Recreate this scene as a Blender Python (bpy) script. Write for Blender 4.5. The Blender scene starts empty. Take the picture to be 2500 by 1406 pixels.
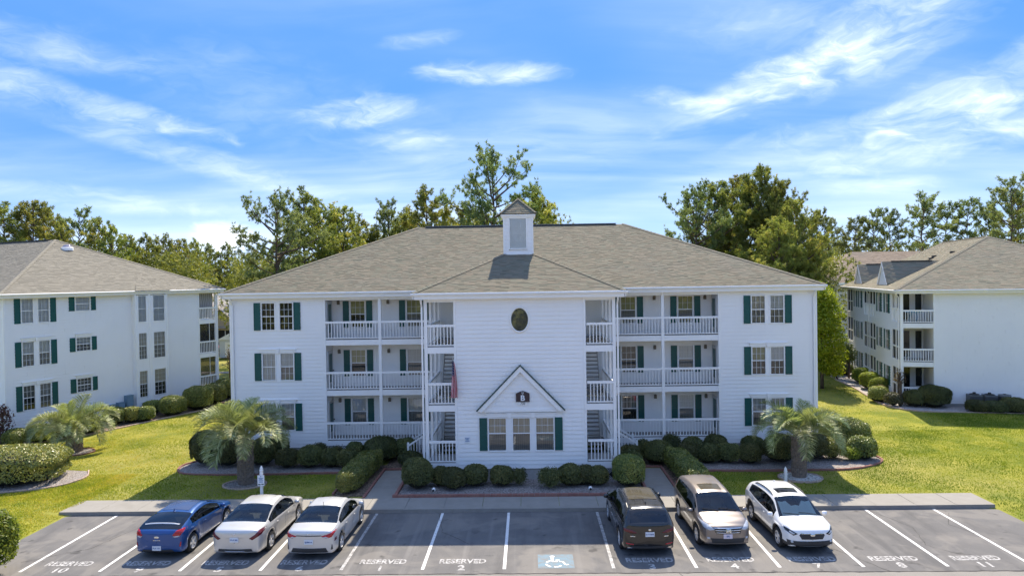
import bpy, bmesh, math, random
import numpy as np
from mathutils import Vector, Matrix
from mathutils.bvhtree import BVHTree
R = math.radians
random.seed(7); RNG = np.random.default_rng(11)
sc = bpy.context.scene
C = sc.collection

# ------------------------------------------------------------------ camera
YAW, PITCH, ROLL = .0226, -.0139, -.0158
cd = bpy.data.cameras.new('camera'); cam = bpy.data.objects.new('camera', cd); C.objects.link(cam)
cd.sensor_width = 36; cd.lens = 1679.86/2500*36; cd.clip_start = .2; cd.clip_end = 5000
fw = Vector((-math.sin(YAW)*math.cos(PITCH), math.cos(YAW)*math.cos(PITCH), math.sin(PITCH)))
rt = Vector((math.cos(YAW), math.sin(YAW), 0)); up = rt.cross(fw)
r2 = rt*math.cos(ROLL)+up*math.sin(ROLL); u2 = -rt*math.sin(ROLL)+up*math.cos(ROLL)
m = Matrix((r2, u2, -fw)).transposed().to_4x4(); m.translation = (.41, 0, 9.674)
cam.matrix_world = m; sc.camera = cam
sc.render.resolution_x, sc.render.resolution_y = 1024, 575
# ------------------------------------------------------------------ sun, sky
SUN_EL, SUN_AZ = R(51.5), R(10.4)          # azimuth from +Y towards +X
sv = Vector((math.sin(SUN_AZ)*math.cos(SUN_EL), math.cos(SUN_AZ)*math.cos(SUN_EL), math.sin(SUN_EL)))
sl = bpy.data.lights.new('sun', 'SUN'); sun = bpy.data.objects.new('sun', sl); C.objects.link(sun)
sl.energy = 2.0; sl.angle = R(.55); sl.color = (1, .90, .74)
sun.rotation_euler = sv.to_track_quat('Z', 'Y').to_euler(); sun.location = (0, 60, 80)
sc.view_settings.view_transform = 'Standard'; sc.view_settings.look = 'None'
sc.view_settings.exposure = 1.98; sc.view_settings.gamma = 1; sc.view_settings.use_curve_mapping = False
SKY_STRENGTH = .1; SKY_K = 4.5; VEIL = .50
try:
    sc.cycles.max_bounces = 6; sc.cycles.diffuse_bounces = 3; sc.cycles.glossy_bounces = 3; sc.cycles.use_adaptive_sampling = True; sc.cycles.adaptive_threshold = .02; sc.cycles.caustics_reflective = False; sc.cycles.caustics_refractive = False
    sc.cycles.transparent_max_bounces = 12; sc.cycles.transmission_bounces = 4
    sc.cycles.use_denoising = True; sc.cycles.sample_clamp_indirect = 6
except Exception: pass

class NT:
    """small node-tree helper"""
    def __init__(s, tree): s.t = tree; tree.nodes.clear()
    def n(s, typ, ins=None, **kw):
        nd = s.t.nodes.new(typ)
        for k, v in kw.items(): setattr(nd, k, v)
        for k, v in (ins or {}).items():
            if isinstance(v, bpy.types.NodeSocket): s.t.links.new(v, nd.inputs[k])
            else: nd.inputs[k].default_value = v
        return nd
    def math(s, op, a, b=0., c=None, clamp=False):
        i = {0: a, 1: b}
        if c is not None: i[2] = c
        return s.n('ShaderNodeMath', i, operation=op, use_clamp=clamp).outputs[0]
    def vmath(s, op, a, b=(0, 0, 0)):
        nd = s.n('ShaderNodeVectorMath', {0: a, 1: b}, operation=op)
        return nd.outputs['Value'] if op in ('DOT_PRODUCT', 'LENGTH') else nd.outputs[0]
    def mix(s, f, a, b, typ='MIX'):
        nd = s.n('ShaderNodeMix', data_type='RGBA', blend_type=typ)
        for k, v in ((0, f), (6, a), (7, b)):
            if isinstance(v, bpy.types.NodeSocket): s.t.links.new(v, nd.inputs[k])
            else: nd.inputs[k].default_value = v if k == 0 else (tuple(v)+(1,))[:4]
        return nd.outputs[2]
    def noise(s, vec, scale, detail=3, rough=.55, dist=0):
        i = {'Scale': scale, 'Detail': detail, 'Roughness': rough, 'Distortion': dist}
        if vec is not None: i['Vector'] = vec
        return s.n('ShaderNodeTexNoise', i).outputs['Fac']
    def ramp(s, f, stops, interp='LINEAR'):
        nd = s.n('ShaderNodeValToRGB', {0: f}); nd.color_ramp.interpolation = interp
        el = nd.color_ramp.elements
        while len(el) > 1: el.remove(el[-1])
        for k, (p, c) in enumerate(stops):
            e = el[0] if k == 0 else el.new(p)
            e.position = p; e.color = (c, c, c, 1) if isinstance(c, (int, float)) else tuple(c)+(1,)
        return nd.outputs[0]
    def sm(s, x, a, b):
        nd = s.n('ShaderNodeMapRange', {0: x, 1: a, 2: b}, interpolation_type='SMOOTHSTEP'); return nd.outputs[0]

w = bpy.data.worlds.new('World'); sc.world = w; w.use_nodes = True
try: w.cycles.sampling_method = 'MANUAL'; w.cycles.sample_map_resolution = 512
except Exception: pass
T = NT(w.node_tree)
sky = T.n('ShaderNodeTexSky', sky_type='NISHITA', sun_disc=False, sun_elevation=SUN_EL, sun_rotation=SUN_AZ,
          air_density=1.0, dust_density=0, ozone_density=3, altitude=0)
tc = T.n('ShaderNodeTexCoord').outputs['Generated']
sep = T.n('ShaderNodeSeparateXYZ', {0: tc})
X, Y, Z = sep.outputs
az = T.math('MULTIPLY', T.math('ARCTAN2', X, Y), 57.2958)
el = T.math('MULTIPLY', T.math('ARCSINE', Z), 57.2958)
# the air itself: a clear deep blue, paler towards the horizon, the same all round the dome
sr_ = T.n('ShaderNodeSeparateColor', {0: sky.outputs[0]}).outputs
skyc = T.n('ShaderNodeCombineColor', {0: T.math('MULTIPLY', T.math('POWER', sr_[0], .34), .066*SKY_K), 1: T.math('MULTIPLY', T.math('POWER', sr_[1], .27), .168*SKY_K), 2: T.math('MULTIPLY', T.math('POWER', sr_[2], .15), .440*SKY_K)}).outputs[0]
skyc = T.mix(T.math('MULTIPLY', T.sm(Z, .18, -.02), .30), skyc, (5.4, 5.9, 6.4))      # pale air towards the horizon, all round
zz = T.math('ADD', T.math('MAXIMUM', Z, 0.), .12)
px = T.math('DIVIDE', X, zz); py = T.math('DIVIDE', Y, zz)
pl = T.n('ShaderNodeCombineXYZ', {0: px, 1: py, 2: 0.}).outputs[0]
wob = T.noise(T.n('ShaderNodeMapping', {0: pl, 'Scale': (.5, .5, 1)}).outputs[0], 1.3, 3, .55)
rot = T.n('ShaderNodeMapping', {0: pl, 'Rotation': (0, 0, R(24)), 'Scale': (.5, 1.5, 1)}).outputs[0]
rot = T.vmath('ADD', rot, T.n('ShaderNodeCombineXYZ', {0: T.math('MULTIPLY', wob, .9), 1: T.math('MULTIPLY', wob, 1.1), 2: 0.}).outputs[0])
fib = T.noise(rot, 1.5, 6, .60, .35)
soft = T.noise(T.n('ShaderNodeMapping', {0: pl, 'Location': (5, 2, 0), 'Scale': (.32, .5, 1)}).outputs[0], 1.2, 4, .5, .3)
fib = T.math('MULTIPLY_ADD', T.math('SUBTRACT', fib, .5), T.sm(Z, -.05, .24), .5)
veil = T.math('MULTIPLY', T.sm(soft, .32, .70), T.sm(fib, .18, .84))
cl = T.math('MULTIPLY', veil, VEIL)
# separate cirrus wisps (azimuth, elevation, half sizes in degrees, tilt, strength)
ae = T.n('ShaderNodeCombineXYZ', {0: az, 1: el, 2: 0.}).outputs[0]
warp = T.noise(T.n('ShaderNodeMapping', {0: ae, 'Scale': (.10, .22, 1)}).outputs[0], 1.3, 3, .6)
ae2 = T.vmath('ADD', ae, T.n('ShaderNodeCombineXYZ', {0: T.math('MULTIPLY', warp, 9.), 1: T.math('MULTIPLY', warp, 4.), 2: 0.}).outputs[0])
wn = T.noise(T.n('ShaderNodeMapping', {0: ae2, 'Scale': (.10, .42, 1), 'Rotation': (0, 0, R(-7))}).outputs[0], 1.5, 7, .64, .3)
wn2 = T.noise(T.n('ShaderNodeMapping', {0: ae2, 'Scale': (.16, .34, 1)}).outputs[0], 1.2, 5, .6, .3)
WISPS = [(-35, 13.4, 9, .8, -13, .75), (-26.5, 9.6, 10, .9, -15, .5), (-37, 16.2, 7, 1.2, -8, .45), (-3.0, 16.5, 4.4, .8, 0, .95), (-13.4, 13.4, 4.2, .95, 6, .8),
 (-10, 11.3, 2.8, .8, 0, .6), (-9, 18.9, 3, .5, 8, .35), (20.5, 14.6, 8, 1.3, 14, .75), (27, 16.8, 7, 2.2, 18, .6), (33, 9.6, 9, 1.3, 6, .75), (27, 10.8, 8, .9, 4, .55), (36, 13.0, 6, 1.8, 10, .6),
 (13.2, 13.6, 4, .7, -16, .5), (-31, 6.0, 8, .7, -4, .45), (-24.2, 3.4, 2.0, 1.0, 0, 1.9), (27, 6.3, 3, .5, 0, .4), (-21, 14, 9, 3., -12, .16), (24, 20, 9, 3, 10, .25)]
for a0, e0, sa, se, tl, st in WISPS:
    da = T.math('SUBTRACT', az, a0); de = T.math('SUBTRACT', el, e0)
    c_, s_ = math.cos(R(tl)), math.sin(R(tl))
    u = T.math('DIVIDE', T.math('MULTIPLY_ADD', da, c_, T.math('MULTIPLY', de, s_)), sa)
    v = T.math('DIVIDE', T.math('MULTIPLY_ADD', de, c_, T.math('MULTIPLY', da, -s_)), se)
    d2 = T.math('ADD', T.math('MULTIPLY', u, u), T.math('MULTIPLY', v, v))
    d2 = T.math('ADD', d2, T.math('MULTIPLY', T.math('SUBTRACT', wn2, .5), 5.0))
    g = T.math('MULTIPLY', T.sm(d2, 2.3, -1.2), T.math('MULTIPLY_ADD', T.sm(wn, .22, .85), .85, .06))
    cl = T.math('ADD', cl, T.math('MULTIPLY', g, st))
cl = T.math('MULTIPLY', T.math('MINIMUM', cl, 1.), T.sm(Z, -.005, .02))
CLOUD = (6.8, 6.6, 6.3)
fin = T.mix(T.math('MULTIPLY', cl, .60), skyc, CLOUD)
bg = T.n('ShaderNodeBackground', {0: fin, 1: SKY_STRENGTH})
T.n('ShaderNodeOutputWorld', {0: bg.outputs[0]})

# ------------------------------------------------------------------ materials
MATS = {}
def newmat(name):
    mt = bpy.data.materials.new(name); mt.use_nodes = True
    t = NT(mt.node_tree); MATS[name] = mt
    return mt, t
def finish(t, sh): t.n('ShaderNodeOutputMaterial', {0: sh})
def pbr(t, col, rough=.6, bump=None, metal=0., spec=.5, bstr=.3, bdist=.01, coat=0.):
    i = {'Base Color': col if isinstance(col, bpy.types.NodeSocket) else tuple(col)+(1,), 'Roughness': rough, 'Metallic': metal, 'Specular IOR Level': spec, 'Coat Weight': coat, 'Coat Roughness': .04}
    if bump is not None:
        i['Normal'] = t.n('ShaderNodeBump', {'Height': bump, 'Strength': bstr, 'Distance': bdist}).outputs[0]
    return t.n('ShaderNodeBsdfPrincipled', i).outputs[0]
def objc(t): return t.n('ShaderNodeTexCoord').outputs['Object']
def wpos(t): return t.n('ShaderNodeNewGeometry').outputs['Position']
def var(t): return t.n('ShaderNodeAttribute', attribute_name='var').outputs['Fac']
def simple(name, col, rough=.6, vary=.12, scale=3., **kw):
    mt, t = newmat(name)
    nz = t.noise(wpos(t), scale, 4, .6)
    c = t.mix(nz, tuple(x*(1-vary) for x in col), tuple(min(1, x*(1+vary)) for x in col))
    finish(t, pbr(t, c, rough, **kw)); return mt

mt, t = newmat('siding')
p = wpos(t); n1 = t.noise(p, .35, 5, .6); n2 = t.noise(t.n('ShaderNodeMapping', {0: p, 'Scale': (6, 6, .5)}).outputs[0], 1.2, 4, .6)
c = t.mix(t.sm(n1, .3, .75), (.93, .905, .86), (.89, .865, .82))
c = t.mix(t.math('MULTIPLY', t.sm(n2, .58, .85), .35), c, (.66, .66, .63))
finish(t, pbr(t, c, .5, spec=.35))
simple('trim', (.92, .90, .86), .42, .05, 2.)
simple('soffit', (.70, .68, .64), .6, .06, 2.)
simple('deck', (.30, .28, .25), .7, .2, 5.)
simple('lattice', (.78, .8, .82), .5, .05)
simple('shutter', (.006, .085, .075), .35, .25, 6., spec=.4)
simple('bronze', (.16, .13, .09), .5)
simple('door', (.62, .63, .62), .5)
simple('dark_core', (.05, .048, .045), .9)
simple('foundation', (.42, .40, .37), .8, .2, 8.)
simple('ridge_vent', (.035, .035, .035), .7)
simple('metal_grey', (.33, .34, .34), .45, .1)
simple('hvac', (.13, .135, .135), .55, .2, 9.)
simple('hvac_grille', (.03, .03, .03), .6)
simple('blue_plastic', (.02, .25, .42), .45)
simple('house_wall', (.62, .52, .42), .8, .1)
simple('house_roof', (.50, .44, .37), .85, .15, 5.)
simple('screen', (.035, .035, .035), .6, .3)
simple('shed', (.62, .64, .66), .6)
simple('pink_plastic', (.75, .12, .12), .5)
simple('sign_white', (.82, .83, .83), .4)
simple('sign_blue', (.03, .16, .36), .5)
simple('sign_dark', (.035, .02, .028), .35, .3, 9.)
simple('letter_white', (.8, .82, .84), .4)
simple('letter_dark', (.05, .05, .05), .5)
simple('drip_edge', (.008, .05, .045), .5)
simple('oval_backing', (.10, .105, .105), .6, .3, 6.)
simple('grille_white', (.74, .74, .71), .5)
simple('curtain_cupola', (.36, .41, .44), .7, .1)
simple('siding_far', (.62, .60, .55), .6)
simple('pane_dark', (.02, .025, .025), .1)
simple('glass_dome', (.30, .27, .33), .12, spec=.7)
simple('metal_blue', (.20, .30, .36), .5)
simple('wood_rail', (.42, .40, .36), .6)
simple('flag_pole', (.7, .68, .6), .4)
for nm, c1, c2 in (('shingle', None, None), ('shingle_brown', (.24, .185, .135), (.33, .26, .195)), ('shingle_grey', (.235, .215, .17), (.295, .27, .215)), ('shingle_mix', None, None)):
    mt, t = newmat(nm)
    v = var(t); p = wpos(t); gr = t.noise(p, 90, 2, .6); big = t.noise(p, .35, 4, .55); mid = t.noise(p, 1.1, 3, .6)
    if c1 is None:
        k = 1.0 if nm == 'shingle' else 1.12
        c = t.ramp(t.math('FRACT', v), [(0, (0.127*k, 0.133*k, 0.101*k)), (.12, (0.195*k, 0.178*k, 0.127*k)), (.35, (0.233*k, 0.206*k, 0.150*k)), (.55, (0.206*k, 0.201*k, 0.146*k)), (.72, (0.252*k, 0.213*k, 0.153*k)), (.88, (0.221*k, 0.193*k, 0.138*k)), (1, (0.270*k, 0.242*k, 0.175*k))])
    else: c = t.mix(v, c1, c2)
    c = t.mix(.25, c, t.mix(gr, (.02, .02, .02), (.75, .72, .68)), 'SOFT_LIGHT')
    c = t.mix(t.math('MULTIPLY', t.sm(big, .45, .75), .3), c, (.215, .205, .17))
    finish(t, pbr(t, c, .92, gr, spec=.2, bstr=.5, bdist=.004))
mt, t = newmat('glass')
lw = t.n('ShaderNodeFresnel', {'IOR': 1.5}).outputs[0]
gl = t.n('ShaderNodeBsdfGlossy', {'Color': (.9, .93, .95, 1), 'Roughness': .015}).outputs[0]
tr = t.n('ShaderNodeBsdfTransparent', {'Color': (.93, .95, .94, 1)}).outputs[0]
finish(t, t.n('ShaderNodeMixShader', {0: t.math('MULTIPLY_ADD', lw, 1.0, .05, clamp=True), 1: tr, 2: gl}).outputs[0])
for nm, ca, cb_ in (('curtain_white', (.84, .83, .79), (.66, .65, .61)), ('curtain_tan', (.72, .62, .48), (.56, .48, .37)), ('reflection_olive', (.52, .49, .28), (.36, .34, .17)), ('curtain_dim', (.36, .33, .29), (.24, .22, .20)), ('curtain_brown', (.16, .12, .09), (.08, .06, .05)), ('drape_grey', (.52, .5, .48), (.2, .19, .18))):  # the olive one paints the yellow-green tree reflection of the upper panes
    mt, t = newmat(nm)
    wv = t.n('ShaderNodeTexWave', {'Vector': objc(t), 'Scale': 3.4 if nm != 'drape_grey' else 1.6, 'Distortion': 1.5, 'Detail': 2}, wave_type='BANDS', bands_direction='X').outputs['Fac']
    c = t.mix(wv, ca, cb_); c = t.mix(t.math('MULTIPLY', t.noise(wpos(t), 1.3, 3), .5), c, cb_)
    finish(t, pbr(t, c, .9, spec=.1))
mt, t = newmat('screen_mesh')
finish(t, t.n('ShaderNodeMixShader', {0: .62, 1: t.n('ShaderNodeBsdfTransparent').outputs[0], 2: pbr(t, (.03, .028, .025), .8)}).outputs[0])
mt, t = newmat('blind_slats')
wv = t.n('ShaderNodeTexWave', {'Vector': objc(t), 'Scale': 5., 'Distortion': .1}, wave_type='BANDS', bands_direction='Z').outputs['Fac']
finish(t, pbr(t, t.mix(wv, (.6, .62, .62), (.2, .22, .22)), .7))

# ground family
mt, t = newmat('asphalt')
p = wpos(t); fine = t.noise(p, 70, 3, .7); mid = t.noise(p, .9, 5, .6); st = t.noise(t.n('ShaderNodeMapping', {0: p, 'Scale': (1.4, .22, 1)}).outputs[0], .8, 5, .6, .6)
c = t.mix(t.sm(fine, .3, .75), (.118, .113, .108), (.182, .173, .163))
c = t.mix(t.math('MULTIPLY', t.sm(mid, .42, .72), .55), c, (.225, .208, .185))
c = t.mix(t.math('MULTIPLY', t.sm(st, .48, .72), .6), c, (.09, .086, .084))
trk = t.noise(t.n('ShaderNodeMapping', {0: p, 'Scale': (3.2, .10, 1), 'Location': (2, 1, 0)}).outputs[0], 1.0, 3, .5)
c = t.mix(t.math('MULTIPLY', t.sm(trk, .55, .75), .30), c, (.30, .28, .255))
blot = t.noise(p, .35, 4, .6, .8)
c = t.mix(t.math('MULTIPLY', t.sm(blot, .50, .62), .45), c, (.255, .232, .20))
oil = t.noise(t.n('ShaderNodeMapping', {0: p, 'Scale': (1, 1, 1), 'Location': (4, 9, 0)}).outputs[0], 1.6, 3, .5)
c = t.mix(t.math('MULTIPLY', t.sm(oil, .62, .74), .7), c, (.06, .057, .055))
finish(t, pbr(t, c, .88, fine, spec=.25, bstr=.6, bdist=.006))
mt, t = newmat('aisle_asphalt')
p = wpos(t); fine = t.noise(p, 60, 3, .7); mid = t.noise(p, .7, 5, .6)
c = t.mix(t.sm(fine, .3, .75), (.22, .20, .175), (.31, .285, .25)); c = t.mix(t.math('MULTIPLY', t.sm(mid, .45, .7), .35), c, (.19, .175, .155))
finish(t, pbr(t, c, .9, fine, spec=.25, bstr=.6, bdist=.006))
mt, t = newmat('concrete')
p = wpos(t); n = t.noise(p, 2.2, 6, .65); f = t.noise(p, 50, 3, .6)
c = t.mix(n, (.235, .217, .185), (.345, .32, .28)); c = t.mix(t.math('MULTIPLY', t.sm(t.noise(p, .8, 4), .52, .75), .4), c, (.225, .205, .17))
finish(t, pbr(t, c, .85, f, spec=.25, bstr=.3, bdist=.004))
mt, t = newmat('kerb')
p = wpos(t); n = t.noise(p, 3, 6, .7)
finish(t, pbr(t, t.mix(n, (.20, .185, .165), (.38, .355, .315)), .85, n, spec=.2))
for nm, ca, cb_, cc in (('gravel', (.24, .215, .19), (.42, .38, .35), (.16, .13, .12)), ('gravel_white', (.55, .53, .50), (.78, .76, .73), (.3, .28, .25)), ('gravel_pale', (.38, .35, .33), (.56, .53, .51), (.24, .21, .19)), ('mulch', (.15, .10, .065), (.34, .26, .19), (.07, .05, .035))):
    mt, t = newmat(nm)
    p = wpos(t); vo = t.n('ShaderNodeTexVoronoi', {'Vector': p, 'Scale': 16. if nm != 'gravel_white' else 11.})
    c = t.mix(t.n('ShaderNodeSeparateColor', {0: vo.outputs['Color']}).outputs[0], ca, cb_)
    c = t.mix(t.sm(vo.outputs['Distance'], .45, .8), c, cc); c = t.mix(t.math('MULTIPLY', t.sm(t.noise(p, 1.2, 4), .5, .75), .4), c, cc)
    finish(t, pbr(t, c, .9, t.math('SUBTRACT', 1., vo.outputs['Distance']), spec=.25, bstr=.9, bdist=.03))
mt, t = newmat('edging_red')
n = t.noise(wpos(t), 5, 5, .65); oi = t.n('ShaderNodeObjectInfo').outputs['Random']
finish(t, pbr(t, t.mix(n, t.mix(oi, (.24, .085, .07), (.30, .125, .10)), (.33, .19, .15)), .85, n, spec=.2))
mt, t = newmat('edging_pale')
n = t.noise(wpos(t), 5, 5, .65); oi = t.n('ShaderNodeObjectInfo').outputs['Random']
finish(t, pbr(t, t.mix(n, t.mix(oi, (.40, .26, .20), (.48, .34, .27)), (.55, .44, .36)), .85, n, spec=.2))
mt, t = newmat('ground')
p = wpos(t); a = t.noise(p, .5, 6, .62); b = t.noise(p, 6, 4, .65); d = t.noise(p, .09, 3, .5); f = t.noise(p, 45, 2, .6)
c = t.mix(t.sm(a, .3, .72), (.135, .17, .026), (.33, .305, .05)); c = t.mix(t.math('MULTIPLY', t.sm(b, .5, .8), .55), c, (.10, .155, .022))
c = t.mix(t.math('MULTIPLY', t.sm(d, .42, .66), .55), c, (.37, .315, .11)); c = t.mix(.35, c, t.mix(f, (.1, .1, .1), (.9, .9, .9)), 'SOFT_LIGHT')
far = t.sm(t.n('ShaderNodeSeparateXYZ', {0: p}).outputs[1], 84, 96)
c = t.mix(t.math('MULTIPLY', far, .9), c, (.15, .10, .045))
finish(t, pbr(t, c, .95, b, spec=.1, bstr=.6, bdist=.05))
mt, t = newmat('paint_white')
p = wpos(t); n = t.noise(p, 7, 6, .75); f = t.noise(p, 60, 3, .7)
c = t.mix(t.sm(t.math('ADD', n, t.math('MULTIPLY', f, .4)), .74, .92), (.76, .74, .70), (.24, .23, .215)); finish(t, pbr(t, c, .7, spec=.3))
mt, t = newmat('paint_worn')
p = wpos(t); n = t.noise(p, 5, 6, .75); f = t.noise(p, 40, 3, .7)
c = t.mix(t.sm(t.math('ADD', n, t.math('MULTIPLY', f, .5)), .62, .92), (.56, .54, .51), (.19, .18, .17)); finish(t, pbr(t, c, .75, spec=.25))
mt, t = newmat('paint_blue')
p = wpos(t); n = t.noise(p, 4, 6, .75); f = t.noise(p, 40, 3, .7)
c = t.mix(t.sm(t.math('ADD', n, t.math('MULTIPLY', f, .4)), .55, .9), (.17, .27, .33), (.21, .20, .185)); finish(t, pbr(t, c, .75, spec=.25))
simple('crack', (.045, .04, .035), .95)

def foliage(name, stops, trans=.3, rough=.5, spec=.35):
    mt, t = newmat(name)
    c = t.ramp(var(t), stops)
    oi = t.n('ShaderNodeObjectInfo').outputs['Random']
    c = t.n('ShaderNodeHueSaturation', {'Hue': t.math('MULTIPLY_ADD', oi, .035, .4825), 'Value': t.math('MULTIPLY_ADD', t.math('FRACT', t.math('MULTIPLY', oi, 7.3)), .5, .75), 'Color': c}).outputs[0]
    a = pbr(t, c, rough, spec=spec)
    tr = t.n('ShaderNodeBsdfTranslucent', {0: t.mix(1., c, (1.35, 1.4, .8), 'MULTIPLY')}).outputs[0]
    finish(t, t.n('ShaderNodeMixShader', {0: trans, 1: a, 2: tr}).outputs[0]); return mt
foliage('pine_needles', [(0, (0.0786, 0.104, 0.029)), (0.45, (0.191, 0.22, 0.0538)), (0.8, (0.337, 0.347, 0.0869)), (1, (0.541, 0.44, 0.145))], .45)
foliage('pine_airy', [(0, (0.0728, 0.104, 0.0414)), (0.5, (0.161, 0.207, 0.0752)), (1, (0.334, 0.349, 0.16))], .45)
foliage('woods', [(0, (0.0809, 0.0946, 0.026)), (0.5, (0.24, 0.239, 0.0522)), (1, (0.53, 0.418, 0.0931))], .3)
foliage('hedge_leaf', [(0, (0.0646, 0.0948, 0.0316)), (0.5, (0.179, 0.222, 0.0526)), (0.85, (0.431, 0.415, 0.092)), (1, (0.552, 0.552, 0.184))], .2, .38, .5)
foliage('hedge_leaf_shaded', [(0, (0.0386, 0.0566, 0.0189)), (0.5, (0.107, 0.133, 0.0315)), (0.85, (0.257, 0.248, 0.055)), (1, (0.33, 0.33, 0.11))], .2, .4, .45)  # hedge_leaf darkened: the shade on the walkway hedges is put into the colour
foliage('shrub_leaf', [(0, (0.0395, 0.0538, 0.0214)), (0.6, (0.0988, 0.114, 0.0357)), (1, (0.222, 0.207, 0.0625))], .15, .5, .35)
foliage('bright_leaf', [(0, (0.0736, 0.118, 0.0167)), (0.5, (0.206, 0.262, 0.0359)), (1, (0.397, 0.4, 0.0718))], .4, .45)
foliage('tree_leaf', [(0, (0.14, 0.2, 0.0166)), (0.5, (0.333, 0.398, 0.0331)), (1, (0.552, 0.524, 0.065))], .55, .45)
foliage('red_leaf', [(0, (.05, .02, .02)), (.5, (.13, .05, .045)), (1, (.16, .13, .05))], .3)
foliage('dry_leaf', [(0, (.09, .06, .03)), (.5, (.2, .14, .08)), (1, (.25, .22, .10))], .3)
foliage('palm_leaf', [(0, (0.132, 0.166, 0.0585)), (0.5, (0.314, 0.354, 0.129)), (1, (0.6, 0.6, 0.351))], .25, .48, .4)
foliage('grass_blade', [(0, (0.126, 0.177, 0.0171)), (0.5, (0.267, 0.289, 0.0274)), (0.85, (0.418, 0.359, 0.0471)), (1, (0.544, 0.407, 0.0945))], .35, .6, .2)
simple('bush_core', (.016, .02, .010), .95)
mt, t = newmat('bark')
p = objc(t); n = t.noise(t.n('ShaderNodeMapping', {0: p, 'Scale': (6, 6, 1.2)}).outputs[0], 1.5, 5, .65)
finish(t, pbr(t, t.mix(n, (.06, .045, .035), (.19, .145, .115)), .95, n, spec=.1, bstr=.8, bdist=.04))
mt, t = newmat('palm_trunk')
p = objc(t); n = t.noise(p, 8, 5, .65)
finish(t, pbr(t, t.mix(n, (.11, .085, .065), (.36, .29, .235)), .95, n, spec=.1, bstr=.8, bdist=.03))

# ------------------------------------------------------------------ geometry helpers
class Fr:
    """a horizontal frame: origin and turn about z"""
    def __init__(s, x=0, y=0, z=0, a=0.): s.o = (x, y, z); s.a = a; s.c, s.s = math.cos(a), math.sin(a)
    def p(s, x, y, z): return (s.o[0]+x*s.c-y*s.s, s.o[1]+x*s.s+y*s.c, s.o[2]+z)
F0 = Fr()
def tag(o, label=None, cat=None, group=None, kind=None):
    if label: o['label'] = label
    if cat: o['category'] = cat
    if group: o['group'] = group
    if kind: o['kind'] = kind
    return o
def add(name, me, mat=None, parent=None, loc=None, rz=None, scale=None):
    o = bpy.data.objects.new(name, me); C.objects.link(o)
    if mat is not None and me is not None and len(me.materials) == 0: me.materials.append(MATS[mat])
    if parent is not None: o.parent = parent
    if loc is not None: o.location = loc
    if rz is not None: o.rotation_euler = (0, 0, rz)
    if scale is not None: o.scale = scale
    return o
def empty(name, loc, rz=0., **kw):
    o = bpy.data.objects.new(name, None); C.objects.link(o); o.location = loc; o.rotation_euler = (0, 0, rz)
    o.empty_display_size = .3
    return tag(o, **kw)
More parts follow.
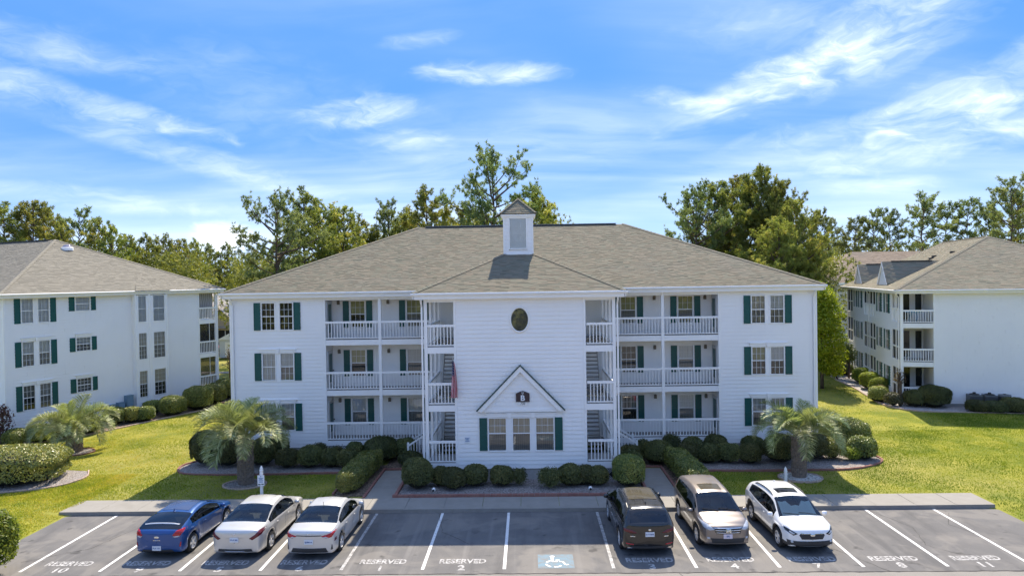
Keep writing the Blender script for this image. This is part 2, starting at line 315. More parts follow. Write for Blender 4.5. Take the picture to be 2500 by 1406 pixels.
class MB:
    def __init__(s, fr=F0): s.v = []; s.f = []; s.fr = fr
    def pts(s, P): k = len(s.v); s.v += [s.fr.p(*q) for q in P]; return k
    def face(s, *P): k = s.pts(P); s.f.append(tuple(range(k, k+len(P)))); return s
    def box(s, x0, x1, y0, y1, z0, z1):
        k = s.pts([(x0, y0, z0), (x1, y0, z0), (x1, y1, z0), (x0, y1, z0), (x0, y0, z1), (x1, y0, z1), (x1, y1, z1), (x0, y1, z1)])
        for q in ((3, 2, 1, 0), (4, 5, 6, 7), (0, 1, 5, 4), (1, 2, 6, 5), (2, 3, 7, 6), (3, 0, 4, 7)): s.f.append(tuple(k+i for i in q))
        return s
    def hexa(s, P):
        k = s.pts(P)
        for q in ((3, 2, 1, 0), (4, 5, 6, 7), (0, 1, 5, 4), (1, 2, 6, 5), (2, 3, 7, 6), (3, 0, 4, 7)): s.f.append(tuple(k+i for i in q))
        return s
    def tube(s, pts, rad, n=6, cap=True):
        pts = [Vector(q) for q in pts]; rr = rad if isinstance(rad, (list, tuple)) else [rad]*len(pts)
        rings = []
        for i, q in enumerate(pts):
            d = (pts[min(i+1, len(pts)-1)]-pts[max(i-1, 0)]).normalized()
            a = d.orthogonal().normalized() if abs(d.z) > .9 else d.cross(Vector((0, 0, 1))).normalized(); b = d.cross(a)
            rings.append(s.pts([tuple(q+(a*math.cos(6.28319*j/n)+b*math.sin(6.28319*j/n))*rr[i]) for j in range(n)]))
        for i in range(len(pts)-1):
            for j in range(n): s.f.append((rings[i]+j, rings[i]+(j+1) % n, rings[i+1]+(j+1) % n, rings[i+1]+j))
        if cap: s.f.append(tuple(rings[0]+j for j in reversed(range(n)))); s.f.append(tuple(rings[-1]+j for j in range(n)))
        return s
    def lathe(s, prof, n=16, c=(0, 0, 0), axis='z', cap=True):
        rings = []
        for r_, h in prof:
            P = []
            for j in range(n):
                a, b = r_*math.cos(6.28319*j/n), r_*math.sin(6.28319*j/n)
                P.append((c[0]+a, c[1]+b, c[2]+h) if axis == 'z' else (c[0]+h, c[1]+a, c[2]+b) if axis == 'x' else (c[0]+a, c[1]+h, c[2]+b))
            rings.append(s.pts(P))
        for i in range(len(rings)-1):
            for j in range(n): s.f.append((rings[i]+j, rings[i]+(j+1) % n, rings[i+1]+(j+1) % n, rings[i+1]+j))
        if cap: s.f.append(tuple(rings[0]+j for j in reversed(range(n)))); s.f.append(tuple(rings[-1]+j for j in range(n)))
        return s
    def prism(s, poly, y0, y1):
        """polygon in (x, z) pushed from y0 to y1"""
        n = len(poly); k = s.pts([(x, y0, z) for x, z in poly]+[(x, y1, z) for x, z in poly])
        s.f.append(tuple(range(k, k+n))); s.f.append(tuple(range(k+2*n-1, k+n-1, -1)))
        for i in range(n): s.f.append((k+i, k+n+i, k+n+(i+1) % n, k+(i+1) % n))
        return s
    def slab(s, poly, z0, z1):
        n = len(poly); k = s.pts([(x, y, z0) for x, y in poly]+[(x, y, z1) for x, y in poly])
        s.f.append(tuple(range(k+n-1, k-1, -1))); s.f.append(tuple(range(k+n, k+2*n)))
        for i in range(n): s.f.append((k+i, k+(i+1) % n, k+n+(i+1) % n, k+n+i))
        return s
    def mesh(s, name, mat, smooth=False, fixn=True):
        me = bpy.data.meshes.new(name); me.from_pydata(s.v, [], s.f)
        if fixn:
            bm = bmesh.new(); bm.from_mesh(me); bmesh.ops.recalc_face_normals(bm, faces=bm.faces); bm.to_mesh(me); bm.free()
        me.materials.append(MATS[mat])
        if smooth: me.polygons.foreach_set('use_smooth', [True]*len(me.polygons))
        return me
    def build(s, name, mat, parent=None, smooth=False, fixn=True, **kw):
        return tag(add(name, s.mesh(name, mat, smooth, fixn), None, parent), **kw)
def np_mesh(name, V, k, mat, var_=None, smooth=False):
    """V (n,k,3): n separate faces of k corners, each with its own value in attribute var"""
    V = np.asarray(V, np.float32); n = len(V); me = bpy.data.meshes.new(name)
    me.vertices.add(n*k); me.vertices.foreach_set('co', V.reshape(-1)); me.loops.add(n*k); me.loops.foreach_set('vertex_index', np.arange(n*k, dtype=np.int32))
    me.polygons.add(n); me.polygons.foreach_set('loop_start', np.arange(0, n*k, k, dtype=np.int32))
    me.update(calc_edges=True)
    if var_ is not None:
        at = me.attributes.new('var', 'FLOAT', 'POINT'); at.data.foreach_set('value', np.repeat(np.asarray(var_, np.float32), k))
    me.materials.append(MATS[mat]); return me
_DG = []
def text_mesh(name, s, size, mat, ext=0., sx=1., bold=False):
    cu = bpy.data.curves.new(name, 'FONT'); cu.body = s; cu.size = size; cu.align_x = 'CENTER'; cu.align_y = 'CENTER'; cu.extrude = ext; cu.resolution_u = 3
    if bold: cu.offset = size*.028
    o = bpy.data.objects.new(name, cu); C.objects.link(o); bpy.context.view_layer.update()
    me = bpy.data.meshes.new_from_object(o.evaluated_get(bpy.context.evaluated_depsgraph_get()))
    bpy.data.objects.remove(o); bpy.data.curves.remove(cu)
    if sx != 1:
        for v_ in me.vertices: v_.co.x *= sx
    me.name = name; me.materials.clear(); me.materials.append(MATS[mat]); return me
# ------------------------------------------------------------------ building kit
CS = .2
LIP = [.026]
BOARDS = []
def siding(B, fr, x0, x1, z0, z1, opens=(), joined=None, clip=None):
    """courses of lap siding on the plane y=0 of a frame (outside is -y), cut round the openings"""
    J = MB(fr); n = int(math.ceil((z1-z0)/CS-1e-6))
    for k in range(n):
        a, b = z0+k*CS, min(z0+(k+1)*CS, z1)
        zs = sorted({a, b} | {o[2] for o in opens if a < o[2] < b} | {o[3] for o in opens if a < o[3] < b})
        for za, zb in zip(zs, zs[1:]):
            if zb-za < 1e-4: continue
            zm = (za+zb)/2; iv = [(x0, x1) if clip is None else clip(zm)]
            for o in opens:
                if o[2] <= zm <= o[3]:
                    nv = []
                    for p_, q_ in iv:
                        if o[0] > p_: nv.append((p_, min(q_, o[0])))
                        if o[1] < q_: nv.append((max(p_, o[1]), q_))
                    iv = nv
            lp_ = LIP[0]; ya = -.006-lp_+lp_*(za-a)/CS; yb = -.006-lp_+lp_*(zb-a)/CS
            for p_, q_ in iv:
                if q_-p_ > .004:
                    P_ = [(p_, ya, za), (q_, ya, za), (q_, .02, za), (p_, .02, za), (p_, yb, zb), (q_, yb, zb), (q_, .02, zb), (p_, .02, zb)]
                    if joined: J.hexa(P_); continue
                    ct = [p_, q_]
                    if q_-p_ > 6.5:
                        x_ = p_+(.9+1.31*k) % 3.66
                        while x_ < q_-.6:
                            if x_ > p_+.5: ct.insert(-1, x_)
                            x_ += 3.66
                    for c0, c1 in zip(ct, ct[1:]):
                        e0, e1 = (c0+(.004 if c0 > p_ else 0)), (c1-(.004 if c1 < q_ else 0))
                        BOARDS.append(((e1-e0)*(zb-za), fr, [(e0, ya, za), (e1, ya, za), (e1, .02, za), (e0, .02, za), (e0, yb, zb), (e1, yb, zb), (e1, .02, zb), (e0, .02, zb)]))
    if joined and J.v: tag(J.build(joined, 'siding', B, fixn=False), kind='stuff')
def hang_boards(B):
    """the 300 largest lengths of siding as boards of their own, the offcuts round the windows as one part"""
    BOARDS.sort(key=lambda q: -q[0]); R_ = MB()
    for i, (_, fr, P_) in enumerate(BOARDS):
        if i < 300: MB(fr).hexa(P_).build('siding_board', 'siding', B, fixn=False)
        else: k = len(R_.v); R_.v += [fr.p(*q) for q in P_]; R_.f += [tuple(k+i for i in q) for q in ((3, 2, 1, 0), (4, 5, 6, 7), (0, 1, 5, 4), (1, 2, 6, 5), (2, 3, 7, 6), (3, 0, 4, 7))]
    if R_.v: R_.build('siding_offcuts', 'siding', B, fixn=False, kind='stuff')
    BOARDS.clear()
def trims(B, fr, boxes, name='corner_trim', mat='trim'):
    for q in boxes: MB(fr).box(*q).build(name, mat, B)
def window(B, fr, x0, x1, z0, z1, curtain_or_reflection=('curtain_white', 'curtain_dim'), grid=(3, 2), lower=True, mid=.5, fwid=.05, pane='glass'):
    zm = z0+(z1-z0)*mid
    wf = MB(fr); y0, y1 = -.045, .06
    wf.box(x0-fwid, x1+fwid, y0, y1, z1, z1+fwid).box(x0-fwid, x1+fwid, y0-.015, y1, z0-fwid, z0).box(x0-fwid, x0, y0, y1, z0, z1).box(x1, x1+fwid, y0, y1, z0, z1)
    if mid: wf.box(x0, x1, -.012, .035, zm-.022, zm+.022)
    W = wf.build('window', 'trim', B)
    g = MB(fr); nx, nz = grid; t = .009
    parts = [(zm+.022, z1)] + ([(z0, zm-.022)] if lower else []) if mid else [(z0, z1)]
    for a, b in parts:
        for i in range(1, nx): xx = x0+(x1-x0)*i/nx; g.box(xx-t, xx+t, .0, .016, a, b)
        for i in range(1, nz): z_ = a+(b-a)*i/nz; g.box(x0, x1, -.001, .015, z_-t, z_+t)
    if g.v: g.build('grille', 'grille_white', W)
    for a, b in (((zm, z1), (z0, zm)) if mid else ((z0, z1),)):
        MB(fr).face((x0, .02, a), (x1, .02, a), (x1, .02, b), (x0, .02, b)).build('pane', pane, W, fixn=False)
    for cm, a, b in ((curtain_or_reflection[0], zm, z1), (curtain_or_reflection[1], z0, zm)) if mid else ((curtain_or_reflection[0], z0, z1),):
        if cm: MB(fr).face((x0-.05, .063, a), (x1+.05, .063, a), (x1+.05, .063, b), (x0-.05, .063, b)).build('curtain_or_reflection', cm, W, fixn=False)
    return W
def shutter(B, fr, x0, x1, z0, z1):
    m_ = MB(fr); m_.box(x0, x1, -.05, -.0, z0, z1); s = .05; zm = z0+(z1-z0)*.47
    for a in ((x0, x0+s), (x1-s, x1)): m_.box(a[0], a[1], -.065, -.05, z0, z1)
    for a, b in ((z0, z0+.07), (zm-.035, zm+.035), (z1-.07, z1)): m_.box(x0+s, x1-s, -.064, -.05, a, b)
    m_.build('shutter', 'shutter', B)
def lintel(B, fr, x0, x1, z0, keys):
    m_ = MB(fr); m_.box(x0, x1, -.07, 0, z0, z0+.15).box(x0-.05, x1+.05, -.11, 0, z0+.15, z0+.19)
    for k in keys: m_.prism([(k-.07, z0-.04), (k+.07, z0-.04), (k+.11, z0+.21), (k-.11, z0+.21)], -.125, 0)
    m_.build('window_head', 'trim', B)
_bal = {}
def baluster_mesh(h):
    k = round(h, 3)
    if k not in _bal: _bal[k] = MB().box(-.019, .019, -.019, .019, 0, h).mesh('baluster', 'trim')
    return _bal[k]
def railing(B, fr, x0, x1, z, h=1.0, step=.163, joined=False, name='railing', th=.11, mat='trim'):
    m_ = MB(fr); m_.box(x0, x1, -.045, .045, z+h-th, z+h)
    if joined: m_.box(x0, x1, -.03, .03, z+.06, z+.11)
    Rl = None; n = max(1, int(round((x1-x0)/step))-1); st = (x1-x0)/(n+1)
    if joined:
        for i in range(n): xx = x0+st*(i+1); m_.box(xx-.019, xx+.019, -.018, .018, z+.11, z+h-th)
        return m_.build(name, mat, B)
    Rl = m_.build(name, mat, B); bm_ = baluster_mesh(h-th-.11); MB(fr).box(x0, x1, -.03, .03, z+.06, z+.11).build('bottom_rail', mat, Rl)
    for i in range(n): add('baluster', bm_, None, Rl, fr.p(x0+st*(i+1), 0, z+.11), fr.a)
    return Rl
def gutter(B, fr, x0, x1, z, name='gutter'):
    # ogee gutter on the fascia: front at y=-.12
    pr = [(0, z), (-.10, z), (-.125, z-.03), (-.125, z-.055), (-.095, z-.10), (-.07, z-.135), (0, z-.135)]
    m_ = MB(fr); k = m_.pts([(x0, y, q) for y, q in pr]+[(x1, y, q) for y, q in pr]); n = len(pr)
    for i in range(n): m_.f.append((k+i, k+(i+1) % n, k+n+(i+1) % n, k+n+i))
    m_.f.append(tuple(range(k, k+n))); m_.f.append(tuple(range(k+2*n-1, k+n-1, -1)))
    m_.build(name, 'trim', B)
def downspout(B, fr, x, z1, z0, y=-.09, elbow=True):
    m_ = MB(fr); s = .04
    m_.box(x-s, x+s, y-.03, y+.03, z0, z1-.42)
    if elbow: m_.hexa([(x-s, y-.03, z1-.42), (x+s, y-.03, z1-.42), (x+s, y+.03, z1-.42), (x-s, y+.03, z1-.42), (x-s, -.40, z1-.10), (x+s, -.40, z1-.10), (x+s, -.33, z1-.07), (x-s, -.33, z1-.07)])
    m_.build('downspout', 'trim', B)
SHSEED = [5]
def shingle_faces(A, Bp, Cp, D, e=.145, wid=.30, seed=1, near=None):
    """quads of shingles on the slope A-B (eave) to D-C (top); returns tops (n,4,3), butts (n,4,3), var (n)"""
    A, Bp, Cp, D = (np.array(q, float) for q in (A, Bp, Cp, D)); rg = np.random.default_rng(seed)
    u = Bp-A; L = np.linalg.norm(u); u /= L
    nrm = np.cross(u, D-A); nrm /= np.linalg.norm(nrm)
    if nrm[2] < 0: nrm = -nrm
    v = np.cross(nrm, u); v = v if np.dot(v, D-A) > 0 else -v
    Hs = np.dot(D-A, v); uL1 = np.dot(D-A, u); uR1 = np.dot(Cp-A, u)
    lo = lambda q: uL1*q/Hs
    hi = lambda q: L+(uR1-L)*q/Hs
    tops, butts, vs = [], [], []
    n = int(Hs/e)+1
    for k in range(n):
        v0, v1 = k*e, min((k+1)*e, Hs)
        if v1-v0 < .01: continue
        a0, b0, a1, b1 = lo(v0), hi(v0), lo(v1), hi(v1)
        x = min(a0, a1)-rg.uniform(0, wid); col = rg.normal(0, .05)
        while x < max(b0, b1):
            x2 = x+wid*rg.choice([.6, .85, 1., 1.25])
            p0, q0 = max(x, a0), min(x2, b0); p1, q1 = max(x, a1), min(x2, b1)
            if q0 > p0+.01 or q1 > p1+.01:
                q0, q1 = max(q0, p0), max(q1, p1); t = rg.choice([.012, .018, .023])
                f = lambda a, b, h: A+u*a+v*b+nrm*h
                tops.append((f(p0, v0, t), f(q0, v0, t), f(q1, v1, .004), f(p1, v1, .004)))
                butts.append((f(p0, v0-.001, -.002), f(q0, v0-.001, -.002), f(q0, v0-.001, t), f(p0, v0-.001, t)))
                vs.append(min(.999, max(0., rg.beta(2.2, 2.)+col)))
            x = x2
    return np.array(tops), np.array(butts), np.array(vs)
def roof(B, slopes, mat='shingle', own=0, key=None, deckmat=None, e=.145, wid=.30, name='roof'):
    """slopes: list of (A,B,C,D,shingled). one roof part; its shingles are sub-parts (nearest ones single)"""
    dk = MB()
    off = Vector((0, 0, -.03))
    for A, Bp, Cp, D, sh in slopes:
        P = [Vector(A)+off, Vector(Bp)+off, Vector(Cp)+off, Vector(D)+off]
        if (P[2]-P[3]).length < .01: P = P[:3]
        dk.face(*[tuple(q) for q in P])
    Rf = dk.build(name, deckmat or 'shingle_grey', B, fixn=False)
    Ts, Bs, Vs = [], [], []
    for i, (A, Bp, Cp, D, sh) in enumerate(slopes):
        if sh:
            a, b, c = shingle_faces(A, Bp, Cp, D, e, wid, SHSEED[0]+i); Ts.append(a); Bs.append(b); Vs.append(c)
    SHSEED[0] += 17
    Ts, Bs, Vs = np.concatenate(Ts), np.concatenate(Bs), np.concatenate(Vs)
    order = np.argsort(key(Ts.mean(1))) if key is not None else np.arange(len(Ts))
    for i in order[:own]:
        me = np_mesh('shingle', np.array([Ts[i], Bs[i]]), 4, mat, [Vs[i]]*2); add('shingle', me, None, Rf)
    rest = order[own:]
    o = add('shingles', np_mesh('shingles', np.concatenate([Ts[rest], Bs[rest]]), 4, mat, np.concatenate([Vs[rest], Vs[rest]])), None, Rf); tag(o, kind='stuff')
    return Rf
def caps(Rf, pts_list, mat='shingle', w=.15, h=.05):
    for a, b in pts_list:
        m_ = MB(); a, b = Vector(a), Vector(b); d = (b-a).normalized(); s = d.cross(Vector((0, 0, 1))).normalized(); L = (b-a).length; n = max(1, int(L/.3)); st = L/n
        for i in range(n):
            p_, q_ = a+d*(st*i), a+d*(st*(i+1)+.02); up1, up2 = Vector((0, 0, h+.012)), Vector((0, 0, h)); dz = Vector((0, 0, -w*.42))
            k = m_.pts([tuple(p_+s*w+dz+up1), tuple(p_+up1), tuple(p_-s*w+dz+up1), tuple(q_+s*w+dz+up2), tuple(q_+up2), tuple(q_-s*w+dz+up2)])
            m_.f += [(k, k+1, k+4, k+3), (k+1, k+2, k+5, k+4), (k, k+2, k+1)]
        me = m_.mesh('ridge_cap', mat, fixn=False)
        at = me.attributes.new('var', 'FLOAT', 'POINT'); at.data.foreach_set('value', np.repeat(RNG.uniform(.15, .75, len(m_.v)//6), 6).astype(np.float32))
        tag(add('ridge_cap', me, None, Rf), kind='stuff')
FLOORS = [.98, 3.73, 6.48]

# ------------------------------------------------------------------ main apartment building
MB_ = empty('apartment_building', (0, 37.26, .1), label='white three-storey apartment building with green shutters and a roof cupola behind the cars', cat='building')
B = MB_; DZ = -.1
WF = Fr(0, 0, DZ); CF = Fr(0, -4.84, DZ); PB = Fr(0, 1.34, DZ)
core = MB(Fr(0, 0, DZ))
core.box(-15.4, -11.1, .42, 17.5, .3, 8.7).box(11.1, 15.4, .42, 17.5, .3, 8.7).box(-11.1, 11.1, 1.8, 17.5, .3, 8.7).box(-2.7, 2.7, -4.4, 1.8, .5, 8.8)
core.build('dark_room_fill', 'dark_core', B)  # solid dark box: the gloom of the rooms is in its colour, and it blocks light
# wings
CURT = {(-1, 2): (('curtain_brown', None), (None, None)), (-1, 1): (('curtain_white', 'curtain_white'), ('curtain_white', 'curtain_dim')), (-1, 0): (('curtain_white', 'curtain_dim'), ('curtain_white', 'curtain_dim')),
        (1, 2): (('curtain_tan', 'curtain_dim'), ('curtain_white', 'curtain_dim')), (1, 1): (('reflection_olive', None), ('curtain_white', None)), (1, 0): (('blind_slats', 'curtain_dim'), ('blind_slats', 'curtain_dim'))}
for s in (-1, 1):
    op = []
    for k, fz in enumerate(FLOORS):
        z0, z1 = fz+.60, fz+2.04
        xs = [(12.44, 13.13), (13.43, 14.12)]
        xs = [tuple(sorted((s*a, s*b))) for a, b in xs]; xs.sort()
        for j, (a, b) in enumerate(xs):
            op.append((a-.05, b+.05, z0-.05, z1+.05)); cu = CURT[(s, k)][j]
            window(B, WF, a, b, z0, z1, cu, lower=not (k == 0))
        for a, b in ((12.0, 12.36), (14.2, 14.56)):
            a, b = sorted((s*a, s*b)); shutter(B, WF, a, b, z0-.03, z1+.03)
        if k < 2: lintel(B, WF, min(xs[0][0], xs[1][0])-.13, max(xs[0][1], xs[1][1])+.13, z1+.06, [s*13.28])
    a, b = sorted((s*10.69, s*15.82))
    siding(B, WF, a, b, .62, 8.79, op)
    trims(B, WF, [(*sorted((s*15.80, s*15.90)), -.05, .06, .5, 8.79), (*sorted((s*10.63, s*10.72)), -.05, .06, .5, 8.79)])
    fo = MB(WF); fo.box(*sorted((s*10.7, s*15.8)), .02, .2, 0, .62); fo.build('foundation', 'foundation', B)
    # outer end wall (seen at a grazing angle)
    EF = Fr(s*15.85, 0, DZ, R(-90) if s < 0 else R(90)); siding(B, EF, *((-17.6, 0) if s < 0 else (0, 17.6)), .62, 8.7, (), joined='end_wall_siding')
    # porch
    px0, px1 = sorted((s*4.43, s*10.67))
    MB(WF).box(px0, px1, -.03, .03, 8.64, 8.79).build('porch_beam', 'trim', B)
    for k, fz in enumerate(FLOORS):
        d_ = MB(WF); d_.box(px0, px1, .03, 1.36, fz-.12, fz); d_.build('porch_deck', 'deck', B)
        fb = MB(WF); fb.box(px0, px1, -.03, .03, fz-.30 if k else fz-.28, fz-.01); fb.build('deck_fascia', 'trim', B)
        so = MB(WF); ceil = (FLOORS+[8.98])[k+1]-.32 if k < 2 else 8.66
        so.box(px0, px1, .032, 1.36, ceil, ceil+.04); so.build('porch_ceiling', 'soffit', B)
        xp = s*7.66
        lo_, hi_ = sorted((s*10.64, s*7.74)); railing(B, WF, lo_, hi_, fz, 1.0)
        lo_, hi_ = sorted((s*7.58, s*4.52)); railing(B, WF, lo_, hi_, fz, 1.0)
        op = []
        for wi, (a, b) in enumerate(((8.80, 9.58), (5.62, 6.40))):
            a, b = sorted((s*a, s*b)); z0, z1 = fz+.60, fz+2.04; op.append((a-.05, b+.05, z0-.05, z1+.05))
            cu = [[('curtain_white', 'curtain_dim'), ('curtain_white', 'curtain_dim')], [('reflection_olive', None), ('curtain_white', 'curtain_dim')], [('reflection_olive', None), ('reflection_olive', 'curtain_dim')]][k][wi] if s < 0 else \
                 [[('curtain_white', 'curtain_dim'), ('drape_grey', None)], [('curtain_white', 'curtain_dim'), (None, None)], [('reflection_olive', 'curtain_dim'), ('reflection_olive', 'curtain_dim')]][k][wi]
            window(B, PB, a, b, z0, z1, cu, lower=(s > 0 and k == 1 and wi == 1) or (s < 0 and k == 2))
            shutter(B, PB, a-.44, a-.10, z0-.02, z1+.02); shutter(B, PB, b+.10, b+.44, z0-.02, z1+.02)
            lx = s*(10.27 if wi == 0 else 7.46)
            l_ = MB(PB); l_.box(lx-.07, lx+.07, -.12, 0, fz+1.87, fz+2.07).box(lx-.05, lx+.05, -.14, -.02, fz+2.07, fz+2.10); l_.build('porch_light', 'bronze', B)
        siding(B, PB, px0, px1, fz, ceil, op, joined='porch_siding')
        # end wall of the porch with the flat's door
        xs_ = s*10.66; q = -s
        ew = MB(WF); ew.box(*sorted((xs_+q*-.02, xs_+q*.02)), .06, 1.34, fz, ceil); ew.build('porch_end_wall', 'siding', B)
        dr = MB(WF); dr.box(*sorted((xs_+q*.021, xs_+q*.06)), .22, 1.18, fz+.02, fz+2.08); Dd = dr.build('door', 'door', B)
        gl_ = MB(WF); xg = xs_+q*.068; gl_.box(*sorted((xg, xg+q*.004)), .42, .98, fz+.35, fz+1.92); gl_.build('door_glass', 'shutter', Dd)
        hd = MB(WF); hd.lathe([(.03, 0), (.04, .03), (.03, .07)], 8, (xs_+q*.06, 1.08, fz+.95), 'x'); hd.build('door_handle', 'bronze', Dd)
    po = MB(WF); po.box(s*7.66-.08, s*7.66+.08, -.05, .07, FLOORS[0]-.28, 8.79); po.build('porch_post', 'trim', B)
    # lattice below the porch
    la = MB(WF)
    for i in range(int((px1-px0+.6)/.085)):
        for dr_ in (1, -1):
            x_ = px0+i*.085; xa, xb = (x_, x_-.58) if dr_ > 0 else (x_-.58, x_)
            za, zb = .12, .70
            if max(xa, xb) > px1 or min(xa, xb) < px0: continue
            y_ = .0 if dr_ > 0 else .012
            la.face((xa-.013, y_, za), (xa+.013, y_, za), (xb+.013, y_, zb), (xb-.013, y_, zb))
    la.build('lattice', 'lattice', B, fixn=False, kind='stuff')
    lb = MB(WF); lb.box(px0, px1, .25, .3, .0, .7); lb.build('porch_shade_sheet', 'dark_core', B)  # dark sheet behind the lattice, painted in for the shade under the porch
# centre bay
op = [(-1.57, -.67, 1.50, 3.13), (-.43, .46, 1.50, 3.13), (.67, 1.58, 1.50, 3.13)]
for a, b in ((-1.52, -.72), (-.38, .41), (.72, 1.53)):
    window(B, CF, a, b, 1.56, 3.08, ('curtain_tan', 'curtain_dim'), grid=(3, 2), lower=False, mid=.53)
shutter(B, CF, -1.96, -1.60, 1.56, 3.11); shutter(B, CF, 1.60, 1.96, 1.56, 3.11)
lintel(B, CF, -1.62, 1.62, 3.15, [-.55, .57])
siding(B, CF, -3.03, 3.03, .70, 8.755, op)
trims(B, CF, [(*sorted((s*3.01, s*3.11)), -.05, .06, .62, 8.755) for s in (-1, 1)])
fo = MB(CF); fo.box(-3.0, 3.0, .05, .3, -.1, .70); fo.build('foundation', 'foundation', B)
# gable over the window
gp = MB(CF); gp.prism([(-1.86, 3.50), (1.86, 3.50), (0, 5.40)], -.10, -.02); gp.build('gable_board', 'siding', B)
siding(B, Fr(0, -4.94, DZ), 0, 0, 3.50, 5.26, (), clip=lambda z: (-1.84*(5.40-z)/1.9, 1.84*(5.40-z)/1.9))
rk = MB(CF)
for s in (-1, 1): rk.prism([(s*0, 5.56), (s*2.04, 3.48), (s*1.84, 3.42), (s*1.78, 3.46), (0, 5.29)], -.26, -.02)
rk.box(-1.8, 1.8, -.15, -.02, 3.40, 3.52); rk.build('gable_rake', 'trim', B)
de = MB(CF)
for s in (-1, 1): de.prism([(0, 5.62), (s*2.09, 3.485), (s*2.05, 3.455), (0, 5.565)], -.29, -.015)
de.build('gable_drip_edge', 'drip_edge', B)
# sign board B
sg = MB(CF); sg.prism([(-.22, 3.88), (.42, 3.88), (.42, 4.26), (.36, 4.30), (.22, 4.36), (.10, 4.39), (-.02, 4.36), (-.16, 4.30), (-.22, 4.26)], -.20, -.13)
SG = sg.build('building_sign', 'sign_dark', B)
def sign_text(parent, s_, size, x, z, y, mat, sx=1., fr=CF, bold=False, ext=.004):
    me = text_mesh('lettering', s_, size, mat, ext, sx, bold); o = add('lettering', me, None, parent); o.rotation_euler = (R(90), 0, fr.a); o.location = fr.p(x, y, z); return o
sign_text(SG, 'B', .36, .10, 4.05, -.206, 'letter_white', 1.05, bold=True); sign_text(SG, 'U', .13, .10, 4.295, -.206, 'letter_white', bold=True)
pn = MB(CF); pn.box(-.10, .30, -.165, -.13, 3.72, 3.86); PN = pn.build('number_plate', 'trim', B); sign_text(PN, '730', .15, .10, 3.79, -.17, 'letter_dark')
ws = MB(CF); ws.box(-2.67, -2.42, -.05, -.028, 1.94, 2.24); WS = ws.build('notice_sign', 'sign_white', B)
bl = MB(CF)
for z_, w_ in ((2.16, .2), (2.10, .16), (2.03, .18)):
    x_ = -2.545-w_/2
    while x_ < -2.545+w_/2: bl.box(x_, x_+.03, -.056, -.05, z_-.018, z_+.018); x_ += .04
bl.build('notice_print', 'sign_blue', WS)
# oval window
ov = MB(CF); N = 40
for i in range(N):
    a, b = 6.28319*i/N, 6.28319*(i+1)/N; f = lambda th, k, y: (.01+(.40+k)*math.cos(th), y, 7.73+(.54+k)*math.sin(th))
    for (k0, y0, k1, y1) in ((.0, -.03, .0, -.07), (.0, -.07, .04, -.10), (.04, -.10, .08, -.07), (.08, -.07, .08, -.0)):
        ov.face(f(a, k0, y0), f(b, k0, y0), f(b, k1, y1), f(a, k1, y1))
OV = ov.build('oval_window', 'trim', B, fixn=False)
og = MB(CF); og.face(*[(.01+.40*math.cos(6.28319*i/N), -.045, 7.73+.54*math.sin(6.28319*i/N)) for i in range(N)]); og.build('pane', 'glass', OV, fixn=False)
og = MB(CF); og.face(*[(.01+.40*math.cos(6.28319*i/N), -.036, 7.73+.54*math.sin(6.28319*i/N)) for i in range(N)]); og.build('backing', 'oval_backing', OV, fixn=False)
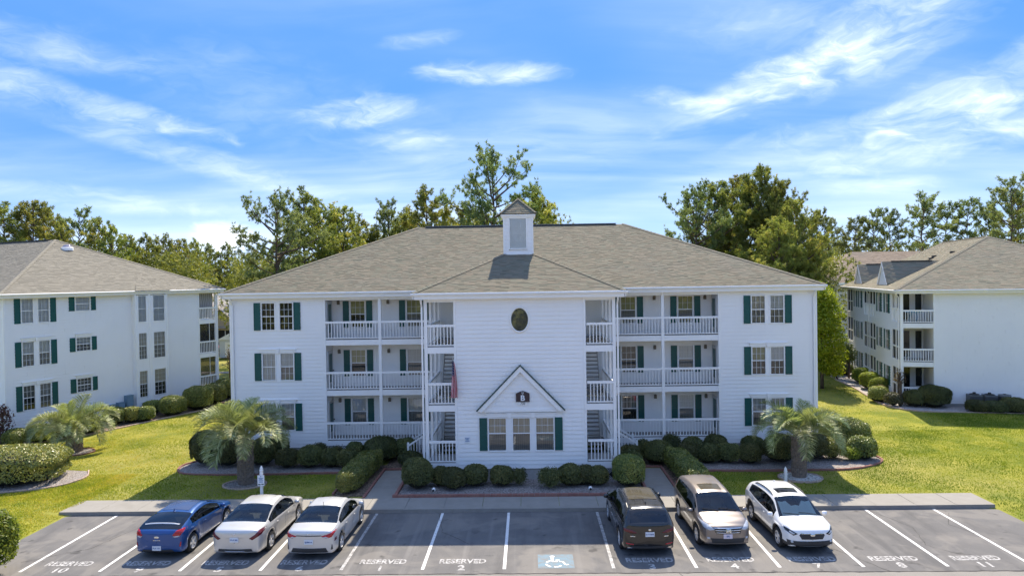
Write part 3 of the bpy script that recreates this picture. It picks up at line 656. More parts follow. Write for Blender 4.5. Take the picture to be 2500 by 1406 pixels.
# stair towers
for s in (-1, 1):
    xa, xb = sorted((s*3.08, s*4.43)); SFr = Fr(s*4.43, 0, DZ, R(-90))
    iw = MB(CF); iw.box(*sorted((s*3.0, s*3.07)), .02, 4.9, .7, 8.7); iw.build('stair_side_wall', 'siding', B)
    siding(B, Fr(0, .3, DZ), xa, xb, .98, 8.66, (), joined='stair_back_siding')
    for k, fz in enumerate(FLOORS):
        d_ = MB(CF); d_.box(xa, xb, .04, 1.7, fz-.14, fz).box(xa, xb, 3.9, 5.1, fz-.14, fz); d_.build('landing', 'deck', B)
        fb = MB(CF); fb.box(xa, xb, -.03, .04, fz-.30, fz-.005); fb.box(*sorted((s*4.40, s*4.46)), .04, 4.85, fz-.30, fz-.005); fb.build('deck_fascia', 'trim', B)
        railing(B, CF, xa+.07 if s > 0 else xa+.07, xb-.02, fz, 1.06)
        if k: railing(B, Fr(s*4.43, 0, DZ, R(-90)), .08, 4.78, fz, 1.0, joined=True, name='stair_side_railing')
        if k == 0: railing(B, Fr(s*4.43, 0, DZ, R(-90)), .08, 3.3, fz, 1.0, joined=True, name='stair_side_railing')
        if k < 2:   # the flight up, hugging the inner wall
            FLt = sg0 = MB(CF); xx = s*3.97
            sg0.hexa([(xx-.02, 1.6, fz), (xx+.02, 1.6, fz), (xx+.02, 1.9, fz), (xx-.02, 1.9, fz), (xx-.02, 3.8, fz+2.72), (xx+.02, 3.8, fz+2.72), (xx+.02, 4.1, fz+2.72), (xx-.02, 4.1, fz+2.72)]); FLt = sg0.build('stair_flight', 'wood_rail', B)
            for j in range(14):
                za = fz+2.75*(j+1)/15; ya = 1.7+2.2*j/14; MB(CF).box(*sorted((s*3.12, s*3.95)), ya, ya+.28, za-.04, za).build('tread', 'deck', FLt)
    for j, y_ in enumerate((0., 1.6, 3.2, 4.78)):
        po = MB(CF); w_ = .075 if j == 0 else .055; po.box(s*4.44-w_, s*4.44+w_, y_-w_+.02, y_+w_+.02, .15, 8.76); po.build('stair_post', 'trim', B)
    ce = MB(CF); ce.box(xa-.02, xb, .05, 4.9, 8.62, 8.66); ce.build('stair_ceiling', 'soffit', B)
    MB(CF).box(xa, xb, -.03, .045, 8.60, 8.755).build('stair_beam', 'trim', B)
    # outside steps down to the walk, dropping away from the centre
    for j in range(5): x0_ = s*(4.5+.28*j); MB(CF).box(*sorted((x0_, x0_+s*.28)), 3.3, 4.7, .1, .98-.155*(j+1)).build('front_step', 'concrete', B)
    for y_ in (3.28, 4.72):
        rl = MB(CF); za, zb = 1.98, 1.08
        rl.hexa([(s*4.5, y_-.04, za-.10), (s*4.5, y_+.04, za-.10), (s*4.5, y_+.04, za), (s*4.5, y_-.04, za), (s*5.95, y_-.04, zb-.10), (s*5.95, y_+.04, zb-.10), (s*5.95, y_+.04, zb), (s*5.95, y_-.04, zb)])
        for j in range(9): x_ = s*(4.6+.15*j); zt = za-.1-(za-zb)*(abs(x_)-4.5)/1.45; rl.box(x_-.018, x_+.018, y_-.018, y_+.018, zt-.85, zt)
        rl.box(s*5.95-.05, s*5.95+.05, y_-.05, y_+.05, .1, zb+.12); rl.build('stair_handrail', 'trim', B)
    la = MB(CF)
    for i in range(30):
        for dr_ in (1, -1):
            x_ = xa+i*.085; p_, q_ = (x_, x_-.55) if dr_ > 0 else (x_-.55, x_)
            if max(p_, q_) > xb or min(p_, q_) < xa: continue
            la.face((p_-.013, .012*dr_, .1), (p_+.013, .012*dr_, .1), (q_+.013, .012*dr_, .68), (q_-.013, .012*dr_, .68))
    la.build('lattice', 'lattice', B, fixn=False, kind='stuff')
    lb = MB(CF); lb.box(xa, xb, .25, .3, -.1, .68); lb.build('porch_shade_sheet', 'dark_core', B)  # dark sheet again, in place of the shade below the landing
# roofs (building-local coordinates)
OH, EZ, SL = .40, 9.08+DZ, .437
X1 = 16.25; yf, yb = -OH, 18.4; run = (yb-yf)/2; rz_ = EZ+run*SL; xr = X1-run; ym = yf+run
CE, CSL = 9.03+DZ, .452; cx, cyf = 5.0, -4.84-.42; ca = cyf+cx; cz = CE+cx*CSL; cyv = yf+(cz-EZ)/SL; cye = yf+(CE-EZ)/SL
camL = np.array([.41, -37.26, 9.57])
Rf = roof(B, [((-X1, yf, EZ), (X1, yf, EZ), (xr, ym, rz_), (-xr, ym, rz_), True), ((-X1, yb, EZ), (-X1, yf, EZ), (-xr, ym, rz_), (-xr, ym, rz_), True),
              ((X1, yf, EZ), (X1, yb, EZ), (xr, ym, rz_), (xr, ym, rz_), True), ((X1, yb, EZ), (-X1, yb, EZ), (-xr, ym, rz_), (xr, ym, rz_), False)])
caps(Rf, [((-X1, yf, EZ), (-xr, ym, rz_)), ((X1, yf, EZ), (xr, ym, rz_))])
rv = MB(); rv.box(-xr+.5, xr-.5, ym-.17, ym+.17, rz_-.04, rz_+.045); rv.build('ridge_vent', 'ridge_vent', Rf)
rv = MB(); rv.box(-xr+.45, xr-.45, ym-.14, ym+.14, rz_+.046, rz_+.07); rv.build('ridge_cap_strip', 'foundation', Rf)
Rc = roof(B, [((-cx, cyf, CE), (cx, cyf, CE), (0, ca, cz), (0, ca, cz), True), ((-cx, cye, CE), (-cx, cyf, CE), (0, ca, cz), (0, cyv, cz), True), ((cx, cyf, CE), (cx, cye, CE), (0, cyv, cz), (0, ca, cz), True)],
          own=300, key=lambda P: np.linalg.norm(P-camL, axis=1), name='entrance_roof')
caps(Rc, [((-cx, cyf, CE), (0, ca, cz)), ((cx, cyf, CE), (0, ca, cz)), ((0, ca, cz), (0, cyv, cz))])
# fascia, soffit, gutters
fa = MB()
for a, b in ((-X1+.12, -4.7), (4.7, X1-.12)): fa.box(a, b, yf+.02, yf+.08, EZ-.26, EZ-.05).box(a, b, yf+.08, .0, EZ-.30, EZ-.26)
fa.box(-cx+.1, cx-.1, cyf+.02, cyf+.08, CE-.26, CE-.05).box(-cx+.1, cx-.1, cyf+.08, cyf+.42, CE-.30, CE-.26)
for s in (-1, 1):
    fa.box(*sorted((s*(X1-.08), s*(X1-.02))), yf+.02, yb, EZ-.26, EZ-.05).box(*sorted((s*15.86, s*(X1-.08))), .0, yb, EZ-.30, EZ-.26)
    fa.box(*sorted((s*(cx-.08), s*(cx-.02))), cyf+.02, -.3, CE-.26, CE-.05).box(*sorted((s*4.4, s*(cx-.08))), cyf+.4, .2, CE-.30, CE-.26)
fa.build('fascia', 'trim', B)
for a, b in ((-X1-.03, -4.95), (4.95, X1+.03)): gutter(B, Fr(0, yf+.02), a, b, EZ+.01)
gutter(B, Fr(0, cyf+.02), -cx-.05, cx+.05, CE+.01)
for s in (-1, 1):
    gutter(B, Fr(s*(cx-.02), 0, 0, R(-90) if s < 0 else R(90)), *((-(-.35), -cyf) if s < 0 else (cyf, -.35)), CE+.01) if False else None
    downspout(B, WF, s*15.72, 8.86, .4); downspout(B, CF, s*4.60, 8.80, .4, y=-.10)
# cupola
CU = Fr(-.035, -37.26+37.0, 0); hw = .79; cbz = CE+(5.0-hw)*CSL; zb_, zt_ = cbz-.3, 12.96+DZ
cp = MB(Fr(-.035, 0)); y0 = ca-hw-.02; cp.box(-hw+.02, hw-.02, y0+.03, y0+2*hw, zb_, zt_); cp.build('cupola_body', 'siding', B)
siding(B, Fr(-.035, y0, 0), -hw+.06, hw-.06, cbz-.02, zt_, [(-.50, .46, 11.14+DZ, 12.86+DZ)])
window(B, Fr(-.035, y0, 0), -.45, .41, 11.25+DZ, 12.80+DZ, ('curtain_cupola', None), grid=(3, 4), mid=0)
trims(B, Fr(-.035, y0, 0), [(-hw, -hw+.08, -.05, .05, zb_, zt_), (hw-.08, hw, -.05, .05, zb_, zt_), (-hw+.08, hw-.08, -.047, .05, cbz-.05, cbz+.08)]); hang_boards(B)
ey = zt_+.10; e_ = .95; ycp = y0+hw
Rk = roof(B, [((-.035-e_, ycp-e_, ey), (-.035+e_, ycp-e_, ey), (-.035, ycp, ey+.86), (-.035, ycp, ey+.86), True), ((-.035-e_, ycp+e_, ey), (-.035-e_, ycp-e_, ey), (-.035, ycp, ey+.86), (-.035, ycp, ey+.86), True),
              ((-.035+e_, ycp-e_, ey), (-.035+e_, ycp+e_, ey), (-.035, ycp, ey+.86), (-.035, ycp, ey+.86), True), ((-.035+e_, ycp+e_, ey), (-.035-e_, ycp+e_, ey), (-.035, ycp, ey+.86), (-.035, ycp, ey+.86), False)], name='cupola_roof')
caps(Rk, [((-.035-e_, ycp-e_, ey), (-.035, ycp, ey+.86)), ((-.035+e_, ycp-e_, ey), (-.035, ycp, ey+.86))], w=.09)
cr = MB(Fr(-.035, 0)); cr.box(-e_+.04, e_-.04, ycp-e_+.04, ycp+e_-.04, ey-.13, ey-.035).box(-hw-.06, hw+.06, ycp-hw-.06, ycp+hw+.06, ey-.22, ey-.13); cr.build('cupola_cornice', 'trim', B)

# ------------------------------------------------------------------ flag beside the left stair tower
FL = empty('flag', (-3.13, 32.34, 5.62), label='American flag hanging limp from a short pole beside the left stair tower', cat='flag')
fp = MB(); fp.tube([(0, 0, 0), (0, -.38, .42)], .014, 6).lathe([(.0, 0), (.03, .02), (.03, .05), (0, .07)], 8, (0, -.39, .43)); fp.build('pole', 'flag_pole', FL)
mt, t = newmat('flag_cloth')
uvn = t.n('ShaderNodeUVMap').outputs[0]; us = t.n('ShaderNodeSeparateXYZ', {0: uvn}); u_, v_ = us.outputs[0], us.outputs[1]
stp_ = t.math('GREATER_THAN', t.math('FRACT', t.math('MULTIPLY', u_, 6.5)), .5)
cst = t.mix(stp_, (.55, .008, .04), (.62, .60, .60))
can = t.math('MULTIPLY', t.math('LESS_THAN', u_, .54), t.math('GREATER_THAN', v_, .6))
sx_ = t.math('SUBTRACT', t.math('FRACT', t.math('MULTIPLY', u_, 9.3)), .5); sy_ = t.math('SUBTRACT', t.math('FRACT', t.math('MULTIPLY', v_, 15)), .5)
sr = t.math('LESS_THAN', t.math('ADD', t.math('MULTIPLY', sx_, sx_), t.math('MULTIPLY', sy_, sy_)), .07)
finish(t, pbr(t, t.mix(can, cst, t.mix(sr, (.008, .02, .13), (.66, .66, .68))), .8, spec=.15))
vs, fs, uv = [], [], []; nu, nv = 18, 26
for j in range(nv+1):
    for i in range(nu+1):
        u_, v_ = i/nu, j/nv; h = (1-v_)*1.72; w_ = .10+.22*(1-v_)**.7
        vs.append((.02+w_*(u_-.45)+.02*math.sin(h*2.2), -.20-.18*(1-h/1.72)+.055*math.sin(u_*15+h*1.2), .22-h+.14*(v_ > .99)*0+.12*(.5-u_)*v_)); uv.append((u_, v_))
for j in range(nv):
    for i in range(nu): a = j*(nu+1)+i; fs.append((a, a+1, a+nu+2, a+nu+1))
me = bpy.data.meshes.new('cloth'); me.from_pydata(vs, [], fs); ul = me.uv_layers.new(name='UVMap')
for lp in me.loops: ul.data[lp.index].uv = uv[lp.vertex_index]
me.polygons.foreach_set('use_smooth', [True]*len(me.polygons)); add('cloth', me, 'flag_cloth', FL)

# ------------------------------------------------------------------ left apartment building (end wall towards us)
LA = math.atan2(.912, .409); LIP[0] = .040
B = LB = empty('apartment_building', (-31.85, 41.6, .1), LA, label='white apartment building cut by the left edge with its end wall receding', cat='building')
L0 = Fr(0, 0, .02)
core = MB(L0); core.box(.4, 13.8, .42, 15, .3, 8.8).box(13.8, 15.6, 2.2, 15, .3, 8.8); core.build('dark_room_fill', 'dark_core', B)
op = []
for k, fz in enumerate((1.1, 3.87, 6.6)):
    z0, z1 = fz+.63, fz+2.14
    for j, (a, b) in enumerate(((1.02, 1.70), (2.02, 2.68))):
        op.append((a-.05, b+.05, z0-.05, z1+.05)); window(B, L0, a, b, z0, z1, [(None, None), ('curtain_white', 'curtain_dim'), ('curtain_white', 'curtain_white')][k] if (k, j) != (0, 1) else ('curtain_dim', 'curtain_dim'), lower=True)
    shutter(B, L0, .58, .94, z0-.03, z1+.03); shutter(B, L0, 2.76, 3.12, z0-.03, z1+.03)
    a, b = 4.42, 5.38; op.append((a-.05, b+.05, z0+.57, z1+.04)); window(B, L0, a, b, z0+.62, z1-.01, [(None, None), ('blind_slats', None), ('curtain_white', 'curtain_white')][k], grid=(4, 2))
    shutter(B, L0, 3.96, 4.33, z0+.60, z1+.02); shutter(B, L0, 5.47, 5.80, z0+.60, z1+.02)
    if k < 2: lintel(B, L0, .95, 2.76, z1+.07, [1.86]); lintel(B, L0, 4.35, 5.45, z1+.06, [])
    # shallow box bay with two tall windows
    for a, b in ((8.74, 9.36), (9.95, 10.88)):
        window(B, Fr(0, -.35, .02), a, b, fz+.22, fz+2.1, [('curtain_tan', None), ('curtain_tan', 'curtain_dim'), ('curtain_white', 'curtain_white')][k], grid=(3, 3) if k < 2 else (2, 2))
bo = [(a-.05, b+.05, fz+.17, fz+2.15) for fz in (1.1, 3.87, 6.6) for a, b in ((8.74, 9.36), (9.95, 10.88))]
siding(B, L0, .06, 14.25, .5, 8.85, op+[(8.5, 11.1, 0, 9)])
siding(B, Fr(0, -.35, .02), 8.52, 11.08, .5, 8.75, bo, joined='bay_siding')
trims(B, L0, [(8.46, 8.56, -.40, .0, .5, 8.8), (11.04, 11.14, -.40, 0, .5, 8.8), (9.56, 9.72, -.405, -.35, .5, 8.8)], 'bay_trim')
trims(B, L0, [(-.05, .07, -.06, .06, .4, 8.85), (14.2, 14.3, -.06, .06, .4, 8.85), (15.86, 16.02, -.05, .1, .4, 8.85)]); hang_boards(B)
for k, fz in enumerate((1.1, 3.87, 6.6)):
    d_ = MB(L0); d_.box(14.3, 15.9, .02, 2.2, fz-.1, fz).box(14.3, 15.9, -.03, .03, fz-.32, fz); d_.build('porch_deck', 'trim', B)
    railing(B, L0, 14.31, 15.86, fz, 1.0, .15)
    if k == 2:
        cu_ = MB(L0); cu_.box(14.35, 15.85, .25, .28, fz+.15, fz+2.15); cu_.build('porch_curtain', 'drape_grey', B)
    else:
        cu_ = MB(L0)
        for x_ in (14.32, 15.3, 15.84): cu_.box(x_, x_+.03, .04, .07, fz+1.0, fz+2.45)
        cu_.build('screen_frame', 'trim', B); c2 = MB(L0); c2.box(14.3, 15.9, 2.0, 2.15, fz, fz+2.5); c2.build('porch_back', 'curtain_brown', B); MB(L0).box(14.35, 15.86, .075, .08, fz+.1, fz+2.4).build('porch_screen', 'screen_mesh', B)
ce = MB(L0); ce.box(14.2, 15.95, .0, 2.2, 8.72, 8.78); ce.build('porch_ceiling', 'soffit', B)
fo = MB(L0); fo.box(.05, 14.3, .03, .2, -.1, .5); fo.build('foundation', 'foundation', B)
# front-left face of the left building, past the near corner
siding(B, Fr(0, 0, .02, R(-90)), -14, -.06, .5, 8.85, (), joined='front_siding') if False else siding(B, Fr(0, 0, .02, R(-90)), -.0-14, -.06, .5, 8.85, (), joined='front_siding')
EZ2 = 9.08; a0, a1 = -.5, 16.5; rn = (a1-a0)/2; rz2 = EZ2+rn*.47; mx = (a0+a1)/2; bk = 34.
Rl = roof(B, [((a0, -.5, EZ2), (a1, -.5, EZ2), (mx, -.5+rn, rz2), (mx, -.5+rn, rz2), True), ((a0, bk, EZ2), (a0, -.5, EZ2), (mx, -.5+rn, rz2), (mx, bk, rz2), True), ((a1, -.5, EZ2), (a1, bk, EZ2), (mx, bk, rz2), (mx, -.5+rn, rz2), False)], mat='shingle_grey', e=.16, wid=.34)
caps(Rl, [((a0, -.5, EZ2), (mx, -.5+rn, rz2)), ((a1, -.5, EZ2), (mx, -.5+rn, rz2))], 'shingle_grey')
rv = MB(); rv.box(mx-.17, mx+.17, -.5+rn+.6, bk, rz2-.03, rz2+.06); rv.build('ridge_vent', 'ridge_vent', Rl)
fa = MB(); fa.box(a0+.1, a1-.1, -.46, -.40, EZ2-.24, EZ2-.03).box(a0+.1, a1-.1, -.4, .0, EZ2-.27, EZ2-.24).box(a0+.04, a0+.1, -.4, bk, EZ2-.24, EZ2-.03); fa.build('fascia', 'trim', B)
gutter(B, Fr(0, -.48), a0, a1, EZ2+.02); downspout(B, L0, 11.22, 8.9, .5, y=-.12); downspout(B, L0, 16.0, 8.9, .5)
# little shed roof over the box bay, tube skylight
roof(B, [((8.35, -.62, EZ2+.02), (11.25, -.62, EZ2+.02), (10.2, .55, EZ2+.53), (9.3, .55, EZ2+.53), True)], mat='shingle_grey', e=.16, wid=.34, name='bay_roof')
skx, sky_ = 7.9, 6.35; skz = EZ2+(sky_+.5)*.47
sk = MB(); sk.lathe([(.42, -.1), (.42, .12), (.36, .16), (.34, .14)], 20, (skx, sky_, skz)); SKL = sk.build('skylight', 'trim', Rl, smooth=False)
sk = MB(); sk.lathe([(.34, .14), (.30, .24), (.20, .32), (.02, .36)], 20, (skx, sky_, skz)); sk.build('skylight_dome', 'glass_dome', SKL, smooth=True)

# ------------------------------------------------------------------ right apartment building
RA = R(-14)
B = RB = empty('apartment_building', (27.2, 50., .1), RA, label='white apartment building cut by the right edge with two small roof gables', cat='building')
R0 = Fr(0, 0, 0); RS = Fr(0, 0, 0, R(-90))      # RS: the receding side, x runs towards the viewer
core = MB(R0); core.box(2.2, 16, .42, 18, .2, 8.1).box(.42, 2.2, 2.6, 18, .2, 8.1); core.build('dark_room_fill', 'dark_core', B)
RFL = (.40, 3.15, 5.92)
siding(B, R0, 2.12, 16.5, .25, 8.1, ())
MB(R0).box(2.1, 16.5, .03, .2, -.1, .25).build('foundation', 'foundation', B)
trims(B, R0, [(2.05, 2.15, -.06, .06, .2, 8.1), (-.06, .12, -.06, .12, .2, 8.1)]); hang_boards(B)
for k, fz in enumerate(RFL):
    d_ = MB(R0); d_.box(.06, 2.1, .03, 2.5, fz-.1, fz); d_.build('porch_deck', 'deck', B)
    fb = MB(R0); fb.box(.1, 2.06, -.03, .03, fz-.34, fz-.01); fb.build('deck_fascia', 'trim', B)
    railing(B, R0, .12, 2.05, fz, .95, .155)
    pb = MB(R0); pb.box(.1, 2.2, 2.4, 2.55, fz, fz+2.5).box(2.06, 2.2, .06, 2.5, fz, fz+2.5); pb.build('porch_wall', 'siding', B)
    dg = MB(R0); dg.box(.35, 1.15, 2.37, 2.40, fz+.1, fz+2.05); dg.build('sliding_door', 'pane_dark', B)
    dg = MB(R0); dg.box(1.55, 1.95, 2.36, 2.40, fz+.7, fz+2.05); dg.build('porch_window', 'pane_dark', B)
    so = MB(R0); so.box(.02, 2.1, .03, 2.5, fz+2.38, fz+2.42); so.build('porch_ceiling', 'soffit', B)
op = []
def wmk(t0, t1, k, fz):
    g = (t1-t0); a, b = -t1+g*.24, -t0-g*.24; z0, z1 = fz+.55, fz+2.05
    op.append((a-.05, b+.05, z0-.05, z1+.05)); window(B, RS, a, b, z0, z1, ('curtain_dim', None), grid=(2, 1))
    shutter(B, RS, -t1, -t1+g*.2, z0, z1); shutter(B, RS, -t0-g*.2, -t0, z0, z1)
def screen(t0, t1, fz, closed):
    a, b = -t1, -t0; op.append((a, b, fz-.02, fz+2.3)); fm = MB(RS); n = 2 if t1-t0 < 3 else 4; st = (b-a)/n
    for i in range(n+1): fm.box(a+st*i-.04, a+st*i+.04, -.03, .05, fz, fz+2.3)
    fm.box(a, b, -.028, .045, fz+.95, fz+1.05).box(a, b, -.028, .045, fz+2.2, fz+2.3).box(a, b, -.028, .045, fz-.02, fz+.06); fm.build('porch_screen_frame', 'trim', B)
    if closed: pn_ = MB(RS); pn_.box(a, b, .03, .04, fz, fz+1.0); pn_.build('porch_panel', 'trim', B)
    if not closed: pn_ = MB(RS); pn_.box(a, b, .05, .06, fz, fz+2.2); pn_.build('porch_screen', 'screen', B)
for k, fz in enumerate(RFL):
    screen(.30, 2.4, fz, k == 2)
    wmk(2.95, 4.65, k, fz); wmk(5.3, 6.95, k, fz); screen(7.4, 11.5, fz, k == 2)
    wmk(12.1, 13.6, k, fz); wmk(14.1, 15.5, k, fz); screen(16.1, 18.4, fz, False)
siding(B, RS, -18.6, -.06, .25, 8.1, op, joined='side_siding')
EZ3 = 8.30; W3 = 17.2; f0, f1, g0, g1 = -.5, W3, -.5, 18.9
rn = (f1-f0)/2; mx = (f0+f1)/2; rz3 = EZ3+rn*.455
Rr = roof(B, [((f0, g0, EZ3), (f1, g0, EZ3), (mx, g0+rn, rz3), (mx, g0+rn, rz3), True), ((f0, g1, EZ3), (f0, g0, EZ3), (mx, g0+rn, rz3), (mx, g1, rz3), True), ((f1, g0, EZ3), (f1, g1, EZ3), (mx, g1, rz3), (mx, g0+rn, rz3), False)], mat='shingle_mix', e=.16, wid=.34)
caps(Rr, [((f0, g0, EZ3), (mx, g0+rn, rz3)), ((f1, g0, EZ3), (mx, g0+rn, rz3)), ((mx, g0+rn, rz3), (mx, g1, rz3))], 'shingle_mix')
eg = MB(); eg.face((f0, g1, EZ3), (f1, g1, EZ3), (mx, g1, rz3)); eg.build('gable_end', 'siding', B, fixn=False)
fa = MB(); fa.box(f0+.1, f1, g0+.04, g0+.1, EZ3-.24, EZ3-.03).box(f0+.1, f1, g0+.1, .0, EZ3-.27, EZ3-.24).box(f0+.04, f0+.1, g0+.1, g1, EZ3-.24, EZ3-.03).box(f0+.1, 0, .0, g1, EZ3-.27, EZ3-.24); fa.build('fascia', 'trim', B)
gutter(B, Fr(0, g0+.02), f0, f1, EZ3+.01); gutter(B, Fr(f0+.02, 0, 0, R(-90)), -g1, -g0, EZ3+.01)
downspout(B, RS, -.30, 8.2, .3, y=-.1); downspout(B, RS, -9.4, 8.2, .3, y=-.1)
for i, (tc_, hwid, hgt) in enumerate(((5.6, 1.55, 1.75), (14.2, 1.55, 1.65))):
    xw = .35; zb_ = EZ3+(xw-f0)*.455; za_ = zb_+hgt; xe = f0+(za_-EZ3)/.455
    gm = MB(); xq = xw-.22; gm.face((xq, tc_-hwid+.12, zb_-.14), (xq, tc_+hwid-.12, zb_-.14), (xq, tc_, za_-.14)); gm.build('gable_face', 'trim', B, fixn=False)
    roof(B, [((xw-.3, tc_-hwid, zb_), (f0+(zb_-EZ3)/.455, tc_-hwid, zb_), (xe, tc_, za_), (xw-.3, tc_, za_), True), ((xw-.3, tc_+hwid, zb_), (f0+(zb_-EZ3)/.455, tc_+hwid, zb_), (xe, tc_, za_), (xw-.3, tc_, za_), True)], mat='shingle_mix', name='gable_roof')
    rk = MB(); 
    for s in (-1, 1): rk.hexa([(xw-.33, tc_, za_-.03), (xw-.25, tc_, za_-.03), (xw-.25, tc_+s*hwid, zb_-.03), (xw-.33, tc_+s*hwid, zb_-.03), (xw-.33, tc_, za_-.2), (xw-.25, tc_, za_-.2), (xw-.25, tc_+s*(hwid-.12), zb_-.12), (xw-.33, tc_+s*(hwid-.12), zb_-.12)])
    rk.build('gable_rake', 'trim', B); rv = MB(); rv.box(xw+.4, xe-.6, tc_-.12, tc_+.12, za_-.02, za_+.05); rv.build('ridge_vent', 'ridge_vent', B)
for (x_, y_) in ((3.2, 12.2), (4.2, 11.6), (5.0, 9.8), (4.6, 9.2), (5.6, 7.4)):
    z_ = EZ3+(x_-f0)*.455; vt = MB(); vt.box(x_-.16, x_+.16, y_-.16, y_+.16, z_-.05, z_+.12); vt.build('roof_vent', 'ridge_vent', Rr)
# blue things on the top balcony
tb = empty('patio_table', RB.matrix_world @ Vector((0, 0, 0)), label='round blue table on the top corner balcony of the right building', cat='table')
tb.location = (27.2+1.05*math.cos(RA)-1.0*math.sin(RA), 50+1.05*math.sin(RA)+1.0*math.cos(RA), .1+RFL[2])
q = MB(); q.lathe([(.05, .70), (.52, .72), (.55, .75), (.52, .78), (.1, .86), (.02, .87)], 20); q.build('top', 'blue_plastic', tb)
for a in range(4): q = MB(); q.tube([(.38*math.cos(a*1.571+.5), .38*math.sin(a*1.571+.5), 0), (.22*math.cos(a*1.571+.5), .22*math.sin(a*1.571+.5), .72)], .022, 6); q.build('leg', 'blue_plastic', tb)

# ------------------------------------------------------------------ far building behind, right
B = empty('apartment_building', (38.2, 88., .1), R(6), label='distant apartment building with plain brown hip roof behind the right building', cat='building')
q = MB(); q.box(0, 40, 0, 16, 0, 8.2); q.build('walls', 'siding_far', B)
for k, fz in enumerate((.6, 3.3, 6.0)):
    for x_ in (1.7, 4.3): window(B, F0, x_, x_+.9, fz+.6, fz+2.0, ('curtain_dim', None), grid=(1, 1))
q = MB(); q.box(-.1, .12, -.08, 0, 0, 8.2).box(3.2, 3.45, -.1, 0, 0, 8.2); q.build('corner_trim', 'trim', B)
roof(B, [((-.6, -.6, 8.35), (40, -.6, 8.35), (32, 8.2, 12.5), (8.4, 8.2, 12.5), True), ((-.6, 17, 8.35), (-.6, -.6, 8.35), (8.4, 8.2, 12.5), (8.4, 8.2, 12.5), True)], mat='shingle_brown', e=.3, wid=.5)
q = MB(); q.box(-.6, 40, -.62, -.55, 8.1, 8.36).box(-.62, -.55, -.55, 17, 8.1, 8.36); q.build('fascia', 'trim', B)

# ------------------------------------------------------------------ small houses in the gap at left
B = empty('house', (-47., 92., .3), R(-4), label='small beige house with pale hip roof seen in the gap between buildings', cat='house')
q = MB(); q.box(-9, 9, 0, 10, 0, 3.4); q.build('walls', 'house_wall', B)
q = MB(); q.prism([(3.2, 3.2), (9.4, 3.2), (6.3, 5.6)], -.05, .1); q.build('gable', 'house_wall', B)
q = MB(); q.face((-9.6, -.6, 3.3), (9.6, -.6, 3.3), (5, 5, 6.2), (-5, 5, 6.2)); q.face((9.6, -.6, 3.3), (9.6, 10.6, 3.3), (5, 5, 6.2)); q.face((2.9, -.7, 3.2), (6.3, -.7, 5.9), (6.3, 5, 5.9), (2.9, 2, 3.4)); q.face((9.7, -.7, 3.2), (6.3, -.7, 5.9), (6.3, 5, 5.9), (9.7, 2, 3.4)); q.build('roof', 'house_roof', B, fixn=False)
q = MB(); q.box(2.6, 8.9, -.06, 0, .1, 3.0); SC = q.build('screened_porch', 'screen', B)
q = MB()
for x_ in (2.6, 4.6, 6.7, 8.85): q.box(x_, x_+.1, -.1, -.061, .1, 3.0)
q.box(2.6, 8.95, -.1, -.061, 1.5, 1.6); q.build('porch_frame', 'trim', SC)
B = empty('house', (-62., 112., .3), R(0), label='farther house whose tan roof shows above the small beige house', cat='house')
q = MB(); q.box(-14, 26, 0, 10, 0, 4.0); q.build('walls', 'house_wall', B)
q = MB(); q.face((-15, -.8, 4), (27, -.8, 4), (22, 5, 7.6), (-10, 5, 7.6)); q.face((27, -.8, 4), (27, 11, 4), (22, 5, 7.6)); q.build('roof', 'house_roof', B, fixn=False)
B = empty('garden_shed', (-37.2, 86.5, .3), R(8), label='small grey garden shed with pale metal roof in the gap at left', cat='shed')
q = MB(); q.box(-1.3, 1.3, -1, 1, 0, 2.3); q.build('walls', 'shed', B)
q = MB(); q.prism([(-1.55, 2.25), (1.55, 2.25), (0, 3.05)], -1.15, 1.15); q.build('roof', 'sign_white', B)
q = MB(); q.box(-.6, .5, -1.03, -1.0, .05, 1.95); q.build('door', 'trim', B)

# ------------------------------------------------------------------ condensers and boxes
for i, (t0, lab, rnd) in enumerate(((4.27, 'square condenser unit nearest the round bush by the right building', False), (5.2, 'middle condenser unit behind the low shrubs by the right building', False), (6.1, 'round-topped condenser unit farthest right behind the low shrubs', True))):
    bx, by = 27.2+t0*math.cos(RA)+.55*math.sin(RA), 50+t0*math.sin(RA)-.75*math.cos(RA)
    u_ = empty('condenser_unit', (bx, by, .14), RA, label=lab, cat='air conditioner', group='condensers along the right building')
    q = MB()
    if rnd: q.lathe([(.38, 0), (.38, .95), (.40, .97), (.36, 1.04), (.2, 1.06)], 22)
    else: q.box(-.38, .38, -.38, .38, .0, 1.0)
    q.build('casing', 'hvac', u_)
    q = MB()
    for j in range(11):
        z_ = .12+.075*j
        if rnd: q.lathe([(.385, z_), (.39, z_+.01), (.39, z_+.03), (.385, z_+.04)], 22)
        else: q.box(-.39, .39, -.40, -.381, z_, z_+.035)
    q.build('louvres', 'hvac_grille', u_)
    q = MB(); q.lathe([(.3, 1.0), (.3, 1.05), (.1, 1.07)], 16) if not rnd else q.lathe([(.08, 1.05), (.08, 1.1)], 10)
    if not rnd: q.lathe([(.1, 1.05), (.1, 1.17), (.02, 1.18)], 10)
    q.build('fan_guard', 'hvac_grille', u_)
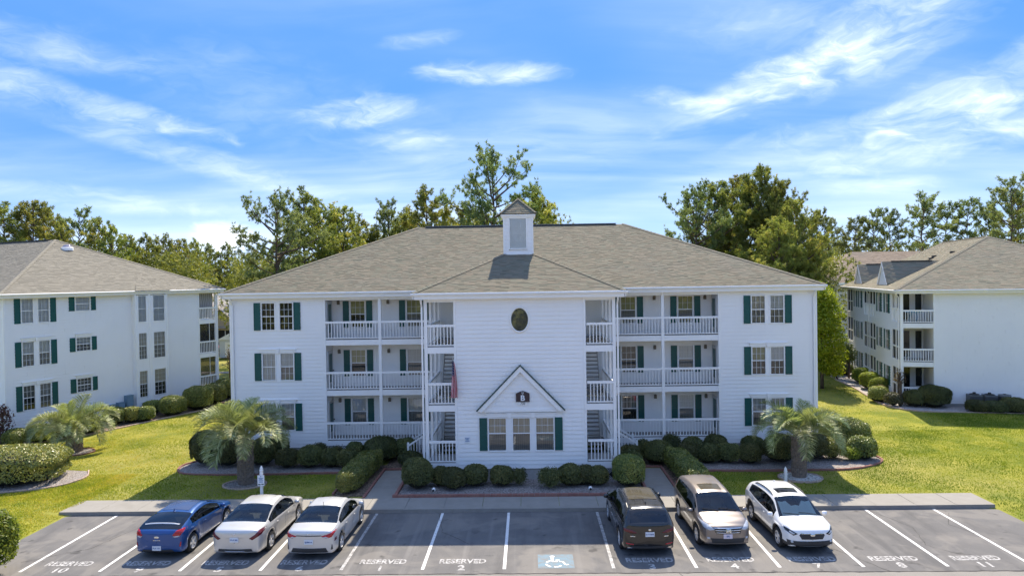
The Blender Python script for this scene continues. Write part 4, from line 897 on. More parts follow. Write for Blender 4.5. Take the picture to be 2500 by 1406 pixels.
for i, (t0, w_, h_, lab) in enumerate(((6.7, .3, .5, 'small grey utility box left of the tall grey cabinet on the left building'), (7.3, .45, .55, 'low blue grey utility box between two others on the left building'), (7.95, .5, .95, 'tallest grey utility cabinet beside the box bay on the left building'))):
    q = LB.matrix_world
    bx = -31.85+t0*math.cos(LA)+.22*math.sin(LA); by = 41.6+t0*math.sin(LA)-.22*math.cos(LA)
    u_ = empty('utility_box', (bx, by, .75), LA, label=lab, cat='utility box', group='utility boxes on the left building')
    q = MB(); q.box(-w_/2, w_/2, -.18, .16, 0, h_); q.build('cabinet', 'metal_blue', u_)
    q = MB(); q.box(-w_/2-.02, w_/2+.02, -.2, .16, h_, h_+.03); q.box(-w_/2+.04, w_/2-.04, -.195, -.18, .08, h_-.08); q.build('cover', 'metal_blue', u_)
# ------------------------------------------------------------------ ground
AX0, AX1, AY1, SEAM = -19.15, 19.45, 28.40, 22.45
def gz(x, y):
    """lawn height: level with the walk, easing down to the asphalt edge"""
    if y < SEAM-.1: d = -1.
    elif AX0 < x < AX1 and y < AY1+.3: d = -1.
    else:
        d = y-SEAM if (x <= AX0 or x >= AX1) else 9.
        if x <= AX0: d = min(d, max(AX0-x, 0) if y < AY1 else math.hypot(AX0-x, y-AY1)+.3)
        if x >= AX1: d = min(d, max(x-AX1, 0) if y < AY1 else math.hypot(x-AX1, y-AY1)+.3)
        if AX0 < x < AX1: d = 9.
    if d < 0: return -.08
    s_ = min(d/1.1, 1.); s_ = s_*s_*(3-2*s_)
    return .004+.13*s_+.02*math.sin(x*.31+1)*math.sin(y*.23)*s_
xs = sorted(set([-900, -500, -250, -150, -110, -80, -60]+list(np.arange(-50, -20.4, 1.))+list(np.arange(-20.4, -18.9, .25))+[AX0]+list(np.arange(-18, 19, 1.5))+[AX1]+list(np.arange(19.5, 21, .25))+list(np.arange(21, 50, 1.))+[55, 65, 80, 110, 150, 250, 500, 900]))
ys = sorted(set([-400, -120, -40, 0, 10, 18, 20, 21.5, 22.3, SEAM]+list(np.arange(22.7, 28.5, .5))+[AY1, 28.75]+list(np.arange(29.3, 60, .8))+list(np.arange(60, 100, 4.))+[110, 130, 160, 220, 400, 900]))
V = [(x, y, gz(x, y)) for y in ys for x in xs]; nx = len(xs)
Fc = [(j*nx+i, j*nx+i+1, (j+1)*nx+i+1, (j+1)*nx+i) for j in range(len(ys)-1) for i in range(nx-1)]
me = bpy.data.meshes.new('ground'); me.from_pydata(V, [], Fc); me.polygons.foreach_set('use_smooth', [True]*len(Fc))
GR = tag(add('ground', me, 'ground'), 'sunny green lawn around the buildings', kind='structure')
# asphalt
q = MB(); q.slab([(AX0-.02, SEAM), (AX1+.02, SEAM), (AX1+.02, AY1), (AX0-.02, AY1)], -.3, 0); PK = q.build('parking_lot', 'asphalt', kind='structure')
q = MB(); q.slab([(-80, -60), (80, -60), (80, SEAM-.03), (-80, SEAM-.03)], -.3, -.003); RD = q.build('road', 'aisle_asphalt', kind='structure')
def crack(pts, w_, parent, seed):
    rg = random.Random(seed); m_ = MB(); P = []
    for (a, b) in zip(pts, pts[1:]):
        n = max(2, int(math.dist(a, b)/.25))
        for i in range(n): t_ = i/n; P.append((a[0]+(b[0]-a[0])*t_+rg.uniform(-.025, .025), a[1]+(b[1]-a[1])*t_+rg.uniform(-.03, .03)))
    P.append(pts[-1]); 
    for a, b in zip(P, P[1:]):
        d = Vector((b[0]-a[0], b[1]-a[1])).normalized(); n_ = Vector((-d.y, d.x)); wa = w_*rg.uniform(.4, 1.3)
        m_.face((a[0]-n_.x*wa, a[1]-n_.y*wa, .004), (b[0]-n_.x*wa, b[1]-n_.y*wa, .004), (b[0]+n_.x*wa, b[1]+n_.y*wa, .004), (a[0]+n_.x*wa, a[1]+n_.y*wa, .004))
    m_.build('crack', 'crack', parent, fixn=False)
crack([(-24, SEAM-.02), (24, SEAM-.02)], .02, PK, 1); crack([(12.0, SEAM), (11.2, 24.0), (10.9, 24.4)], .012, PK, 2); crack([(5.2, SEAM), (5.5, 21.5)], .012, PK, 3); crack([(-17.5, 23.6), (-15.8, 24.8), (-15.2, 26.9), (-13.9, 28.3)], .010, PK, 11); crack([(14.2, 28.2), (14.9, 26.3), (14.4, 24.6), (15.6, 23.1)], .009, PK, 12); crack([(-3.4, 28.3), (-3.0, 26.2), (-1.9, 25.0)], .009, PK, 13); crack([(17.2, 27.9), (16.4, 26.6), (17.0, 25.2)], .008, PK, 14); crack([(-2, SEAM-1.2), (9, SEAM-.9), (20, SEAM-1.6)], .012, PK, 4)
# stall lines
SX = [-16.95+2.74*i for i in range(7)]; SX += [SX[6]+3.64+2.74*i for i in range(6)]
for i, x in enumerate(SX):
    q = MB(); y1 = 28.33 if i != 1 else 26.2
    q.face((x-.055, 22.80, .004), (x+.055, 22.80, .004), (x+.055, y1, .004), (x-.055, y1, .004)); q.build('stall_line', 'paint_white' if i not in (4, 7) else 'paint_worn', PK, fixn=False)
q = MB(); q.face((SX[1]-.055, 26.2, .004), (SX[1]+.055, 26.2, .004), (SX[1]+.055, 28.3, .004), (SX[1]-.055, 28.3, .004)); q.build('stall_line', 'paint_worn', PK, fixn=False)
NUM = {0: '10', 1: '9', 2: '5', 3: '6', 4: '1', 5: '2', 7: '3', 8: '4', 9: '7', 10: '8', 11: '11'}
res_me = text_mesh('lettering', 'RESERVED', .50, 'paint_worn', 0, 1.0, True)
wres = max(v_.co.x for v_ in res_me.vertices)-min(v_.co.x for v_ in res_me.vertices)
for v_ in res_me.vertices: v_.co.x *= 1.6/wres
for k, nm in NUM.items():
    xc = (SX[k]+SX[k+1])/2-.08 if k+1 < len(SX) else SX[k]+1.37-.08
    o = add('lettering', res_me, None, PK, (xc, 23.44, .0045)); 
    me = text_mesh('stall_number', nm, .56, 'paint_worn', 0, .98, True); add('stall_number', me, None, PK, (xc, 22.90, .0045))
# wheelchair marking
q = MB(); q.face((.62, 22.84, .004), (1.84, 22.84, .004), (1.84, 23.98, .004), (.62, 23.98, .004)); AD = q.build('accessible_panel', 'paint_blue', PK, fixn=False)
q = MB()
def bar(pts, w_, z=.008):
    for a, b in zip(pts, pts[1:]):
        d = Vector((b[0]-a[0], b[1]-a[1])).normalized(); n_ = Vector((-d.y, d.x))*w_
        q.face((a[0]-n_.x, a[1]-n_.y, z), (b[0]-n_.x, b[1]-n_.y, z), (b[0]+n_.x, b[1]+n_.y, z), (a[0]+n_.x, a[1]+n_.y, z))
cx0, cy0 = 1.17, 23.28
q.face(*[(1.12+.085*math.cos(a*.5236), 23.79+.085*math.sin(a*.5236), .008) for a in range(12)])
bar([(1.11, 23.72), (1.12, 23.48)], .05); bar([(1.22, 23.50), (1.37, 23.50)], .028); bar([(1.09, 23.38), (1.29, 23.38)], .04); bar([(1.34, 23.38), (1.47, 23.36), (1.55, 23.12)], .035); bar([(1.55, 23.10), (1.66, 23.14)], .035)
arc = [(1.17+.27*math.cos(R(a)), 23.20+.27*math.sin(R(a))) for a in range(100, 340, 12)]; bar(arc[:6], .04); bar(arc[7:13], .04); bar(arc[14:], .04)
q.build('wheelchair_symbol', 'paint_white', AD, fixn=False)
# sidewalk slabs and kerb
q = MB(); q.box(-19.45, 19.35, 28.38, 28.55, -.2, .146); KB = q.build('kerb', 'kerb', kind='structure')
q = MB(); q.box(-19.42, 19.32, 28.56, 29.88, -.2, .135); SW = q.build('sidewalk', 'concrete', kind='structure')
x = -19.45; i = 0
while x < 19.3:
    x2 = min(x+1.62, 19.35); q = MB(); q.slab([(x+.008, 28.385), (x2-.008, 28.385), (x2-.008, 29.90), (x+.008, 29.90)], .1, .150+.003*((i*7) % 3)); q.build('paving_slab', 'concrete', SW); x = x2; i += 1
for s, nm in ((-1, 'path'), (1, 'path')):
    y = 29.915; PT = MB(Fr(0, 0, 0)).slab([(s*5.66, 29.915), (s*6.86, 29.915), (s*6.86, 34.2), (s*5.66, 34.2)][::s], -.1, .13).build('path', 'concrete', kind='structure')
    for j in range(3): MB().slab([(s*5.66, y+.006), (s*6.86, y+.006), (s*6.86, y+1.425), (s*5.66, y+1.425)][::s], .1, .152+.002*j).build('paving_slab', 'concrete', PT); y += 1.43
MB().slab([(-75, 70.2), (-20, 72.2), (-20, 73.6), (-75, 71.6)], .0, .17).build('path', 'concrete', kind='structure')
# planting beds with edging
def smooth(P, n=4, closed=True):
    out = []; N = len(P)
    for i in range(N if closed else N-1):
        p0, p1, p2, p3 = (Vector(P[(i+k) % N] if closed else P[min(max(i+k, 0), N-1)]) for k in (-1, 0, 1, 2))
        for j in range(n):
            t_ = j/n; out.append(tuple(.5*((2*p1)+(p2-p0)*t_+(2*p0-5*p1+4*p2-p3)*t_*t_+(3*p1-p0-3*p2+p3)*t_**3)))
    if not closed: out.append(tuple(P[-1]))
    return out
_eb = {}
def edging(bed, line, mat, h=.13, w_=.10, L=.24):
    k = (mat, h, w_, L)
    if k not in _eb:
        m_ = MB(); b = .012; m_.box(-L/2+.006, L/2-.006, -w_/2, w_/2, -.05, h-b); m_.hexa([(-L/2+.006, -w_/2, h-b), (L/2-.006, -w_/2, h-b), (L/2-.006, w_/2, h-b), (-L/2+.006, w_/2, h-b), (-L/2+.018, -w_/2+b, h), (L/2-.018, -w_/2+b, h), (L/2-.018, w_/2-b, h), (-L/2+.018, w_/2-b, h)])
        _eb[k] = m_.mesh('edging_block', mat)
    acc = 0.
    for a, b in zip(line, line[1:]):
        d = math.dist(a, b)
        while acc < d:
            t_ = acc/d; x, y = a[0]+(b[0]-a[0])*t_, a[1]+(b[1]-a[1])*t_
            o = add('edging_block', _eb[k], None, bed, (x, y, .10+random.uniform(-.008, .008)), math.atan2(b[1]-a[1], b[0]-a[0])+random.uniform(-.03, .03)); acc += L
        acc -= d
def bed(poly, mat, lab, line=None, emat='edging_red', z=.165, **kw):
    b = MB().slab(poly, -.05, z).build('garden_bed', mat); tag(b, kind='structure')
    if line: edging(b, line, emat, **kw)
    return b
fl = smooth([(-15.9, 37.2), (-17.1, 36.6), (-17.75, 35.4), (-17.3, 34.2), (-16.2, 33.72), (-13.6, 33.62), (-10.5, 33.78), (-8.5, 33.85)], 4, False)
bed(fl+[(-8.4, 37.2)], 'gravel', '', fl+[(-8.42, 30.3)])
bed([(-8.38, 30.2), (-7.0, 30.2), (-7.0, 35.2), (-8.38, 35.2)], 'mulch', '', [(-6.93, 30.0), (-6.93, 34.4), (-5.6, 34.4)])
bed([(-7.0, 34.5), (-4.6, 34.5), (-4.6, 37.2), (-7.0, 37.2)], 'mulch', '', z=.16)
bed([(-5.5, 30.02), (5.5, 30.02), (5.5, 34.4), (3.2, 34.4), (3.2, 32.5), (-3.2, 32.5), (-3.2, 34.4), (-5.5, 34.4)], 'gravel', '', [(-5.55, 34.3), (-5.55, 29.98), (5.55, 29.98), (5.55, 34.3)], w_=.13, h=.17)
bed([(7.0, 30.2), (8.38, 30.2), (8.38, 35.2), (7.0, 35.2)], 'mulch', '', [(6.93, 30.0), (6.93, 34.4), (5.6, 34.4)])
bed([(4.6, 34.5), (7.0, 34.5), (7.0, 37.2), (4.6, 37.2)], 'mulch', '', z=.16)
fr_ = smooth([(8.4, 33.7), (10.5, 33.55), (13.6, 33.55), (15.8, 33.62), (17.4, 34.3), (18.3, 35.3), (18.1, 36.6), (17.0, 37.6), (15.9, 38.0)], 4, False)
bed([(8.4, 37.2)]+fr_, 'gravel', '', [(8.42, 30.3)]+fr_)
for cx_, cy_, rr, mt_, em in ((-13.1, 32.1, .98, 'gravel', 'edging_pale'), (13.05, 32.4, .98, 'gravel_white', 'edging_pale'), (-25.6, 38.6, 1.05, 'gravel', 'edging_red')):
    el_ = [(cx_+rr*math.cos(a*.2618), cy_+rr*.8*math.sin(a*.2618)) for a in range(25)]
    bed(el_[:24], mt_, '', el_, em, w_=.08, h=.10, L=.18)
hl = smooth([(-30, 30.6), (-26, 30.7), (-23.5, 31.2), (-22.0, 32.0), (-21.6, 33.4), (-22.2, 34.6)], 4, False)
bed(hl+[(-30, 36)], 'gravel', '', hl, 'edging_pale', w_=.07)
ll = smooth([(-33.5, 39.0), (-30.8, 39.8), (-27.8, 42.9), (-26.2, 46.2), (-24.9, 49.2), (-23.8, 51.5), (-23.2, 54.), (-23.6, 57.)], 4, False)
bed(ll+[(-25.6, 57.2), (-31.9, 41.7), (-35, 42)], 'mulch', '', ll, 'edging_pale')
rl_ = smooth([(36., 45.2), (33.3, 46.2), (29.8, 46.9), (27., 47.6), (25.9, 49.9), (26.6, 54.), (27.3, 57.5), (27.9, 62.), (28.9, 66.), (30.4, 70.)], 4, False)
bed(rl_+[(33.5, 70.), (27.3, 50.), (36., 47.9)], 'gravel_pale', '', rl_, 'edging_pale')

# ------------------------------------------------------------------ grass blades (nobody could count them)
def grass_patch(n, x0, x1, y0, y1, hmax, keep=None):
    x = RNG.uniform(x0, x1, n); y = RNG.uniform(y0, y1, n)
    return x, y
def inpoly(x, y, P):
    P = np.array(P); c_ = np.zeros(len(x), bool); j = len(P)-1
    for i in range(len(P)):
        xi, yi, xj, yj = P[i][0], P[i][1], P[j][0], P[j][1]
        if yi != yj: c_ ^= ((yi > y) != (yj > y)) & (x < (xj-xi)*(y-yi)/(yj-yi)+xi)
        j = i
    return c_
HOLES = [fl+[(-8.4, 37.2)], [(-8.5, 30.), (8.5, 30.), (8.5, 40), (-8.5, 40)], [(8.4, 37.2)]+fr_, hl+[(-30, 36)], ll+[(-25.6, 57.2), (-31.9, 41.7), (-35, 42)], rl_+[(33.5, 70.), (27.3, 50.), (36., 47.9)], [(-15.9, 37.2), (15.9, 37.2), (15.9, 56), (-15.9, 56)]]
HOLES += [[(cx_+rr*math.cos(a*.2618), cy_+rr*.8*math.sin(a*.2618)) for a in range(24)] for cx_, cy_, rr in ((-13.1, 32.1, 1.02), (13.05, 32.4, 1.02), (-25.6, 38.6, 1.1))]
gx, gy = [], []
for n, x0, x1, y0, y1 in ((70000, -31, -19.2, 22.5, 34), (75000, -28, -8, 29.95, 42), (45000, -27, -15, 42, 60), (75000, 8.3, 27, 29.95, 42), (60000, 15, 36, 40, 62), (45000, 26.8, 37, 29, 47), (9000, 19.5, 26, 22.5, 30), (20000, -22, 31, 60, 80)):
    x = RNG.uniform(x0, x1, n); y = RNG.uniform(y0, y1, n); k = np.ones(n, bool)
    for h in HOLES: k &= ~inpoly(x, y, h)
    k &= ~((x > AX0-.05) & (x < AX1+.05) & (y < 29.93)); gx.append(x[k]); gy.append(y[k])
gx, gy = np.concatenate(gx), np.concatenate(gy); n = len(gx)
def vnoise(x, y, s, seed):
    rg = np.random.default_rng(seed); G = rg.uniform(0, 1, (64, 64)); xx, yy = (x*s) % 63, (y*s) % 63; i, j = xx.astype(int), yy.astype(int); u, v = xx-i, yy-j; u = u*u*(3-2*u); v = v*v*(3-2*v)
    return (G[i, j]*(1-u)+G[i+1, j]*u)*(1-v)+(G[i, j+1]*(1-u)+G[i+1, j+1]*u)*v
nz = .5*vnoise(gx, gy, .35, 3)+.3*vnoise(gx, gy, 1.1, 4)+.2*vnoise(gx, gy, 3., 5)
hgt = .025+.05*np.clip((nz-.3)*2., 0, 1)*RNG.uniform(.5, 1.2, n)+.01; wd = RNG.uniform(.010, .022, n)
an = RNG.uniform(0, 6.283, n); lean = RNG.normal(0, .5, (n, 2))*hgt[:, None]
gz0 = np.array([gz(a, b) for a, b in zip(gx, gy)])
P = np.zeros((n, 3, 3)); dx, dy = np.cos(an)*wd, np.sin(an)*wd
P[:, 0] = np.stack([gx-dx, gy-dy, gz0-.005], 1); P[:, 1] = np.stack([gx+dx, gy+dy, gz0-.005], 1); P[:, 2] = np.stack([gx+lean[:, 0], gy+lean[:, 1], gz0+hgt], 1)
gv = np.clip(.44+1.1*(.5-nz)+.75*(vnoise(gx, gy, .10, 9)-.5)+.4*np.clip(vnoise(gx, gy, .8, 21)-.72, 0, 1)*3+RNG.normal(0, .15, n), 0, 1)
tag(add('grass', np_mesh('grass', P, 3, 'grass_blade', gv)), 'short green and yellowish lawn grass around the buildings', 'grass', kind='stuff')

# ------------------------------------------------------------------ shrubs
def leaf_faces(P, N, size, rg, tilt=.7, asp=.55):
    """leaf-shaped quads at points P with outward normals N"""
    n = len(P); N = N+rg.normal(0, tilt, (n, 3)); N /= np.linalg.norm(N, axis=1)[:, None]
    a = rg.normal(0, 1, (n, 3)); a -= N*(a*N).sum(1)[:, None]; a /= np.linalg.norm(a, axis=1)[:, None]; b = np.cross(N, a)
    s_ = (size*rg.uniform(.6, 1.35, n))[:, None]
    return np.stack([P-a*s_, P+b*s_*asp+N*s_*.15, P+a*s_, P-b*s_*asp+N*s_*.15], 1)
def shrub_meshes(key, sx, sy, sz, pw, n, size, mat, seed, lump=.07, loose=0., fuzz=.03):
    """superellipsoid bush of half sizes sx, sy and height sz: leaves and a dark core"""
    rg = np.random.default_rng(seed)
    d = rg.normal(0, 1, (n, 3)); d[:, 2] = np.where(d[:, 2] < -.55*np.abs(d).max(1), -d[:, 2]*.6, d[:, 2]); d /= np.linalg.norm(d, axis=1)[:, None]
    r_ = (np.abs(d)**pw).sum(1)**(-1/pw)
    ph = rg.uniform(0, 6.28, 6); fq = rg.uniform(2, 5, 6)
    lum = 1+lump*(np.sin(d[:, 0]*fq[0]+ph[0])*np.sin(d[:, 1]*fq[1]+ph[1])+np.sin(d[:, 2]*fq[2]*1.5+ph[2])*np.sin(d[:, 0]*fq[3]*1.7+ph[3])*.7)
    dep = 1-loose*rg.uniform(0, 1, n)**2
    q = d*(r_*lum*dep)[:, None]; H2 = sz/2
    P = q*np.array([sx, sy, H2])+np.array([0, 0, H2*1.0]); P += rg.normal(0, fuzz, (n, 3)); P[:, 2] = np.maximum(P[:, 2], .02)
    Nn = np.sign(q)*np.abs(q)**(pw-1)/np.array([sx, sy, H2]); Nn /= np.linalg.norm(Nn, axis=1)[:, None]+1e-9
    V = leaf_faces(P, Nn, size, rg)
    vv = np.clip(.25+.4*P[:, 2]/sz*0+rg.beta(2, 2.2, n)*.75+.12*np.sin(P[:, 0]*5+ph[4])*np.sin(P[:, 1]*4+ph[5]), 0, 1)
    lf = np_mesh('leaves', V, 4, mat, vv)
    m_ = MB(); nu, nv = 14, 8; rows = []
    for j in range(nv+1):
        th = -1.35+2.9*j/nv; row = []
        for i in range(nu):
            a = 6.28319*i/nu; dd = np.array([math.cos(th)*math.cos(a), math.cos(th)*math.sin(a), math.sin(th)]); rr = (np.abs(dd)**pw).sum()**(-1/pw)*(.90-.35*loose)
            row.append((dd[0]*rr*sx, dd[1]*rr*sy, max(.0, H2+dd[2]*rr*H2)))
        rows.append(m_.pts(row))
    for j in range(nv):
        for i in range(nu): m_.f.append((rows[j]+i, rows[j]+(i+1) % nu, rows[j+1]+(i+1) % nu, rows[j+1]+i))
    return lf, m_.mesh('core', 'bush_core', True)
_sm = {}
def shrub(x, y, w_, h, lab, kind='ball', d=None, rz=None, z=.15, name='shrub', cat='shrub', grp=None, mat='shrub_leaf', dens=1., loose=0., pw=None, size=.038):
    d = d or w_; pw = pw or {'ball': 2.5, 'box': 4.5, 'flat': 3.2}[kind]
    ky = (kind, round(w_*5), round(d*5), round(h*5), mat, loose > 0)
    if ky not in _sm or loose > 0 or max(w_, d) > 2.2:
        area = 3.1*(w_*d/2+(w_+d)*h/2); n = int(min(26000, area*1100*dens)); _sm[ky] = shrub_meshes(ky, w_/2, d/2, h, pw, n, size, mat, int(abs(x*131+y*17))+3, loose=loose, lump=.05 if kind != 'ball' else .07, fuzz=.02+.08*loose)
    o = empty(name, (x, y, z), random.uniform(0, 6.28) if rz is None else rz, label=lab, cat=cat)
    if grp: o['group'] = grp
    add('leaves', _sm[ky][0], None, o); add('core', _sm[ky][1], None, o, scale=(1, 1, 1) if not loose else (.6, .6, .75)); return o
SH = [ # x, front y, width, height, kind, label, extra
 (-12.04, 34.6, 1.15, 1.05, 'ball', 'dark round shrub nearest the left palm in the front row under the left porch', {}),
 (-10.92, 34.6, 1.28, 1.15, 'ball', 'dark round shrub second from the left palm in the row under the left porch', {}),
 (-9.84, 34.65, 1.05, 1.0, 'ball', 'dark round shrub third from the left palm in the row under the left porch', {}),
 (-8.85, 34.5, 1.1, 1.05, 'ball', 'dark round shrub just left of the left walkway hedge', {}),
 (-7.45, 35.55, 1.75, 1.35, 'ball', 'large dark round shrub at the far end of the left walkway hedge', {}),
 (-16.6, 35.2, 1.5, 1.75, 'ball', 'tall dark shrub half hidden at the left of the left palm', {}),
 (-15.3, 34.9, 1.35, 1.35, 'ball', 'dark shrub behind the left palm fronds, second from the bed tip', {}),
 (-13.55, 34.9, 1.5, 1.6, 'ball', 'dark shrub directly behind the trunk of the left palm', {}),
 (-13.0, 36.0, 1.0, 1.5, 'ball', 'dark shrub against the wall right of the left palm', {}),
 (-10.9, 36.3, .85, .9, 'ball', 'small leafy shrub against the left porch lattice, farther from the stairs', {'loose': .3}),
 (-9.0, 36.3, .95, .95, 'ball', 'small round shrub against the left porch lattice, nearer the stairs', {}),
 (-9.95, 36.4, .6, .7, 'ball', 'tiny sparse shrub at the middle of the left porch lattice', {'loose': .5}),
 (-6.2, 36.0, 1.15, 1.25, 'ball', 'dark shrub behind the handrail of the left steps', {}),
 (-5.75, 34.75, 1.1, .75, 'flat', 'low dark shrub in front of the left steps', {}),
 (-4.75, 30.75, 1.55, 1.5, 'ball', 'largest round clipped shrub at the left corner of the entrance bed', {'pw': 3.0}),
 (-3.72, 31.3, .9, 1.0, 'ball', 'dark shrub just right of the largest round shrub, set back', {}),
 (-3.08, 30.8, .98, 1.1, 'ball', 'rounded shrub in front beside the bed spotlight', {}),
 (-2.15, 31.15, 1.15, 1.1, 'ball', 'dark round shrub below the notice sign', {'pw': 3.}),
 (-.9, 31.2, 1.05, 1.0, 'ball', 'dark round shrub below the left pane of the triple window', {}),
 (-.12, 31.3, .62, .85, 'ball', 'sparse narrow shrub left of the bare patch under the triple window', {'loose': .5}),
 (1.28, 30.8, .95, .95, 'ball', 'sparse twiggy shrub right of the bare patch under the triple window', {'loose': .5}),
 (2.22, 31.15, 1.05, 1.1, 'ball', 'dark clipped shrub below the right shutter of the triple window', {'pw': 3.}),
 (2.95, 31.3, .85, .85, 'ball', 'lower shrub wedged between two taller ones right of the triple window', {}),
 (3.5, 31.15, .95, 1.0, 'ball', 'dark shrub below the railing of the right stair tower', {}),
 (4.9, 30.9, 1.45, 1.5, 'flat', 'clipped shrub with sunlit glossy top beside the right walkway', {'mat': 'hedge_leaf'}),
 (5.25, 33.0, 1.2, 1.2, 'ball', 'round shrub right behind the sunlit glossy shrub', {}),
 (5.6, 35.0, 1.2, .9, 'flat', 'low flat shrub at the foot of the right steps', {}),
 (6.35, 36.0, .85, 1.0, 'ball', 'loose shrub beside the handrail of the right steps', {'loose': .35}),
 (6.9, 34.6, 1.45, 1.25, 'ball', 'large dark shrub at the far end of the right walkway hedge', {}),
 (8.5, 34.9, 1.15, 1.05, 'ball', 'dark round shrub first right of the right walkway hedge', {}),
 (9.45, 34.75, 1.12, 1.05, 'ball', 'dark round shrub second right of the right walkway hedge', {}),
 (10.45, 34.75, 1.1, 1.02, 'ball', 'dark round shrub third right of the right walkway hedge', {}),
 (11.5, 34.6, 1.08, 1.05, 'ball', 'dark round shrub fourth right of the right walkway hedge', {}),
 (9.05, 36.2, 1.1, 1.1, 'ball', 'back row shrub against the right porch, nearest the stairs', {}),
 (10.25, 36.2, 1.2, 1.05, 'ball', 'widest back row shrub against the right porch corner', {}),
 (12.2, 36.2, 1.15, 1.1, 'ball', 'back row shrub under the right wing window', {}),
 (7.9, 36.3, .95, 1.2, 'ball', 'leafy shrub against the right porch lattice next to the steps', {'loose': .3}),
 (11.2, 36.4, .6, .6, 'ball', 'tiny yellowish shrub in the back row of the right bed', {'loose': .3, 'mat': 'hedge_leaf'}),
 (13.1, 34.55, 1.7, 1.5, 'ball', 'large black green shrub left behind the right palm', {}),
 (14.9, 35.2, 1.5, 1.4, 'ball', 'dark shrub right behind the right palm trunk', {}),
 (18.0, 37.6, 2.3, 1.5, 'ball', 'big loose sunlit bush at the back right of the right bed', {'loose': .3, 'mat': 'hedge_leaf', 'd': 1.8}),
 (16.9, 37.9, 1.6, 1.6, 'ball', 'loose bush beside the right wing corner', {'loose': .35, 'mat': 'hedge_leaf'}),
 (17.45, 35.15, 1.3, 1.1, 'flat', 'neat clipped shrub with sunny top at the right tip of the right bed', {'mat': 'hedge_leaf'}),
 (15.95, 35.2, 1.25, 1.05, 'ball', 'leafy sunlit shrub under the drooping fronds of the right palm', {'loose': .25, 'mat': 'hedge_leaf'}),
 (16.78, 35.05, .75, .65, 'ball', 'small yellow green shrub between two clipped ones in the right bed', {'loose': .4, 'mat': 'bright_leaf'}),
 (-27.9, 45.9, 1.15, 1.2, 'flat', 'first clipped shrub right of the far left palm along the left building', {'mat': 'hedge_leaf'}),
 (-27.1, 46.5, 1.0, 1.05, 'box', 'second clipped shrub right of the far left palm along the left building', {'mat': 'hedge_leaf'}),
 (-26.35, 46.9, 1.1, .98, 'flat', 'third clipped shrub right of the far left palm along the left building', {'mat': 'hedge_leaf'}),
 (-27.2, 49.2, 1.3, 1.05, 'flat', 'rounded shrub below the box bay of the left building', {'mat': 'hedge_leaf'}),
 (-25.5, 48.7, 1.7, 1.35, 'flat', 'wide clipped shrub in the middle of the left building row', {'mat': 'hedge_leaf'}),
 (-24.65, 50.9, 1.85, 1.65, 'box', 'tallest clipped shrub in the left building row', {'mat': 'hedge_leaf'}),
 (-24.4, 53.0, 1.7, 1.6, 'flat', 'clipped shrub just behind the tallest one by the left building', {'mat': 'hedge_leaf'}),
 (-24.5, 55.5, 1.7, 1.5, 'flat', 'last clipped shrub at the far end of the left building row', {'mat': 'hedge_leaf'}),
 (-27.9, 42.9, 1.3, 1.2, 'flat', 'dark shrub right behind the far left palm trunk', {}),
 (-28.7, 41.7, 1.4, 1.2, 'ball', 'dark shrub behind the far left palm crown', {}),
 (-29.4, 40.6, 1.4, 1.15, 'ball', 'green shrub left behind the far left palm', {'mat': 'hedge_leaf'}),
 (-30.3, 39.9, 1.2, 1.0, 'ball', 'green shrub beside the red leaved bush at the left edge', {'mat': 'hedge_leaf'}),
 (28.95, 48.4, 2.1, 1.5, 'ball', 'very large round dark shrub at the corner of the right building', {'pw': 2.8, 'd': 1.9}),
 (27.75, 48.9, 1.35, 1.3, 'ball', 'dark shrub left of the very large round one by the right building', {}),
 (26.2, 50.9, 1.3, 1.15, 'flat', 'clipped shrub beside the gravel edge at the right building corner', {'mat': 'hedge_leaf'}),
 (26.35, 49.2, 1.1, .95, 'ball', 'small greyish round shrub nearest the lawn by the right building', {'mat': 'dry_hedge', 'loose': .2}),
 (27.75, 53.6, 1.5, 1.3, 'flat', 'bright yellow green clipped bush along the right building', {'mat': 'bright_leaf'}),
 (28.45, 56.4, 1.6, 1.35, 'flat', 'long bright green bush along the right building, second from the corner', {'mat': 'bright_leaf'}),
 (29.2, 59.4, 1.6, 1.3, 'flat', 'third bright green bush along the right building', {'mat': 'bright_leaf'}),
 (27.1, 52.6, .95, .9, 'ball', 'brownish small shrub tucked before the bright green bush', {'mat': 'dry_leaf', 'loose': .3}),
 (29.9, 64.6, 1.6, 1.1, 'flat', 'far green bush beyond the small tree along the right building', {'mat': 'hedge_leaf'}),
 (28.6, 64.7, 1.2, 1.1, 'ball', 'lone dark round bush on the pale gravel by the right building', {}),
 (27.5, 49.2, .95, 1.0, 'ball', 'brown dry bush at the foot of the bare shrub by the right building', {'mat': 'dry_leaf', 'loose': .4}),
 (30.75, 46.7, 1.35, .75, 'flat', 'low dark shrub in front of the middle condenser', {}),
 (31.8, 46.4, 1.4, .78, 'flat', 'low dark shrub second from the condensers\u2019 left end', {}),
 (32.9, 46.2, 1.5, .95, 'flat', 'dark shrub at the right edge before the condensers', {}),
 (31.6, 68.2, 2.0, 1.2, 'flat', 'farthest green bush along the right building', {'mat': 'bright_leaf'}),
]
foliage('dry_hedge', [(0, (.05, .05, .03)), (.5, (.12, .125, .06)), (1, (.22, .2, .11))], .2)
for x, yf_, w_, h, kd, lab, kw in SH:
    k_ = .90 if yf_ < 40 and abs(x) < 14 else 1.; shrub(x, yf_+w_*.33, w_*k_*(1.05 if k_ < 1 else 1), h*k_, lab, kd, grp='shrubs in the planting beds', **kw)
shrub(-7.72, 32.6, 1.05, .95, 'long low clipped hedge along the left walkway, its near end sunlit', 'box', d=4.6, rz=R(-3), name='hedge', cat='hedge', mat='hedge_leaf_shaded', pw=7)
